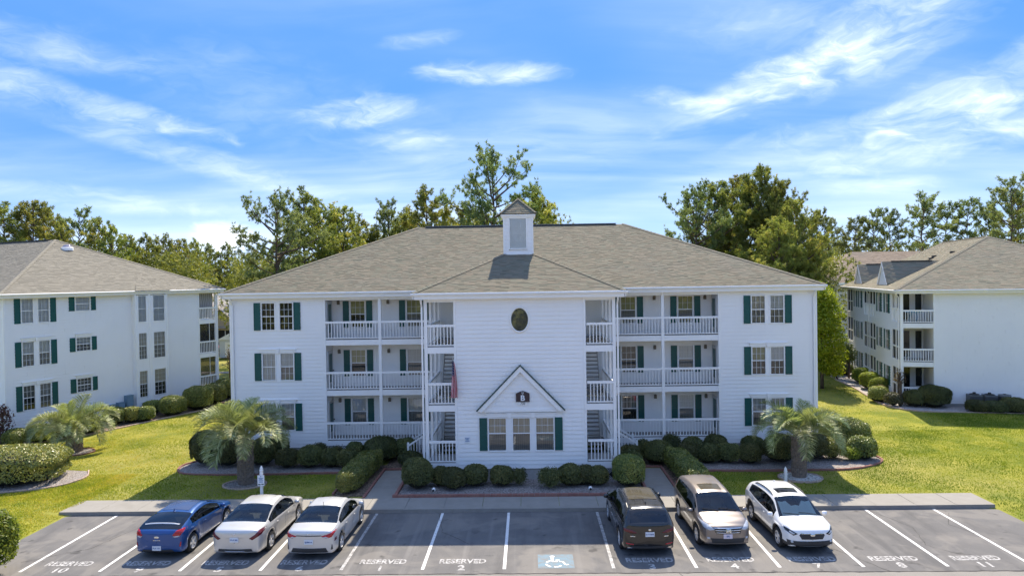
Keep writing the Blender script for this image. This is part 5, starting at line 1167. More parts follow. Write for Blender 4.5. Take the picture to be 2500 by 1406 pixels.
shrub(7.72, 32.6, 1.05, .95, 'long low clipped hedge along the right walkway', 'box', d=4.6, rz=R(3), name='hedge', cat='hedge', mat='hedge_leaf_shaded', pw=7)
shrub(-26.5, 32.9, 7.6, 1.5, 'big sunlit clipped hedge at the left edge of the lawn', 'box', d=3.6, rz=R(6), name='hedge', cat='hedge', mat='hedge_leaf', pw=5, dens=.9, size=.05)
shrub(-18.0, 22.35, 1.95, 2.2, 'bright green leafy bush cut by the lower left corner', 'ball', name='bush', cat='bush', mat='bright_leaf', loose=.25, z=0, size=.055)

# ------------------------------------------------------------------ palms
def frond_mesh(seed, L, arch, droop):
    rg = np.random.default_rng(seed); n = 46; V = []; vv = []
    ts = np.linspace(0, 1, n)
    ang = arch-(arch+droop)*ts**1.25; st = L/(n-1)
    P = np.zeros((n, 3)); 
    for i in range(1, n): P[i] = P[i-1]+st*np.array([math.cos(ang[i]), 0, math.sin(ang[i])])
    tg = np.gradient(P, axis=0); tg /= np.linalg.norm(tg, axis=1)[:, None]
    side = np.array([0, 1., 0]); up_ = np.cross(tg, side)*-1; up_ = np.where(up_[:, 2:3] < 0, -up_, up_) if False else -np.cross(side, tg)*-1
    wr = .028*(1-ts)+.006
    for i in range(n-1):
        a, b = P[i], P[i+1]; V.append((a-side*wr[i], b-side*wr[i+1], b+side*wr[i+1], a+side*wr[i])); vv.append(.75)
        nn = np.cross(tg[i], side); V.append((a-nn*wr[i], b-nn*wr[i+1], b+nn*wr[i+1], a+nn*wr[i])); vv.append(.7)
    for i in range(int(n*.2), n):
        for rep in range(2):
            for s in (-1, 1):
                t_ = min(1., ts[i]+rg.uniform(-.012, .012)); ll = (.62*math.sin(math.pi*min(1, .22+.78*t_))**.7+.10)*rg.uniform(.85, 1.1)*min(1, L/2.0)
                nn = np.cross(tg[i], side); nn = nn if nn[2] > 0 else -nn
                d = tg[i]*rg.uniform(.55, .85)+side*s*rg.uniform(.65, .95)+nn*rg.uniform(.3, .85); d /= np.linalg.norm(d)
                w_ = .013; wv = np.cross(d, nn); wv /= np.linalg.norm(wv)+1e-9; wv *= w_
                a = P[i]; m_ = a+d*ll*.55; e_ = a+d*ll+np.array([0, 0, -.10*ll-.05*rg.uniform(0, 1)]); c_ = rg.beta(2, 2)
                V.append((a-wv*.6, m_-wv, m_+wv, a+wv*.6)); V.append((m_-wv, e_-wv*.15, e_+wv*.15, m_+wv)); vv += [c_, c_]
    return np_mesh('frond', np.array(V), 4, 'palm_leaf', vv)
FROND = [frond_mesh(i, L, R(a), R(d)) for i, (L, a, d) in enumerate(((2.2, 84, -8), (2.4, 76, 30), (2.5, 64, 62), (2.4, 54, 84), (2.2, 38, 92), (1.9, 18, 88), (2.45, 70, 48), (2.3, 58, 80)))]
FROND_S = {}
def palm(x, y, h, r0, scale, nfr, lab, seed, lean=0.):
    rg = random.Random(seed); o = empty('palm_tree', (x, y, .15), rg.uniform(0, 6), label=lab, cat='palm'); 
    m_ = MB(); m_.lathe([(r0*1.1, -.05), (r0*1.02, .15), (r0*.95, h*.4), (r0*1.0, h*.75), (r0*.9, h), (r0*.35, h+.28)], 18); m_.build('trunk', 'palm_trunk', o, smooth=True)
    bt = MB(); rows = int(h/.13)
    for k in range(rows):
        for j in range(9):
            a = 6.283*(j+.5*(k % 2))/9+rg.uniform(-.08, .08); z_ = .1+k*.13; rr = r0*(.98+.03*math.sin(k)); c_, s_ = math.cos(a), math.sin(a); w_ = .105*r0/.3; d_ = .045+rg.uniform(0, .03)
            f = lambda u, z, r_: (c_*(rr+r_)-s_*u, s_*(rr+r_)+c_*u, z)
            bt.hexa([f(-w_, z_, -.02), f(w_, z_, -.02), f(w_*.7, z_, d_*.6), f(-w_*.7, z_, d_*.6), f(-w_*.6, z_+.13, -.02), f(w_*.6, z_+.13, -.02), f(w_*.4, z_+.12, d_), f(-w_*.4, z_+.12, d_)])
    bt.build('leaf_bases', 'palm_trunk', o, kind='stuff')
    for i in range(nfr):
        u = i/(nfr-1); k = 0 if u < .12 else 1 if u < .28 else (6 if u < .42 else 2) if u < .55 else 7 if u < .66 else 3 if u < .84 else 4
        fo_ = add('frond', FROND[k], None, o, (0, 0, h+.12*(1-u))); a = i*2.39996+rg.uniform(-.25, .25); s_ = scale*rg.uniform(.85, 1.1)
        fo_.rotation_euler = (rg.uniform(-.35, .35), rg.uniform(-.12, .12), a); fo_.scale = (s_, s_, s_)
        fo_.location = (math.cos(a)*r0*.5, math.sin(a)*r0*.5, h+.15*(1-u))
    return o
palm(-13.1, 32.25, 2.05, .33, 1.06, 36, 'tall feathery palm in a gravel ring before the left wing', 3)
palm(13.05, 32.55, 1.85, .30, .95, 32, 'feathery palm in a white stone ring before the right wing', 9)
palm(-25.7, 38.75, 1.05, .38, 1.02, 32, 'short broad palm in a brick ring on the far left lawn', 14)

# ------------------------------------------------------------------ trees
def tri_tufts(Cn, D, rg, L, k, wid):
    """needle tufts: k slim triangles from each centre Cn about direction D"""
    n = len(Cn); Cc = np.repeat(Cn, k, 0); Dd = np.repeat(D, k, 0)*.55+rg.normal(0, .8, (n*k, 3)); Dd[:, 2] += .10
    Dd /= np.linalg.norm(Dd, axis=1)[:, None]; a = np.cross(Dd, rg.normal(0, 1, (n*k, 3))); a /= np.linalg.norm(a, axis=1)[:, None]+1e-9
    l = (L*rg.uniform(.6, 1.25, n*k))[:, None]; w_ = (wid*rg.uniform(.7, 1.3, n*k))[:, None]
    b = Cc+rg.normal(0, L*.12, (n*k, 3))
    return np.stack([b-a*w_, b+a*w_, b+Dd*l], 1)
def pine_meshes(seed, H, cb, rad, nbr, mat, tuft=.34, kk=13, per=9, shape='round', thick=.24):
    rg = np.random.default_rng(seed); wd_ = MB(); Cn, Dn, vv = [], [], []
    npt = 9; bend = rg.normal(0, .012, (npt, 2)).cumsum(0)*H; ctr = [(bend[i, 0]*.6, bend[i, 1]*.6, H*.97*i/(npt-1)) for i in range(npt)]
    wd_.tube(ctr, [thick*(1-.93*i/(npt-1))**.85+.015 for i in range(npt)], 8)
    def at(z): f = z/(H*.97)*(npt-1); i = min(int(f), npt-2); f -= i; return np.array([ctr[i][k]+(ctr[i+1][k]-ctr[i][k])*f for k in range(3)])
    for b in range(nbr):
        u = ((b+rg.uniform(0, 1))/nbr); z = H*(cb+(.97-cb)*u); a = b*2.4+rg.uniform(-.5, .5)
        if shape == 'round': ln = rad*math.sin(math.pi*(.24+.70*u))**.75*(1.05-.15*u)
        elif shape == 'flat': ln = rad*(.55+.75*math.sin(math.pi*min(1, .12+.8*u)))*(1-.25*u)
        else: ln = rad*(1-u)**.8+.3
        ln *= rg.uniform(.6, 1.2); ln = max(ln, .5)
        el_ = R(rg.uniform(-8, 14)+50*u*u); base = at(z); d = np.array([math.cos(a)*math.cos(el_), math.sin(a)*math.cos(el_), math.sin(el_)])
        pts, q, dd = [base], base.copy(), d.copy()
        for s in range(4): dd = dd+np.array([0, 0, .13])+rg.normal(0, .10, 3); dd /= np.linalg.norm(dd); q = q+dd*ln/4; pts.append(q.copy())
        r0 = .022+.018*ln
        wd_.tube([tuple(p_) for p_ in pts], [r0, r0*.8, r0*.6, r0*.4, .012], 4, False)
        ns = max(3, int(per*ln/rad*1.3))
        for s in range(ns):
            f = rg.uniform(.30, 1.03)**.8; i = min(int(f*4), 3); p_ = pts[i]+(pts[i+1]-pts[i])*(f*4-i); sd = rg.normal(0, 1, 3); sd[2] = abs(sd[2])*.5+.1; sd += d*.8; sd /= np.linalg.norm(sd)
            sl_ = ln*rg.uniform(.10, .34)*(1.15-f*.5)+.15; e_ = p_+sd*sl_
            if rg.uniform() < .5: wd_.tube([tuple(p_), tuple(e_)], [.016, .008], 3, False)
            m = max(3, int(3+sl_*4.6)); cv = rg.normal(0, .13)
            for j in range(m):
                c_ = p_+(e_-p_)*rg.uniform(.45, 1.08)+rg.normal(0, .13, 3); Cn.append(c_); Dn.append(sd+np.array([0, 0, .3])); vv.append(.42+.25*min(1, f)+cv+rg.normal(0, .10))
    Cn, Dn = np.array(Cn), np.array(Dn); Dn /= np.linalg.norm(Dn, axis=1)[:, None]
    kk += 3; V = tri_tufts(Cn, Dn, rg, tuft*.92, kk, .027)
    fv = np.clip(np.repeat(np.array(vv), kk)+rg.normal(0, .07, len(V)), 0, 1)
    return wd_.mesh('trunk', 'bark', True, False), np_mesh('crown', V, 3, mat, fv), H
PINES = {'full_a': pine_meshes(1, 22, .34, 4.6, 54, 'pine_needles', per=13), 'full_b': pine_meshes(2, 22, .42, 4.0, 48, 'pine_needles', per=13), 'full_c': pine_meshes(3, 22, .28, 5.2, 60, 'pine_needles', per=13, kk=13),
         'dense': pine_meshes(4, 22, .16, 6.0, 88, 'pine_needles', per=15, kk=13, tuft=.36), 'airy_a': pine_meshes(5, 22, .58, 3.5, 26, 'pine_airy', per=10, kk=12, shape='flat'), 'airy_b': pine_meshes(6, 22, .64, 3.1, 22, 'pine_airy', per=10, kk=12, shape='flat', thick=.2),
         'open': pine_meshes(8, 22, .42, 6.6, 42, 'pine_airy', per=14, kk=13, shape='round', thick=.3), 'slim': pine_meshes(9, 22, .5, 3.0, 34, 'pine_needles', per=11)}
def tree(kind, x, y, top, wscale, lab, rz=None, group='pines behind the buildings', zbase=.1, name='pine_tree', cat='tree'):
    wd_, cr, H = PINES[kind]; s = (top-zbase)/(H*1.0); o = empty(name, (x, y, zbase), random.uniform(0, 6.28) if rz is None else rz, label=lab, cat=cat, group=group)
    o.scale = (s*wscale, s*wscale, s); add('trunk', wd_, None, o); add('crown', cr, None, o); return o
def at_px(px_, py_, Yd):
    """where the sight line through a photo point meets the depth Yd (used once, to read off tree heights)"""
    d = fw+r2*((px_-1250)/1679.86)-u2*((py_-703)/1679.86); k = Yd/d.y; return (.41+d.x*k, Yd, 9.674+d.z*k)
ORD = ['leftmost', 'second', 'third', 'fourth', 'fifth', 'sixth', 'seventh', 'eighth', 'ninth', 'tenth', 'eleventh', 'twelfth', 'thirteenth', 'fourteenth', 'fifteenth']
def row(items, what):
    for i, (px_, py_, Yd, kind, ws) in enumerate(items):
        x, y, z = at_px(px_, py_, Yd); tree(kind, x, y, z, ws, ('leftmost pine in %s' if i == 0 else ORD[i]+' pine from the left in %s') % what)
row([(15, 505, 84, 'full_a', 1.1), (72, 494, 86, 'full_c', 1.0), (112, 500, 92, 'full_b', .9), (152, 545, 80, 'slim', 1.0), (190, 522, 88, 'airy_a', .8), (232, 540, 86, 'full_b', .8), (268, 552, 84, 'full_a', .8), (312, 575, 90, 'full_c', .8), (360, 578, 94, 'full_a', .9), (398, 574, 96, 'full_b', .9), (440, 586, 98, 'full_c', .8), (478, 590, 100, 'full_a', .8), (515, 596, 124, 'full_b', .8), (556, 598, 126, 'full_a', .9)], 'the wood behind the left building')
row([(660, 492, 63, 'open', .85), (735, 472, 70, 'full_a', 1.0), (782, 490, 74, 'full_b', 1.05), (832, 508, 76, 'full_c', .9), (872, 535, 80, 'full_a', .9), (905, 552, 82, 'full_b', .9)], 'the clump above the left roof slope')
row([(950, 502, 82, 'airy_a', .75), (992, 515, 80, 'full_b', .8), (1050, 459, 76, 'full_b', 1.0), (1085, 512, 82, 'full_a', .8), (1130, 505, 84, 'slim', 1.0), (1172, 525, 80, 'full_c', .7)], 'the group between the roof ridge and the cupola')
for px_, py_, Yd, kd, ws, lab in ((1218, 390, 72, 'open', .85, 'tallest pine, rising right behind the cupola'), (1292, 462, 76, 'full_b', .9, 'pine just right of the cupola roof'), (1330, 490, 78, 'full_a', .85, 'pine at the right end of the group behind the cupola'), (1358, 540, 82, 'slim', 1.0, 'low pine peeping over the ridge right of the cupola')):
    x, y, z = at_px(px_, py_, Yd); tree(kd, x, y, z, ws, lab)
row([(1690, 474, 72, 'open', .8), (1745, 448, 74, 'full_c', 1.0), (1795, 440, 78, 'dense', .8), (1852, 421, 76, 'dense', .85), (1905, 455, 74, 'dense', .85), (1945, 500, 70, 'dense', .8), (1890, 540, 66, 'dense', .95), (1945, 600, 70, 'full_c', .7)], 'the big clump above the right roof slope')
row([(2000, 523, 104, 'airy_a', .7), (2030, 535, 108, 'airy_b', .8), (2080, 534, 104, 'airy_b', .85), (2130, 524, 104, 'airy_a', .75), (2182, 514, 106, 'airy_b', .9), (2250, 487, 104, 'airy_a', .95), (2300, 500, 108, 'airy_b', .9), (2355, 490, 106, 'airy_b', .8), (2418, 505, 104, 'airy_a', .8), (2470, 444, 98, 'airy_a', .95), (2494, 465, 104, 'full_b', .8)], 'the airy row above the right building')
# the deep wood and undergrowth behind: one mass
def woods_mesh():
    rg = np.random.default_rng(77); V, vv = [], []
    lum = []
    for px_ in range(-60, 640, 24): lum.append((px_+rg.uniform(-10, 10), 640 if not 500 < px_ < 600 else 668+rg.uniform(-34, 26)-(50 if px_ < 130 else 0), rg.uniform(88, 104) if not 480 < px_ < 610 else 128., rg.uniform(2.4, 4.)))
    for px_ in range(-40, 480, 26): lum.append((px_+rg.uniform(-12, 12), 700+rg.uniform(-30, 20), rg.uniform(80, 92), rg.uniform(2.2, 3.6)))
    for px_ in range(600, 700, 22): lum.append((px_, 680+rg.uniform(-30, 20), rg.uniform(72, 86), rg.uniform(1.8, 3.)))
    for px_ in range(700, 960, 24): lum.append((px_, 650-.22*(px_-700)+rg.uniform(-8, 24), rg.uniform(80, 90), rg.uniform(1.6, 2.8)))
    for px_ in range(960, 1370, 22): lum.append((px_, 560+rg.uniform(-14, 14), rg.uniform(84, 92), rg.uniform(1.5, 2.6)))
    for px_ in range(1630, 2060, 26): lum.append((px_, 640+rg.uniform(-30, 30), rg.uniform(80, 92), rg.uniform(2., 3.2)))
    for px_ in range(1980, 2520, 20): lum.append((px_, 622+rg.uniform(-12, 20), rg.uniform(112, 122), rg.uniform(1.6, 3.2)))
    for px_ in range(2000, 2480, 60): lum.append((px_+rg.uniform(-20, 20), 592+rg.uniform(-10, 20), rg.uniform(108, 116), rg.uniform(1.2, 2.0)))
    lum = [at_px(a, b, c_)+(r_,) for a, b, c_, r_ in lum]
    for a in range(-110, 111, 5):          # the wood goes on across the street, mirrored in the windows
        for zz_ in (3.5, 8., 12.): lum.append((a+rg.uniform(-2, 2), -58+rg.uniform(-6, 6), zz_+rg.uniform(-1.5, 2.5), rg.uniform(2.6, 4.2)))
    for x, y, z, rr in lum:
        bk = y < 0; n = int((55 if bk else 215)*rr); kq = 4 if bk else 8; d = rg.normal(0, 1, (n, 3)); d /= np.linalg.norm(d, axis=1)[:, None]
        ph = rg.uniform(0, 6.28, 3); lm = 1+.22*np.sin(d[:, 0]*5+ph[0])*np.sin(d[:, 2]*4+ph[1]); hh = max(2.5, min(z*.55, 5))
        Pp = d*np.array([rr, rr, hh])*(lm*rg.uniform(.55, 1.05, n))[:, None]+np.array([x, y, z-hh*.6]); V.append(tri_tufts(Pp, d+np.array([0, 0, .35]), rg, .8 if bk else .37, kq, .2 if bk else .053))
        vv.append(np.clip(np.repeat(.15+.55*rg.beta(2, 2, n)+rg.normal(0, .12), kq)+rg.normal(0, .1, n*kq), 0, 1))
    return np_mesh('woodland', np.concatenate(V), 3, 'woods', np.concatenate(vv))
tag(add('woodland', woods_mesh()), 'dense dark wood and undergrowth behind the buildings', 'wood', kind='stuff')
# broadleaf tree between the buildings
def broadleaf(name, x, y, h, rad, lab, cat, mat, n, seed, trunk_h, size=.13, stems=1, lum=.25):
    rg = np.random.default_rng(seed); o = empty(name, (x, y, .12), 0, label=lab, cat=cat); wd_ = MB(); Pp, Nn, vv = [], [], []
    for s in range(stems):
        ox = rg.normal(0, .12*stems, 2) if stems > 1 else np.zeros(2); wd_.tube([(ox[0], ox[1], 0), (ox[0]*1.5, ox[1]*1.5, trunk_h), (ox[0]*2, ox[1]*2, h*.8)], [.05*h/3+.02, .04*h/3+.015, .015], 7)
    nb = 26
    for b in range(nb):
        u = (b+.5)/nb; z = trunk_h+(h-trunk_h)*u; rr = rad*math.sin(math.pi*min(1, .2+.75*u))**.8*rg.uniform(.55, 1.05); a = b*2.4
        c_ = np.array([math.cos(a)*rr*.6, math.sin(a)*rr*.6, z]); wd_.tube([(0, 0, z*.8), tuple(c_)], [.03, .012], 4, False)
        m = n//nb; d = rg.normal(0, 1, (m, 3)); d /= np.linalg.norm(d, axis=1)[:, None]; cl_ = rad*.42
        Pp.append(c_+d*cl_*rg.uniform(.5, 1.05, m)[:, None]*np.array([1, 1, .9])); Nn.append(d+np.array([0, 0, .4])); vv.append(np.clip(rg.beta(2, 2, m)*.8+.1+rg.normal(0, .08), 0, 1))
    V = leaf_faces(np.concatenate(Pp), np.concatenate(Nn), size, rg, .8, .5); wd_.build('trunk', 'bark', o, smooth=True, fixn=False); add('crown', np_mesh('crown', V, 4, mat, np.concatenate(vv)), None, o); return o
broadleaf('broadleaf_tree', 24.7, 57.5, 8.2, 2.3, 'bright green leafy tree between the main and right buildings', 'tree', 'tree_leaf', 14000, 5, 1.6, .11)
broadleaf('small_tree', 29.0, 62.3, 3.1, .95, 'small clipped tree with bare stems on the pale gravel', 'tree', 'hedge_leaf', 2400, 6, 1.7, .07, 3)
broadleaf('crape_myrtle', 26.9, 49.7, 2.5, .55, 'bare brownish crape myrtle at the corner of the right building', 'small tree', 'dry_leaf', 260, 7, 1.6, .06, 3)
broadleaf('red_bush', -31.0, 40.2, 2.4, .7, 'red leaved upright bush at the left edge', 'bush', 'red_leaf', 900, 8, .9, .07, 4)
broadleaf('small_tree', -28.6, 66., 3.2, .6, 'thin bare young tree in the gap left of the main building', 'small tree', 'dry_leaf', 250, 12, 1.2, .07, 1)
# ------------------------------------------------------------------ posts, spotlights
def post(x, y, lab, signed):
    o = empty('sign_post', (x, y, .13), R(2), label=lab, cat='sign post'); h = 1.15 if signed else .55; s_ = .055
    q = MB(); q.box(-s_, s_, -s_, s_, 0, h-.14).box(-s_-.015, s_+.015, -s_-.015, s_+.015, h-.14, h-.11).box(-s_, s_, -s_, s_, h-.11, h); q.build('post', 'trim', o)
    q = MB(); q.lathe([(.075, h), (.085, h+.015), (.085, h+.03), (.06, h+.06), (.07, h+.10), (.045, h+.16), (.0, h+.24)], 12); q.build('finial', 'trim', o, smooth=False)
    if signed:
        q = MB(); q.box(-.15, .15, -.085, -.07, h-.66, h-.18); S = q.build('sign_plate', 'sign_white', o)
        q = MB()
        for i, (w_, z_) in enumerate(((.05, h-.24), (.20, h-.31), (.14, h-.36), (.20, h-.42), (.18, h-.48))): q.box(-w_/2, w_/2, -.089, -.085, z_-.012, z_+.012)
        q.build('sign_print', 'sign_blue', S); q = MB(); q.box(-.12, -.02, -.09, -.085, h-.61, h-.57).box(.02, .12, -.09, -.085, h-.60, h-.56); q.build('sign_symbol', 'drip_edge', S)
post(-11.6, 30.35, 'white post with finial and parking sign plate behind the silver sedan', True)
post(12.05, 31.55, 'short white post with finial beside the right palm ring', False)
for x, y, lab in ((-3.9, 30.35, 'small white spotlight in the entrance bed near the left walkway'), (3.05, 30.35, 'small white spotlight in the entrance bed behind the black car')):
    o = empty('spotlight', (x, y, .16), 0, label=lab, cat='lamp'); q = MB(); q.tube([(0, 0, 0), (0, 0, .14)], .015, 6); q.build('stake', 'metal_grey', o); q = MB(); q.lathe([(.0, -.10), (.06, -.08), (.085, .06), (.085, .07), (.06, .07)], 14, (0, -.02, .2), 'y'); q.build('housing', 'trim', o); q = MB(); q.lathe([(.055, -.105), (.055, -.1)], 12, (0, -.02, .2), 'y'); q.build('lens', 'hvac_grille', o)
o = empty('garden_flamingo', (-39.9, 88.5, .1), 0, label='pink garden ornament on a stick before the small beige house', cat='ornament'); q = MB(); q.tube([(0, 0, 0), (0, 0, 1.1)], .02, 5); q.build('stick', 'pink_plastic', o); q = MB(); q.lathe([(.0, 0), (.28, .1), (.3, .28), (.0, .45)], 10, (0, 0, 1.1)); q.build('body', 'pink_plastic', o)
# ------------------------------------------------------------------ cars
def carpaint(name, col, metal=.3, rough=.32, flake=.0):
    mt, t = newmat(name); n = t.noise(objc(t), 300, 2, .5)
    c = t.mix(t.math('MULTIPLY', n, .25), col, tuple(min(1, x*1.25+.01) for x in col))
    finish(t, pbr(t, c, rough, metal=metal, coat=.9, spec=.5))
carpaint('paint_blue_metal', (.004, .062, .24), .35, .3); carpaint('paint_silver', (.62, .60, .56), .45, .34); carpaint('paint_silver_cool', (.60, .595, .58), .4, .34)
carpaint('paint_black', (.012, .011, .011), .2, .22); carpaint('paint_taupe', (.24, .205, .18), .55, .32); carpaint('paint_pearl', (.82, .81, .78), .05, .3)
simple('tyre', (.022, .022, .022), .85); simple('rim', (.66, .66, .66), .3, .05, metal=.25); simple('rim_dark', (.05, .05, .05), .35); simple('chrome', (.75, .75, .75), .12, .02, metal=1.)
simple('black_plastic', (.035, .035, .036), .6); simple('under', (.012, .012, .012), .9); simple('seat_dark', (.05, .048, .046), .8); simple('seat_tan', (.22, .18, .14), .8)
simple('lamp_red', (.42, .012, .018), .12, .1, spec=.7); simple('lamp_red_dark', (.12, .006, .012), .12, .1, spec=.7); simple('lamp_clear', (.5, .52, .54), .08, .2, 30., spec=.8); simple('plate', (.72, .76, .80), .4); simple('plate_ink', (.05, .13, .33), .5)
simple('sunshade', (.80, .88, .84), .45, .08); simple('gloss_black', (.01, .01, .011), .06, .1, spec=.7); simple('plate_pink', (.74, .66, .72), .4)
mt, t = newmat('car_glass')
fz_ = t.n('ShaderNodeFresnel', {'IOR': 1.5}).outputs[0]
finish(t, t.n('ShaderNodeMixShader', {0: t.math('MULTIPLY_ADD', fz_, 1.0, .02, clamp=True), 1: t.n('ShaderNodeBsdfTransparent', {0: (.72, .78, .76, 1)}).outputs[0], 2: t.n('ShaderNodeBsdfGlossy', {'Color': (.95, .97, 1, 1), 'Roughness': .01}).outputs[0]}).outputs[0])
mt, t = newmat('car_glass_dark')
fz_ = t.n('ShaderNodeFresnel', {'IOR': 1.5}).outputs[0]
finish(t, t.n('ShaderNodeMixShader', {0: t.math('MULTIPLY_ADD', fz_, 1.0, .03, clamp=True), 1: t.n('ShaderNodeBsdfTransparent', {0: (.14, .16, .16, 1)}).outputs[0], 2: t.n('ShaderNodeBsdfGlossy', {'Color': (.95, .97, 1, 1), 'Roughness': .01}).outputs[0]}).outputs[0])

def pchip(pts):
    x = np.array([p[0] for p in pts], float); y = np.array([p[1] for p in pts], float); h = np.diff(x); d = np.diff(y)/h; n = len(x); m = np.zeros(n)
    for i in range(1, n-1):
        if d[i-1]*d[i] > 0: w1, w2 = 2*h[i]+h[i-1], h[i]+2*h[i-1]; m[i] = (w1+w2)/(w1/d[i-1]+w2/d[i])
    m[0], m[-1] = d[0], d[-1]
    def f(q):
        q = min(max(q, x[0]), x[-1]); i = min(int(np.searchsorted(x, q, 'right'))-1, n-2); i = max(i, 0); t_ = (q-x[i])/h[i]
        return float(y[i]*(1+2*t_)*(1-t_)**2+m[i]*h[i]*t_*(1-t_)**2+y[i+1]*t_*t_*(3-2*t_)-m[i+1]*h[i]*t_*t_*(1-t_))
    return f
SUB = [2, 1, 4, 3, 2, 6, 3, 4]
def make_car(name, lab, cat, loc, rz, S):
    """lofted body: sections along x (front +x); S holds the profiles of this car"""
    o = empty(name, (loc[0], loc[1], 0), rz, label=lab, cat=cat, group='cars parked in front of the main building')
    L = S['L']; hl = L/2; cf, cr = S.get('capf', .16), S.get('capr', .10)
    top, belt, hwid = pchip(S['top']), pchip(S['belt']), pchip(S['hw']); wx, wr_ = S['wheels'], S['wr']; AR = wr_*S.get('arch', 1.19); zs0 = S.get('sill', .22); tum = S.get('tum', .40)
    xs_ = set(np.round(np.linspace(-hl+cr, hl-cf, 54), 4))
    for wx_ in wx:
        xs_ |= {round(wx_+AR*math.cos(a), 4) for a in np.linspace(0, math.pi, 25)}; xs_ |= {round(wx_+AR*1.004, 4), round(wx_-AR*1.004, 4)}
    cuts = [S['ws'][0], S['ws'][1], S['rw'][0], S['rw'][1]]+[q for sg_ in S['side'] for q in sg_]
    xs_ |= {round(q, 4) for q in cuts}; xs_ = sorted(x for x in xs_ if -hl+cr-1e-6 <= x <= hl-cf+1e-6)
    def sec(x):
        zt = top(x); zb = min(belt(x), zt-.045); w = hwid(x); g = zt-zb; zs = zs0+.0
        for wx_ in wx:
            if abs(x-wx_) < AR: zs = max(zs, wr_+math.sqrt(AR*AR-(x-wx_)**2)-.0)
        zm = zs+(zb-zs)*.52; wrf = w*.965-.05-tum*max(0, g-.05); cw = .025+.055*min(1, g/.4)
        fl = S.get('flare', .012)*max([0]+[1-abs(abs(x-wx_)-0)/(AR*1.35) for wx_ in wx if abs(x-wx_) < AR*1.35])
        return [(0, zs), (w*.90, zs), (w*.972+fl, zs+.015), (w+fl, zm), (w*.992, zb-.07), (w*.962, zb), (wrf, zt-cw), (wrf*.62, zt-cw*.30), (0, zt)]
    def fine(P):
        out = []; n = len(P)
        for i in range(n-1):
            p0, p1, p2, p3 = (np.array(P[min(max(i+k, 0), n-1)]) for k in (-1, 0, 1, 2))
            if i == n-2: p3 = np.array([-P[n-2][0], P[n-2][1]])
            for j in range(SUB[i]):
                t_ = j/SUB[i]
                if i < 2 : q = p1+(p2-p1)*t_
                elif i == 5: q = p1+(p2-p1)*t_; q = q+np.array([1, 0])*(.018*math.sin(math.pi*t_)*min(1, (P[8][1]-P[5][1])/.3))
                else: q = .5*((2*p1)+(p2-p0)*t_+(2*p0-5*p1+4*p2-p3)*t_*t_+(3*p1-p0-3*p2+p3)*t_**3)
                out.append(q)
        out.append(np.array(P[-1])); return np.array(out)
    cum = np.concatenate([[0], np.cumsum(SUB)])
    rows = [(x, fine(sec(x))) for x in xs_]
    def endcaps(x, pr, sgn, depth, zc):
        out = []
        for a in np.linspace(.25, 1., 6)*math.pi/2:
            s_ = max(.02, math.cos(a)**.42) if a < 1.56 else .02; out.append((x+sgn*depth*math.sin(a)**1.0*(1.0), np.stack([pr[:, 0]*s_, zc+(pr[:, 1]-zc)*s_], 1)))
        return out
    rows = list(reversed(endcaps(rows[0][0], rows[0][1], -1, cr, S.get('zr', .62))))+rows+endcaps(rows[-1][0], rows[-1][1], 1, cf, S.get('zf', .52))
    M = cum[-1]+1; G = np.array([[(x, q[0], q[1]) for q in pr]+[(x, -q[0], q[1]) for q in pr[-2::-1]] for x, pr in rows]); NC = G.shape[1]
    bow = S.get('bow', .10)         # plan curvature of the ends
    xe = np.abs(G[:, :, 0]); k_ = np.clip((xe-(hl-.55))/.55, 0, 1)**2; G[:, :, 0] -= np.sign(G[:, :, 0])*k_*bow*(G[:, :, 1]/.85)**2*np.clip(1.2-.0*G[:, :, 2], 0, 1.2)
    parts = {}
    def cls(i, j):
        jj = j if j < M-1 else NC-2-j; xm = (rows[i][0]+rows[i+1][0])/2; sd = 'l' if j < M-1 else 'r'
        if not -hl+cr-1e-6 < xm < hl-cf+1e-6: return 'body'
        if jj < cum[1]: return 'underbody'
        if S.get('clad') and jj < cum[2]+S['clad']: return 'cladding'
        if jj >= cum[6]:
            if S['ws'][0] < xm < S['ws'][1]: return 'windshield'
            if S['rw'][0] < xm < S['rw'][1] and jj >= cum[6]+S.get('rwin', 0): return 'rear_window'
            if S.get('roofglass') and S['roofglass'][0] < xm < S['roofglass'][1]: return 'glass_roof'
        if cum[5] <= jj < cum[6]-1:
            for n_, (a, b) in enumerate(S['side']):
                if a < xm < b: return 'side_window_%d%s' % (n_, sd)
            if S.get('blackpillar') and S['side'][0][0] < xm < S['side'][-1][1]: return 'pillar%s%d' % (sd, sum(xm > a for a, b in S['side']))
        return 'body'
    for i in range(len(rows)-1):
        for j in range(NC-1): parts.setdefault(cls(i, j), []).append((i, j))
    flat = G.reshape(-1, 3)
    def sub_mesh(nm, quads, mat, smooth=True, off=0.):
        idx = {}; vs, fs = [], []
        for i, j in quads:
            f = []
            for a, b in ((i, j), (i+1, j), (i+1, j+1), (i, j+1)):
                k = a*NC+b
                if k not in idx: idx[k] = len(vs); vs.append(tuple(flat[k]))
                if not f or idx[k] not in f: f.append(idx[k])
            if len(f) >= 3: fs.append(tuple(f))
        me = bpy.data.meshes.new(nm); me.from_pydata(vs, [], fs); bm = bmesh.new(); bm.from_mesh(me); bmesh.ops.remove_doubles(bm, verts=bm.verts, dist=1e-5); bmesh.ops.recalc_face_normals(bm, faces=bm.faces); bm.to_mesh(me); bm.free()
        me.materials.append(MATS[mat]); me.polygons.foreach_set('use_smooth', [smooth]*len(me.polygons)); return add(nm, me, None, o)
    bodyo = None
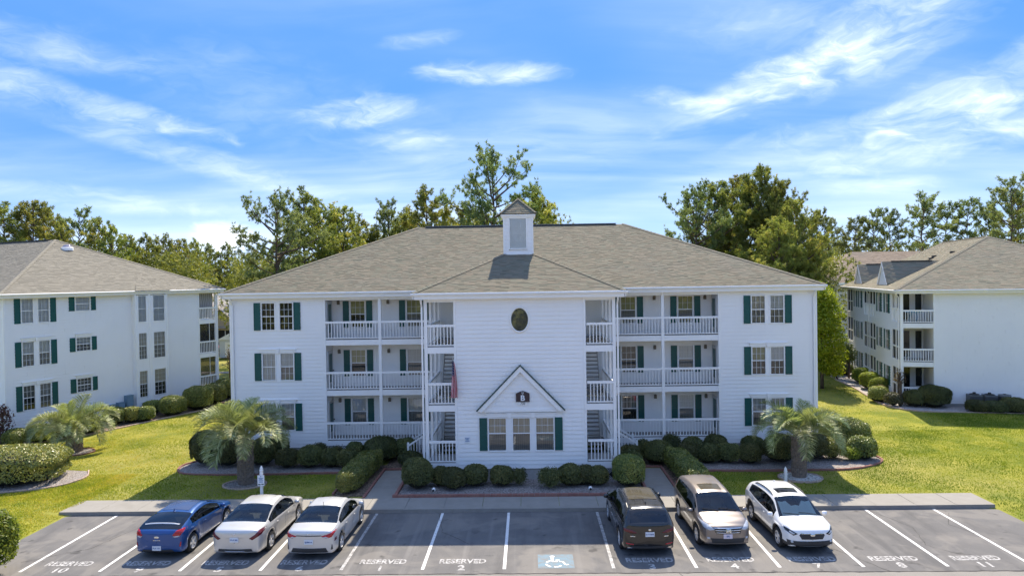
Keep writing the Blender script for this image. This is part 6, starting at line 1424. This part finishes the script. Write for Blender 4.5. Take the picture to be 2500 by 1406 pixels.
    for k, qd in parts.items():
        nm = 'side_window' if k.startswith('side') else 'pillar' if k.startswith('pillar') else k
        mt_ = {'body': S['paint'], 'underbody': 'under', 'cladding': 'black_plastic', 'windshield': 'car_glass', 'rear_window': S.get('rearglass', 'car_glass'), 'glass_roof': 'gloss_black', 'pillar': 'gloss_black', 'side_window': S.get('sideglass', 'car_glass_dark')}[nm]
        p_ = sub_mesh(nm, qd, mt_)
        if k == 'body': bodyo = p_
    tri = [(i*NC+j, (i+1)*NC+j, (i+1)*NC+j+1, i*NC+j+1) for i in range(len(rows)-1) for j in range(NC-1)]
    bvh = BVHTree.FromPolygons([Vector(v_) for v_ in flat], tri)
    def patch(nm, poly, ax, mat, off=.016, cuts=5, parent=None, rim=.008):
        """poly in (y,z) seen along x ('f','b'), in (x,z) along y ('l','r'), in (x,y) from above ('t'), moulded onto the body"""
        bm = bmesh.new(); vs = [bm.verts.new((a, b, 0)) for a, b in poly]; bm.faces.new(vs); bmesh.ops.triangulate(bm, faces=bm.faces)
        bmesh.ops.subdivide_edges(bm, edges=bm.edges, cuts=cuts, use_grid_fill=True)
        for v_ in bm.verts:
            a, b = v_.co.x, v_.co.y; bd = v_.is_boundary
            og, dr = {'f': ((5, a, b), (-1, 0, 0)), 'b': ((-5, a, b), (1, 0, 0)), 'l': ((a, 3, b), (0, -1, 0)), 'r': ((a, -3, b), (0, 1, 0)), 't': ((a, b, 4), (0, 0, -1))}[ax]
            h = bvh.ray_cast(Vector(og), Vector(dr)); 
            if h[0] is None: h = bvh.find_nearest(Vector({'f': (hl, a, b), 'b': (-hl, a, b), 'l': (a, .9, b), 'r': (a, -.9, b), 't': (a, b, 1.4)}[ax]))
            v_.co = h[0]-Vector(dr)*(rim if bd else off)
        me = bpy.data.meshes.new(nm); bm.to_mesh(me); bm.free(); me.materials.append(MATS[mat]); me.polygons.foreach_set('use_smooth', [True]*len(me.polygons)); return add(nm, me, None, parent or o)
    def sym(nm, poly, ax, mat, **kw):
        if ax in 'fb': patch(nm, poly, ax, mat, **kw); return patch(nm, [(-a, b) for a, b in reversed(poly)], ax, mat, **kw)
        patch(nm, poly, 'l', mat, **kw); return patch(nm, poly, 'r', mat, **kw)
    # wheels
    w_m, tw = {}, .105
    ty = MB(); ty.lathe([(wr_*.66, -tw), (wr_*.90, -tw), (wr_*.98, -tw*.75), (wr_, -tw*.4), (wr_, tw*.4), (wr_*.98, tw*.75), (wr_*.90, tw), (wr_*.66, tw)], 30, (0, 0, 0), 'y', False); tym = ty.mesh('tyre', 'tyre', True)
    rm = MB(); rm.lathe([(wr_*.70, -tw*.9), (wr_*.70, tw*.80), (wr_*.64, tw*.93), (wr_*.62, tw*.5), (wr_*.2, tw*.35), (.02, tw*.35)], 30, (0, 0, 0), 'y'); rmm = rm.mesh('rim', S.get('rimback', 'rim_dark'), True)
    sp = MB(); ns = S.get('spokes', 5)
    for k in range(ns):
        for da in ((-.13, .13) if S.get('split') else (0,)):
            a = 6.28319*k/ns+da; c_, s_ = math.cos(a), math.sin(a); w1, w2 = .030, .036 if not S.get('split') else .024; r1, r2_ = .03, wr_*.67
            f = lambda r_, t_, y_: (c_*r_-s_*t_, y_, s_*r_+c_*t_)
            sp.hexa([f(r1, -w1, tw*.5), f(r2_, -w2, tw*.5), f(r2_, w2, tw*.5), f(r1, w1, tw*.5), f(r1, -w1, tw*.86), f(r2_, -w2, tw*.93), f(r2_, w2, tw*.93), f(r1, w1, tw*.86)])
    sp.lathe([(wr_*.69, tw*.80), (wr_*.69, tw*.95), (wr_*.63, tw*.97), (wr_*.62, tw*.80)], 30, (0, 0, 0), 'y', False); sp.lathe([(.07, tw*.6), (.06, tw*.92), (.02, tw*.95)], 14, (0, 0, 0), 'y'); spm = sp.mesh('spokes', 'rim', False)
    for wx_ in wx:
        for s in (1, -1):
            yw = s*(hwid(wx_)*.985-tw); W = add('wheel', tym, None, o, (wx_, yw, wr_), 0 if s > 0 else math.pi); add('rim', rmm, None, W); add('spokes', spm, None, W)
    wl = MB()
    for wx_ in wx:
        wl.box(wx_-AR*.98, wx_+AR*.98, -hwid(wx_)*.62, hwid(wx_)*.62, .16, wr_+AR*.9)
    wl.build('wheel_wells', 'under', o)
    # cabin
    zb0 = belt(0); wi = hwid(0)*.86; st = S.get('seat', 'seat_dark')
    q = MB(); q.box(S['rw'][0]+.25, S['ws'][1]-.1, -wi, wi, .28, zb0-.30); q.build('cabin_floor', 'under', o)
    q = MB(); q.hexa([(S['ws'][1]-.62, -wi, .5), (S['ws'][1]-.15, -wi, .5), (S['ws'][1]-.15, wi, .5), (S['ws'][1]-.62, wi, .5), (S['ws'][1]-.50, -wi, zb0-.02), (S['ws'][1]-.08, -wi, zb0-.05), (S['ws'][1]-.08, wi, zb0-.05), (S['ws'][1]-.50, wi, zb0-.02)]); q.build('dashboard', 'seat_dark', o)
    for sx0, ys in ((S['ws'][0]-.75, (.36, -.36)), (S['ws'][0]-1.38, (.36, -.36))):
        for y_ in ys:
            q = MB(); zt_ = zb0+(.16 if sx0 > S['ws'][0]-1 else .02); q.hexa([(sx0-.12, y_-.23, .5), (sx0+.08, y_-.23, .5), (sx0+.08, y_+.23, .5), (sx0-.12, y_+.23, .5), (sx0-.30, y_-.2, zt_-.12), (sx0-.16, y_-.2, zt_-.12), (sx0-.16, y_+.2, zt_-.12), (sx0-.30, y_+.2, zt_-.12)]).box(sx0-.1, sx0+.42, y_-.24, y_+.24, .42, .58).box(sx0-.30, sx0-.20, y_-.12, y_+.12, zt_-.08, zt_+.10); q.build('seat', st, o)
    q = MB(); q.box(S['rw'][0]+.12, S['ws'][0]-1.62, -wi*.9, wi*.9, zb0-.10, zb0-.06); q.build('parcel_shelf', 'seat_dark', o)
    # mirrors
    xm, ym_ = S['ws'][0]+S.get('mir', .55), hwid(0)*.97; zmi = belt(S['ws'][0]+.3)+.07
    for s in (1, -1):
        q = MB(); q.lathe([(.02, -.09), (.085, -.07), (.10, .0), (.085, .075), (.02, .10)], 10, (xm, s*(ym_+.11), zmi), 'y'); me = q.mesh('mirror', S.get('mirpaint', S['paint']), True)
        for v_ in me.vertices: v_.co.x = xm+(v_.co.x-xm)*.75; v_.co.z = zmi+(v_.co.z-zmi)*.85
        mo = add('mirror', me, None, o); q = MB(); q.box(xm-.03, xm+.03, s*(ym_-.02)-.03, s*(ym_+.06)+.03, zmi-.07, zmi-.03); q.build('mirror_arm', 'black_plastic', mo)
    # seams and handles
    for a, b in S.get('seams', ()): sym('door_seam', [(a-.005, zs0+.16), (a+.005, zs0+.16), (b+.005, belt(b)-.02), (b-.005, belt(b)-.02)], 'l', 'under', off=.002, rim=.002, cuts=4)
    for hx in S.get('handles', ()):
        z_ = belt(hx)-.13; sym('door_handle', [(hx-.09, z_-.017), (hx+.09, z_-.012), (hx+.09, z_+.017), (hx-.09, z_+.017)], 'l', S.get('handlemat', S['paint']), off=.035, cuts=2)
    if S.get('trimline'): sym('window_trim', S['trimline'], 'l', 'chrome', off=.006, cuts=4)
    for nm, poly, ax, mat, kw in S['patches']:
        (sym if ax in ('F', 'B', 'S') else patch)(nm, poly, {'F': 'f', 'B': 'b', 'S': 'l'}.get(ax, ax), mat, **kw)
    if S.get('fin'): q = MB(); fx = S['fin']; q.hexa([(fx-.10, -.025, top(fx)-.02), (fx+.08, -.02, top(fx)-.02), (fx+.08, .02, top(fx)-.02), (fx-.10, .025, top(fx)-.02), (fx-.09, -.006, top(fx)+.07), (fx-.04, -.004, top(fx)+.055), (fx-.04, .004, top(fx)+.055), (fx-.09, .006, top(fx)+.07)]); q.build('antenna_fin', S.get('finmat', 'black_plastic'), o)
    if S.get('mast'): q = MB(); fx = S['mast']; q.tube([(fx, 0, top(fx)-.01), (fx-.07, 0, top(fx)+.14)], .008, 5); q.build('antenna', 'black_plastic', o)
    if S.get('rails'):
        x0_, x1_ = S['rails']
        for s in (1, -1):
            q = MB(); P_ = []
            for i in range(9):
                x_ = x0_+(x1_-x0_)*i/8; pr = sec(x_); P_.append((x_, s*(pr[6][0]-.02), pr[6][1]+.055-(.06 if i in (0, 8) else 0)))
            q.tube(P_, .02, 6); q.build('roof_rail', S.get('railmat', 'black_plastic'), o)
    for wp in S.get('wipers', ()):
        (xa, ya), (xb, yb_) = wp; P_ = []
        for i in range(6):
            t_ = i/5; a, b = xa+(xb-xa)*t_, ya+(yb_-ya)*t_; h = bvh.ray_cast(Vector((a, b, 4)), Vector((0, 0, -1))); P_.append(tuple(h[0]+Vector((0, 0, .02))))
        q = MB(); q.tube(P_, .011, 5); q.build('wiper', 'under', o)
    return o, bvh, patch
def plate(o, patch_, ax, x, y, z, ink=True, mat='plate', w_=.155, h=.078, txt=None):
    """number plate: board and a line of characters"""
    s = 1 if ax == 'f' else -1; q = MB(); q.box(*sorted((x, x+s*.018)), y-w_, y+w_, z-h, z+h); P_ = q.build('number_plate', mat, o)
    if txt:
        me = text_mesh('plate_characters', txt, .072, 'plate_ink', .001, 1.05, True); t_ = add('plate_characters', me, None, P_); t_.rotation_euler = (R(90), 0, R(90) if s > 0 else R(-90)); t_.location = (x+s*.021, y, z)
    return P_
SEDAN = lambda L, H, hood, cowl, rs, re, deck, dz: None
def on_x(bvh, ax, y, z):
    h = bvh.ray_cast(Vector((5 if ax == 'f' else -5, y, z)), Vector((-1 if ax == 'f' else 1, 0, 0))); return h[0].x
# -- silver sedan (longer, sporty red lamps)
S1 = dict(L=4.86, paint='paint_silver', wr=.335, wheels=(1.40, -1.38), hw=[(-2.43, .80), (-2.1, .87), (-1.2, .915), (0, .915), (1.2, .91), (1.9, .87), (2.43, .74)], sill=.24,
  top=[(-2.43, 1.00), (-2.30, 1.06), (-1.75, 1.10), (-1.55, 1.13), (-1.0, 1.33), (-.45, 1.45), (.05, 1.475), (.45, 1.43), (1.05, 1.16), (1.38, .98), (1.8, .92), (2.2, .80), (2.43, .66)],
  belt=[(-2.43, .94), (-1.6, .99), (-.6, .965), (.6, .92), (1.3, .88), (1.8, .85), (2.43, .60)], ws=(.38, 1.30), rw=(-1.66, -.62), side=[(-1.42, -1.13), (-1.06, -.12), (-.03, .93)], blackpillar=True, seams=((-1.0, -1.15), (-.08, -.08), (1.0, .98)), handles=(-.85, .22), spokes=5, split=True, rimback='rim_dark',
  patches=[('tail_lamp', [(.50, .76), (.62, .70), (.86, .84), (.90, .99), (.80, 1.0), (.70, .88)], 'B', 'lamp_red_dark', {'off': .025}), ('bumper_insert', [(-.62, .30), (.62, .30), (.58, .40), (-.58, .40)], 'b', 'black_plastic', {}), ('bumper_trim', [(-.42, .315), (.42, .315), (.42, .335), (-.42, .335)], 'b', 'chrome', {'off': .03}),
           ('plate_recess', [(-.30, .66), (.30, .66), (.34, .80), (-.34, .80)], 'b', 'paint_silver', {'off': .004}), ('badge', [(-.05, .905), (.05, .905), (.05, .935), (-.05, .935)], 'b', 'chrome', {'cuts': 1}), ('head_lamp', [(.46, .68), (.66, .68), (.80, .76), (.80, .82), (.60, .76)], 'F', 'lamp_clear', {}), ('grille', [(-.40, .40), (.40, .40), (.46, .64), (-.46, .64)], 'f', 'black_plastic', {})])
# -- silver compact sedan
S2 = dict(L=4.62, paint='paint_silver_cool', wr=.325, wheels=(1.36, -1.32), hw=[(-2.31, .78), (-2.0, .85), (-1.2, .885), (0, .89), (1.2, .885), (1.8, .85), (2.31, .72)], sill=.23,
  top=[(-2.31, .98), (-2.2, 1.04), (-1.72, 1.09), (-1.5, 1.12), (-1.0, 1.31), (-.5, 1.415), (0, 1.44), (.42, 1.39), (1.05, 1.11), (1.35, .95), (1.75, .89), (2.1, .78), (2.31, .64)],
  belt=[(-2.31, .93), (-1.5, .98), (-.6, .945), (.6, .90), (1.25, .87), (1.75, .83), (2.31, .58)], ws=(.36, 1.27), rw=(-1.60, -.64), side=[(-1.36, -1.05), (-.98, -.10), (-.02, .90)], blackpillar=True, seams=((-.95, -1.08), (-.06, -.06), (.96, .94)), handles=(-.80, .22), spokes=5, split=True, mast=-.62,
  patches=[('tail_lamp', [(.42, .86), (.60, .76), (.78, .80), (.86, .94), (.82, .97), (.62, .90)], 'B', 'lamp_red', {'off': .025}), ('tail_lamp_clear', [(.46, .82), (.62, .76), (.70, .79), (.58, .845)], 'B', 'lamp_clear', {'off': .032}), ('tail_bar', [(-.44, .855), (.44, .855), (.44, .885), (-.44, .885)], 'b', 'black_plastic', {'off': .016}), ('bumper_insert', [(-.66, .28), (.66, .28), (.58, .44), (-.58, .44)], 'b', 'black_plastic', {'off': .02}), ('bumper_vent', [(.74, .36), (.80, .36), (.79, .54), (.77, .54)], 'B', 'black_plastic', {'off': .02}),
           ('reflector', [(.83, .62), (.86, .62), (.86, .72), (.84, .72)], 'B', 'lamp_red_dark', {'cuts': 1}), ('badge', [(-.05, .93), (.05, .93), (.05, .96), (-.05, .96)], 'b', 'chrome', {'cuts': 1}), ('head_lamp', [(.44, .68), (.70, .72), (.76, .80), (.60, .78)], 'F', 'lamp_clear', {}), ('grille', [(-.5, .34), (.5, .34), (.42, .56), (-.42, .56)], 'f', 'black_plastic', {})])
# -- blue hatchback
S0 = dict(L=4.24, paint='paint_blue_metal', wr=.335, wheels=(1.32, -1.30), hw=[(-2.12, .80), (-1.85, .87), (-1.2, .905), (-.3, .88), (.6, .885), (1.3, .90), (1.8, .85), (2.12, .70)], sill=.23, flare=.03, tum=.44, capr=.14,
  top=[(-2.12, .98), (-2.02, 1.02), (-1.86, 1.10), (-1.62, 1.18), (-1.1, 1.31), (-.55, 1.385), (-.05, 1.40), (.35, 1.34), (.95, 1.10), (1.25, .97), (1.6, .92), (1.95, .80), (2.12, .66)],
  belt=[(-2.12, .90), (-1.6, 1.02), (-.9, 1.0), (0, .93), (.8, .89), (1.25, .87), (1.7, .82), (2.12, .58)], ws=(.30, 1.18), rw=(-1.98, -.98), side=[(-1.30, -.62), (-.55, .82)], blackpillar=True, seams=((-.55, -.60), (.86, .86)), handles=(-.40,), spokes=5, rimback='rim', fin=-.86, finmat='paint_blue_metal', rearglass='car_glass_dark', sideglass='car_glass_dark',
  patches=[('spoiler_bar', [(-1.75, -.62), (-1.70, -.64), (-1.70, .64), (-1.75, .62)], 't', 'paint_silver_cool', {'off': .03}), ('tail_lamp', [(.54, .86), (.60, .80), (.78, .82), (.88, .98), (.84, 1.04), (.66, 1.0)], 'B', 'lamp_red', {'off': .03}), ('tail_lamp_clear', [(.55, .815), (.62, .765), (.76, .79), (.74, .835)], 'B', 'lamp_clear', {'off': .03}), ('bumper_reflector', [(.74, .44), (.79, .44), (.81, .60), (.78, .60)], 'B', 'lamp_red', {'off': .02}),
           ('diffuser', [(-.60, .26), (.60, .26), (.52, .36), (-.52, .36)], 'b', 'black_plastic', {}), ('boot_trim', [(-.13, .68), (.13, .68), (.13, .70), (-.13, .70)], 'b', 'chrome', {'cuts': 1}), ('badge', [(-.09, .79), (-.05, .765), (.05, .765), (.09, .79), (.09, .81), (.05, .835), (-.05, .835), (-.09, .81)], 'b', 'chrome', {'cuts': 1}), ('sill_trim', [(-.75, .30), (.75, .30), (.75, .325), (-.75, .325)], 'S', 'chrome', {'off': .006}), ('roof_panel', [(-.85, -.50), (.18, -.46), (.18, .46), (-.85, .50)], 't', 'gloss_roof', {'off': .006}),
           ('head_lamp', [(.48, .66), (.68, .70), (.78, .84), (.62, .80)], 'F', 'lamp_clear', {})])
simple('gloss_roof', (.05, .07, .14), .15, .1, spec=.6)
# -- black SUV
S3 = dict(L=4.72, paint='paint_black', wr=.365, wheels=(1.42, -1.42), hw=[(-2.36, .82), (-2.1, .90), (-1.2, .94), (0, .945), (1.2, .94), (1.9, .90), (2.36, .78)], sill=.27, tum=.36, capr=.10, zr=.75,
  top=[(-2.36, 1.06), (-2.26, 1.20), (-2.10, 1.44), (-1.96, 1.60), (-1.5, 1.645), (-.6, 1.67), (.1, 1.66), (.55, 1.58), (1.05, 1.31), (1.35, 1.13), (1.8, 1.06), (2.2, .96), (2.36, .82)],
  belt=[(-2.36, 1.00), (-1.8, 1.11), (-.6, 1.07), (.6, 1.03), (1.3, 1.0), (1.8, .97), (2.36, .74)], ws=(.50, 1.25), rw=(-2.30, -2.03), rwin=1, side=[(-1.80, -1.22), (-1.14, -.16), (-.07, .95)], seams=((-.95, -1.1), (-.1, -.1), (1.0, 1.0)), handles=(-.85, .2), spokes=5, split=True, fin=-1.55, rearglass='car_glass_dark', rails=(-1.75, .35), railmat='gloss_black',
  trimline=[(-1.85, 1.115), (-1.0, 1.095), (0, 1.06), (.9, 1.03), (.9, 1.045), (0, 1.075), (-1.0, 1.11), (-1.85, 1.135)],
  patches=[('panorama_roof', [(-1.15, -.52), (.30, -.50), (.30, .50), (-1.15, .52)], 't', 'glass_tan', {'off': .012}), ('spoiler', [(-2.10, -.58), (-1.96, -.62), (-1.96, .62), (-2.10, .58)], 't', 'paint_black', {'off': .03}), ('tail_lamp', [(.42, .86), (.62, .84), (.86, .90), (.87, 1.0), (.60, .96)], 'B', 'lamp_red_dark', {'off': .025}), ('bumper_reflector', [(.55, .44), (.80, .46), (.80, .50), (.55, .48)], 'B', 'lamp_red', {}), ('bumper_insert', [(-.66, .30), (.66, .30), (.62, .40), (-.62, .40)], 'b', 'black_plastic', {}), ('badge', [(-.045, .95), (0, .93), (.045, .95), (.045, .99), (0, 1.01), (-.045, .99)], 'b', 'chrome', {'cuts': 1}), ('lettering_badge', [(.50, .72), (.66, .72), (.66, .75), (.50, .75)], 'B', 'chrome', {'cuts': 1}), ('exhaust', [(.58, .30), (.76, .30), (.76, .36), (.58, .36)], 'B', 'chrome', {'off': .02, 'cuts': 1})])
simple('glass_tan', (.10, .085, .055), .08, .1, spec=.7)
# -- taupe SUV, nose towards us
S4 = dict(L=4.53, paint='paint_taupe', wr=.345, wheels=(1.36, -1.28), hw=[(-2.26, .80), (-2.0, .88), (-1.2, .905), (0, .91), (1.2, .905), (1.75, .87), (2.26, .74)], sill=.26, tum=.34, capr=.10, zr=.75, capf=.17, zf=.55, clad=1,
  top=[(-2.26, 1.06), (-2.16, 1.24), (-2.02, 1.46), (-1.88, 1.57), (-1.3, 1.635), (-.5, 1.65), (.15, 1.62), (.5, 1.55), (1.05, 1.27), (1.38, 1.11), (1.8, 1.04), (2.1, .93), (2.26, .80)],
  belt=[(-2.26, 1.00), (-1.8, 1.13), (-.8, 1.07), (.5, 1.01), (1.3, .98), (1.75, .95), (2.26, .72)], ws=(.42, 1.30), rw=(-2.20, -1.92), rwin=1, side=[(-1.72, -1.30), (-1.22, -.22), (-.13, .98)], blackpillar=True, seams=((-.95, -1.15), (-.16, -.16), (1.02, 1.02)), handles=(-.92, .15), handlemat='chrome', spokes=5, split=True, rimback='rim', mast=-1.55, seat='seat_tan', wipers=(((1.27, .60), (1.20, -.02)), ((1.29, -.05), (1.18, -.62))),
  patches=[('sunroof', [(-.35, -.40), (.22, -.38), (.22, .38), (-.35, .40)], 't', 'glass_tan', {'off': .010}), ('head_lamp', [(.46, .80), (.62, .76), (.80, .84), (.86, 1.0), (.76, .99), (.58, .90)], 'F', 'lamp_clear', {'off': .02}), ('grille', [(-.42, .66), (.42, .66), (.50, .86), (-.50, .86)], 'f', 'black_plastic', {'off': .012}), ('grille_bar', [(-.46, .84), (.46, .84), (.49, .865), (-.49, .865)], 'f', 'chrome', {'off': .03}), ('grille_bar', [(-.44, .765), (.44, .765), (.45, .79), (-.45, .79)], 'f', 'chrome', {'off': .03}), ('grille_bar', [(-.40, .685), (.40, .685), (.42, .71), (-.42, .71)], 'f', 'chrome', {'off': .03}),
           ('emblem', [(-.085, .72), (-.045, .72), (-.04, .765), (.04, .765), (.045, .72), (.085, .72), (.095, .84), (.055, .84), (.05, .80), (-.05, .80), (-.055, .84), (-.095, .84)], 'f', 'chrome', {'off': .045, 'rim': .045, 'cuts': 1}), ('fog_lamp', [(.62, .46), (.70, .46), (.72, .53), (.62, .53)], 'F', 'lamp_clear', {'off': .02}), ('lower_intake', [(-.55, .34), (.55, .34), (.60, .50), (-.60, .50)], 'f', 'black_plastic', {'off': .008}), ('bumper_lip', [(-.70, .26), (.70, .26), (.70, .31), (-.70, .31)], 'f', 'paint_taupe', {'off': .02}), ('tail_lamp', [(.62, .9), (.84, .94), (.80, 1.3), (.72, 1.3)], 'B', 'lamp_red', {}), ('tail_lamp_side', [(-2.16, 1.10), (-1.98, 1.12), (-1.96, 1.42), (-2.06, 1.40)], 'S', 'lamp_red', {'off': .01})])
# -- white crossover, nose towards us
S5 = dict(L=4.47, paint='paint_pearl', wr=.345, wheels=(1.36, -1.30), hw=[(-2.23, .79), (-2.0, .87), (-1.2, .895), (0, .90), (1.2, .895), (1.75, .86), (2.23, .74)], sill=.28, tum=.40, capr=.10, zr=.72, capf=.17, zf=.52, clad=2, flare=.022,
  top=[(-2.23, 1.02), (-2.12, 1.18), (-1.95, 1.34), (-1.7, 1.45), (-1.1, 1.545), (-.4, 1.575), (.15, 1.55), (.5, 1.49), (1.05, 1.21), (1.38, 1.05), (1.8, .99), (2.1, .88), (2.23, .78)],
  belt=[(-2.23, .97), (-1.7, 1.12), (-.8, 1.02), (.5, .965), (1.3, .93), (1.75, .90), (2.23, .68)], ws=(.42, 1.30), rw=(-2.14, -1.78), rwin=1, side=[(-1.55, -1.15), (-1.07, -.18), (-.09, .97)], blackpillar=True, seams=((-.90, -1.1), (-.13, -.13), (1.0, 1.0)), handles=(-.85, .18), spokes=5, split=True, rimback='rim_dark', rails=(-1.45, .25), fin=-1.1, finmat='paint_pearl', wipers=(((1.27, .58), (1.20, -.04)), ((1.29, -.07), (1.18, -.60))),
  patches=[('sunroof', [(-.30, -.40), (.16, -.38), (.16, .38), (-.30, .40)], 't', 'gloss_black', {'off': .010}), ('head_lamp', [(.48, .74), (.62, .68), (.82, .80), (.86, .92), (.66, .84)], 'F', 'gloss_black', {'off': .02}), ('head_lamp_lens', [(.54, .74), (.63, .71), (.76, .79), (.72, .83)], 'F', 'lamp_clear', {'off': .03}), ('grille', [(-.36, .56), (.36, .56), (.44, .70), (.38, .77), (-.38, .77), (-.44, .70)], 'f', 'black_plastic', {'off': .014}), ('grille_surround', [(-.40, .74), (.40, .74), (.38, .78), (-.38, .78)], 'f', 'chrome', {'off': .03}), ('emblem', [(-.08, .70), (-.05, .675), (.05, .675), (.08, .70), (.08, .735), (.05, .76), (-.05, .76), (-.08, .735)], 'f', 'chrome', {'off': .045, 'rim': .035, 'cuts': 1}),
           ('bumper_cladding', [(-.78, .30), (.78, .30), (.80, .52), (.62, .50), (.46, .40), (-.46, .40), (-.62, .50), (-.80, .52)], 'f', 'black_plastic', {'off': .022}), ('skid_plate', [(-.40, .27), (.40, .27), (.44, .33), (-.44, .33)], 'f', 'hvac', {'off': .03}), ('fog_lamp', [(.62, .44), (.68, .42), (.72, .46), (.70, .51), (.63, .50)], 'F', 'lamp_clear', {'off': .035}), ('tail_lamp', [(.60, .88), (.84, .92), (.84, 1.0), (.62, .98)], 'B', 'lamp_red', {}), ('tail_lamp_side', [(-2.12, .96), (-1.94, 1.0), (-1.94, 1.08), (-2.08, 1.1)], 'S', 'lamp_red', {'off': .01})])
UPY, DNY = R(90), R(-90)
def park(S, nm, lab, cat, xc, yend, rz):
    hl = S['L']/2; yc = yend+hl; return make_car(nm, lab, cat, (xc, yc), rz, S)
for S, nm, lab, cat, xc, ye, rz, pl in (
  (S0, 'blue_hatchback', 'blue hatchback car parked tail out, leftmost of the six', 'car', -12.68, 23.72, R(88.5), ('b', 0, .42, 'plate', 'PLA 131')),
  (S1, 'silver_sedan', 'silver sedan with pointed dark red tail lamps beside the blue hatchback', 'car', -9.88, 23.62, R(88.5), ('b', 0, .73, 'plate', 'PCA 381')),
  (S2, 'compact_sedan', 'silver compact sedan with a black bar between its tail lamps', 'car', -7.25, 23.55, R(88.5), ('b', 0, .66, 'plate', 'EJ0E01A')),
  (S3, 'black_suv', 'black sport utility car with glass roof parked tail out', 'suv', 4.42, 23.62, R(91.5), ('b', 0, .82, 'plate', '61YAE05')),
  (S4, 'taupe_suv', 'brownish grey sport utility car parked nose out between black and white ones', 'suv', 7.22, 24.02, R(-88.5), ('f', -.02, .58, 'plate_pink', 'EFE')),
  (S5, 'white_crossover', 'white crossover with black wheel arches and a windshield sunshade', 'car', 10.0, 23.72, R(-88.5), None)):
    o, bvh, pt = park(S, nm, lab, cat, xc, ye, rz)
    if pl:
        x = on_x(bvh, pl[0], pl[1], pl[2]); plate(o, pt, pl[0], x+(.004 if pl[0] == 'f' else -.004), pl[1], pl[2], mat=pl[3], txt=pl[4])
    if nm == 'white_crossover':
        # folding shade standing behind the windshield
        q = MB(); n = 8
        for i in range(n):
            y0_, y1_ = -.62+1.24*i/n, -.62+1.24*(i+1)/n; zz0, zz1 = (.0, .035) if i % 2 else (.035, .0); tp = lambda y: 1 if abs(y) > .16 else .72
            q.face((1.24+zz0*.3, y0_, 1.01+zz0*.3), (1.24+zz1*.3, y1_, 1.01+zz1*.3), (1.24-.62*tp(y1_)+zz1*.3, y1_*.93, 1.01+.335*tp(y1_)+zz1), (1.24-.62*tp(y0_)+zz0*.3, y0_*.93, 1.01+.335*tp(y0_)+zz0))
        so = q.build('windshield_sunshade', 'sunshade', None, fixn=False, label='pale folded sunshade behind the windshield of the white crossover', cat='sunshade'); so.location = o.location; so.rotation_euler = o.rotation_euler
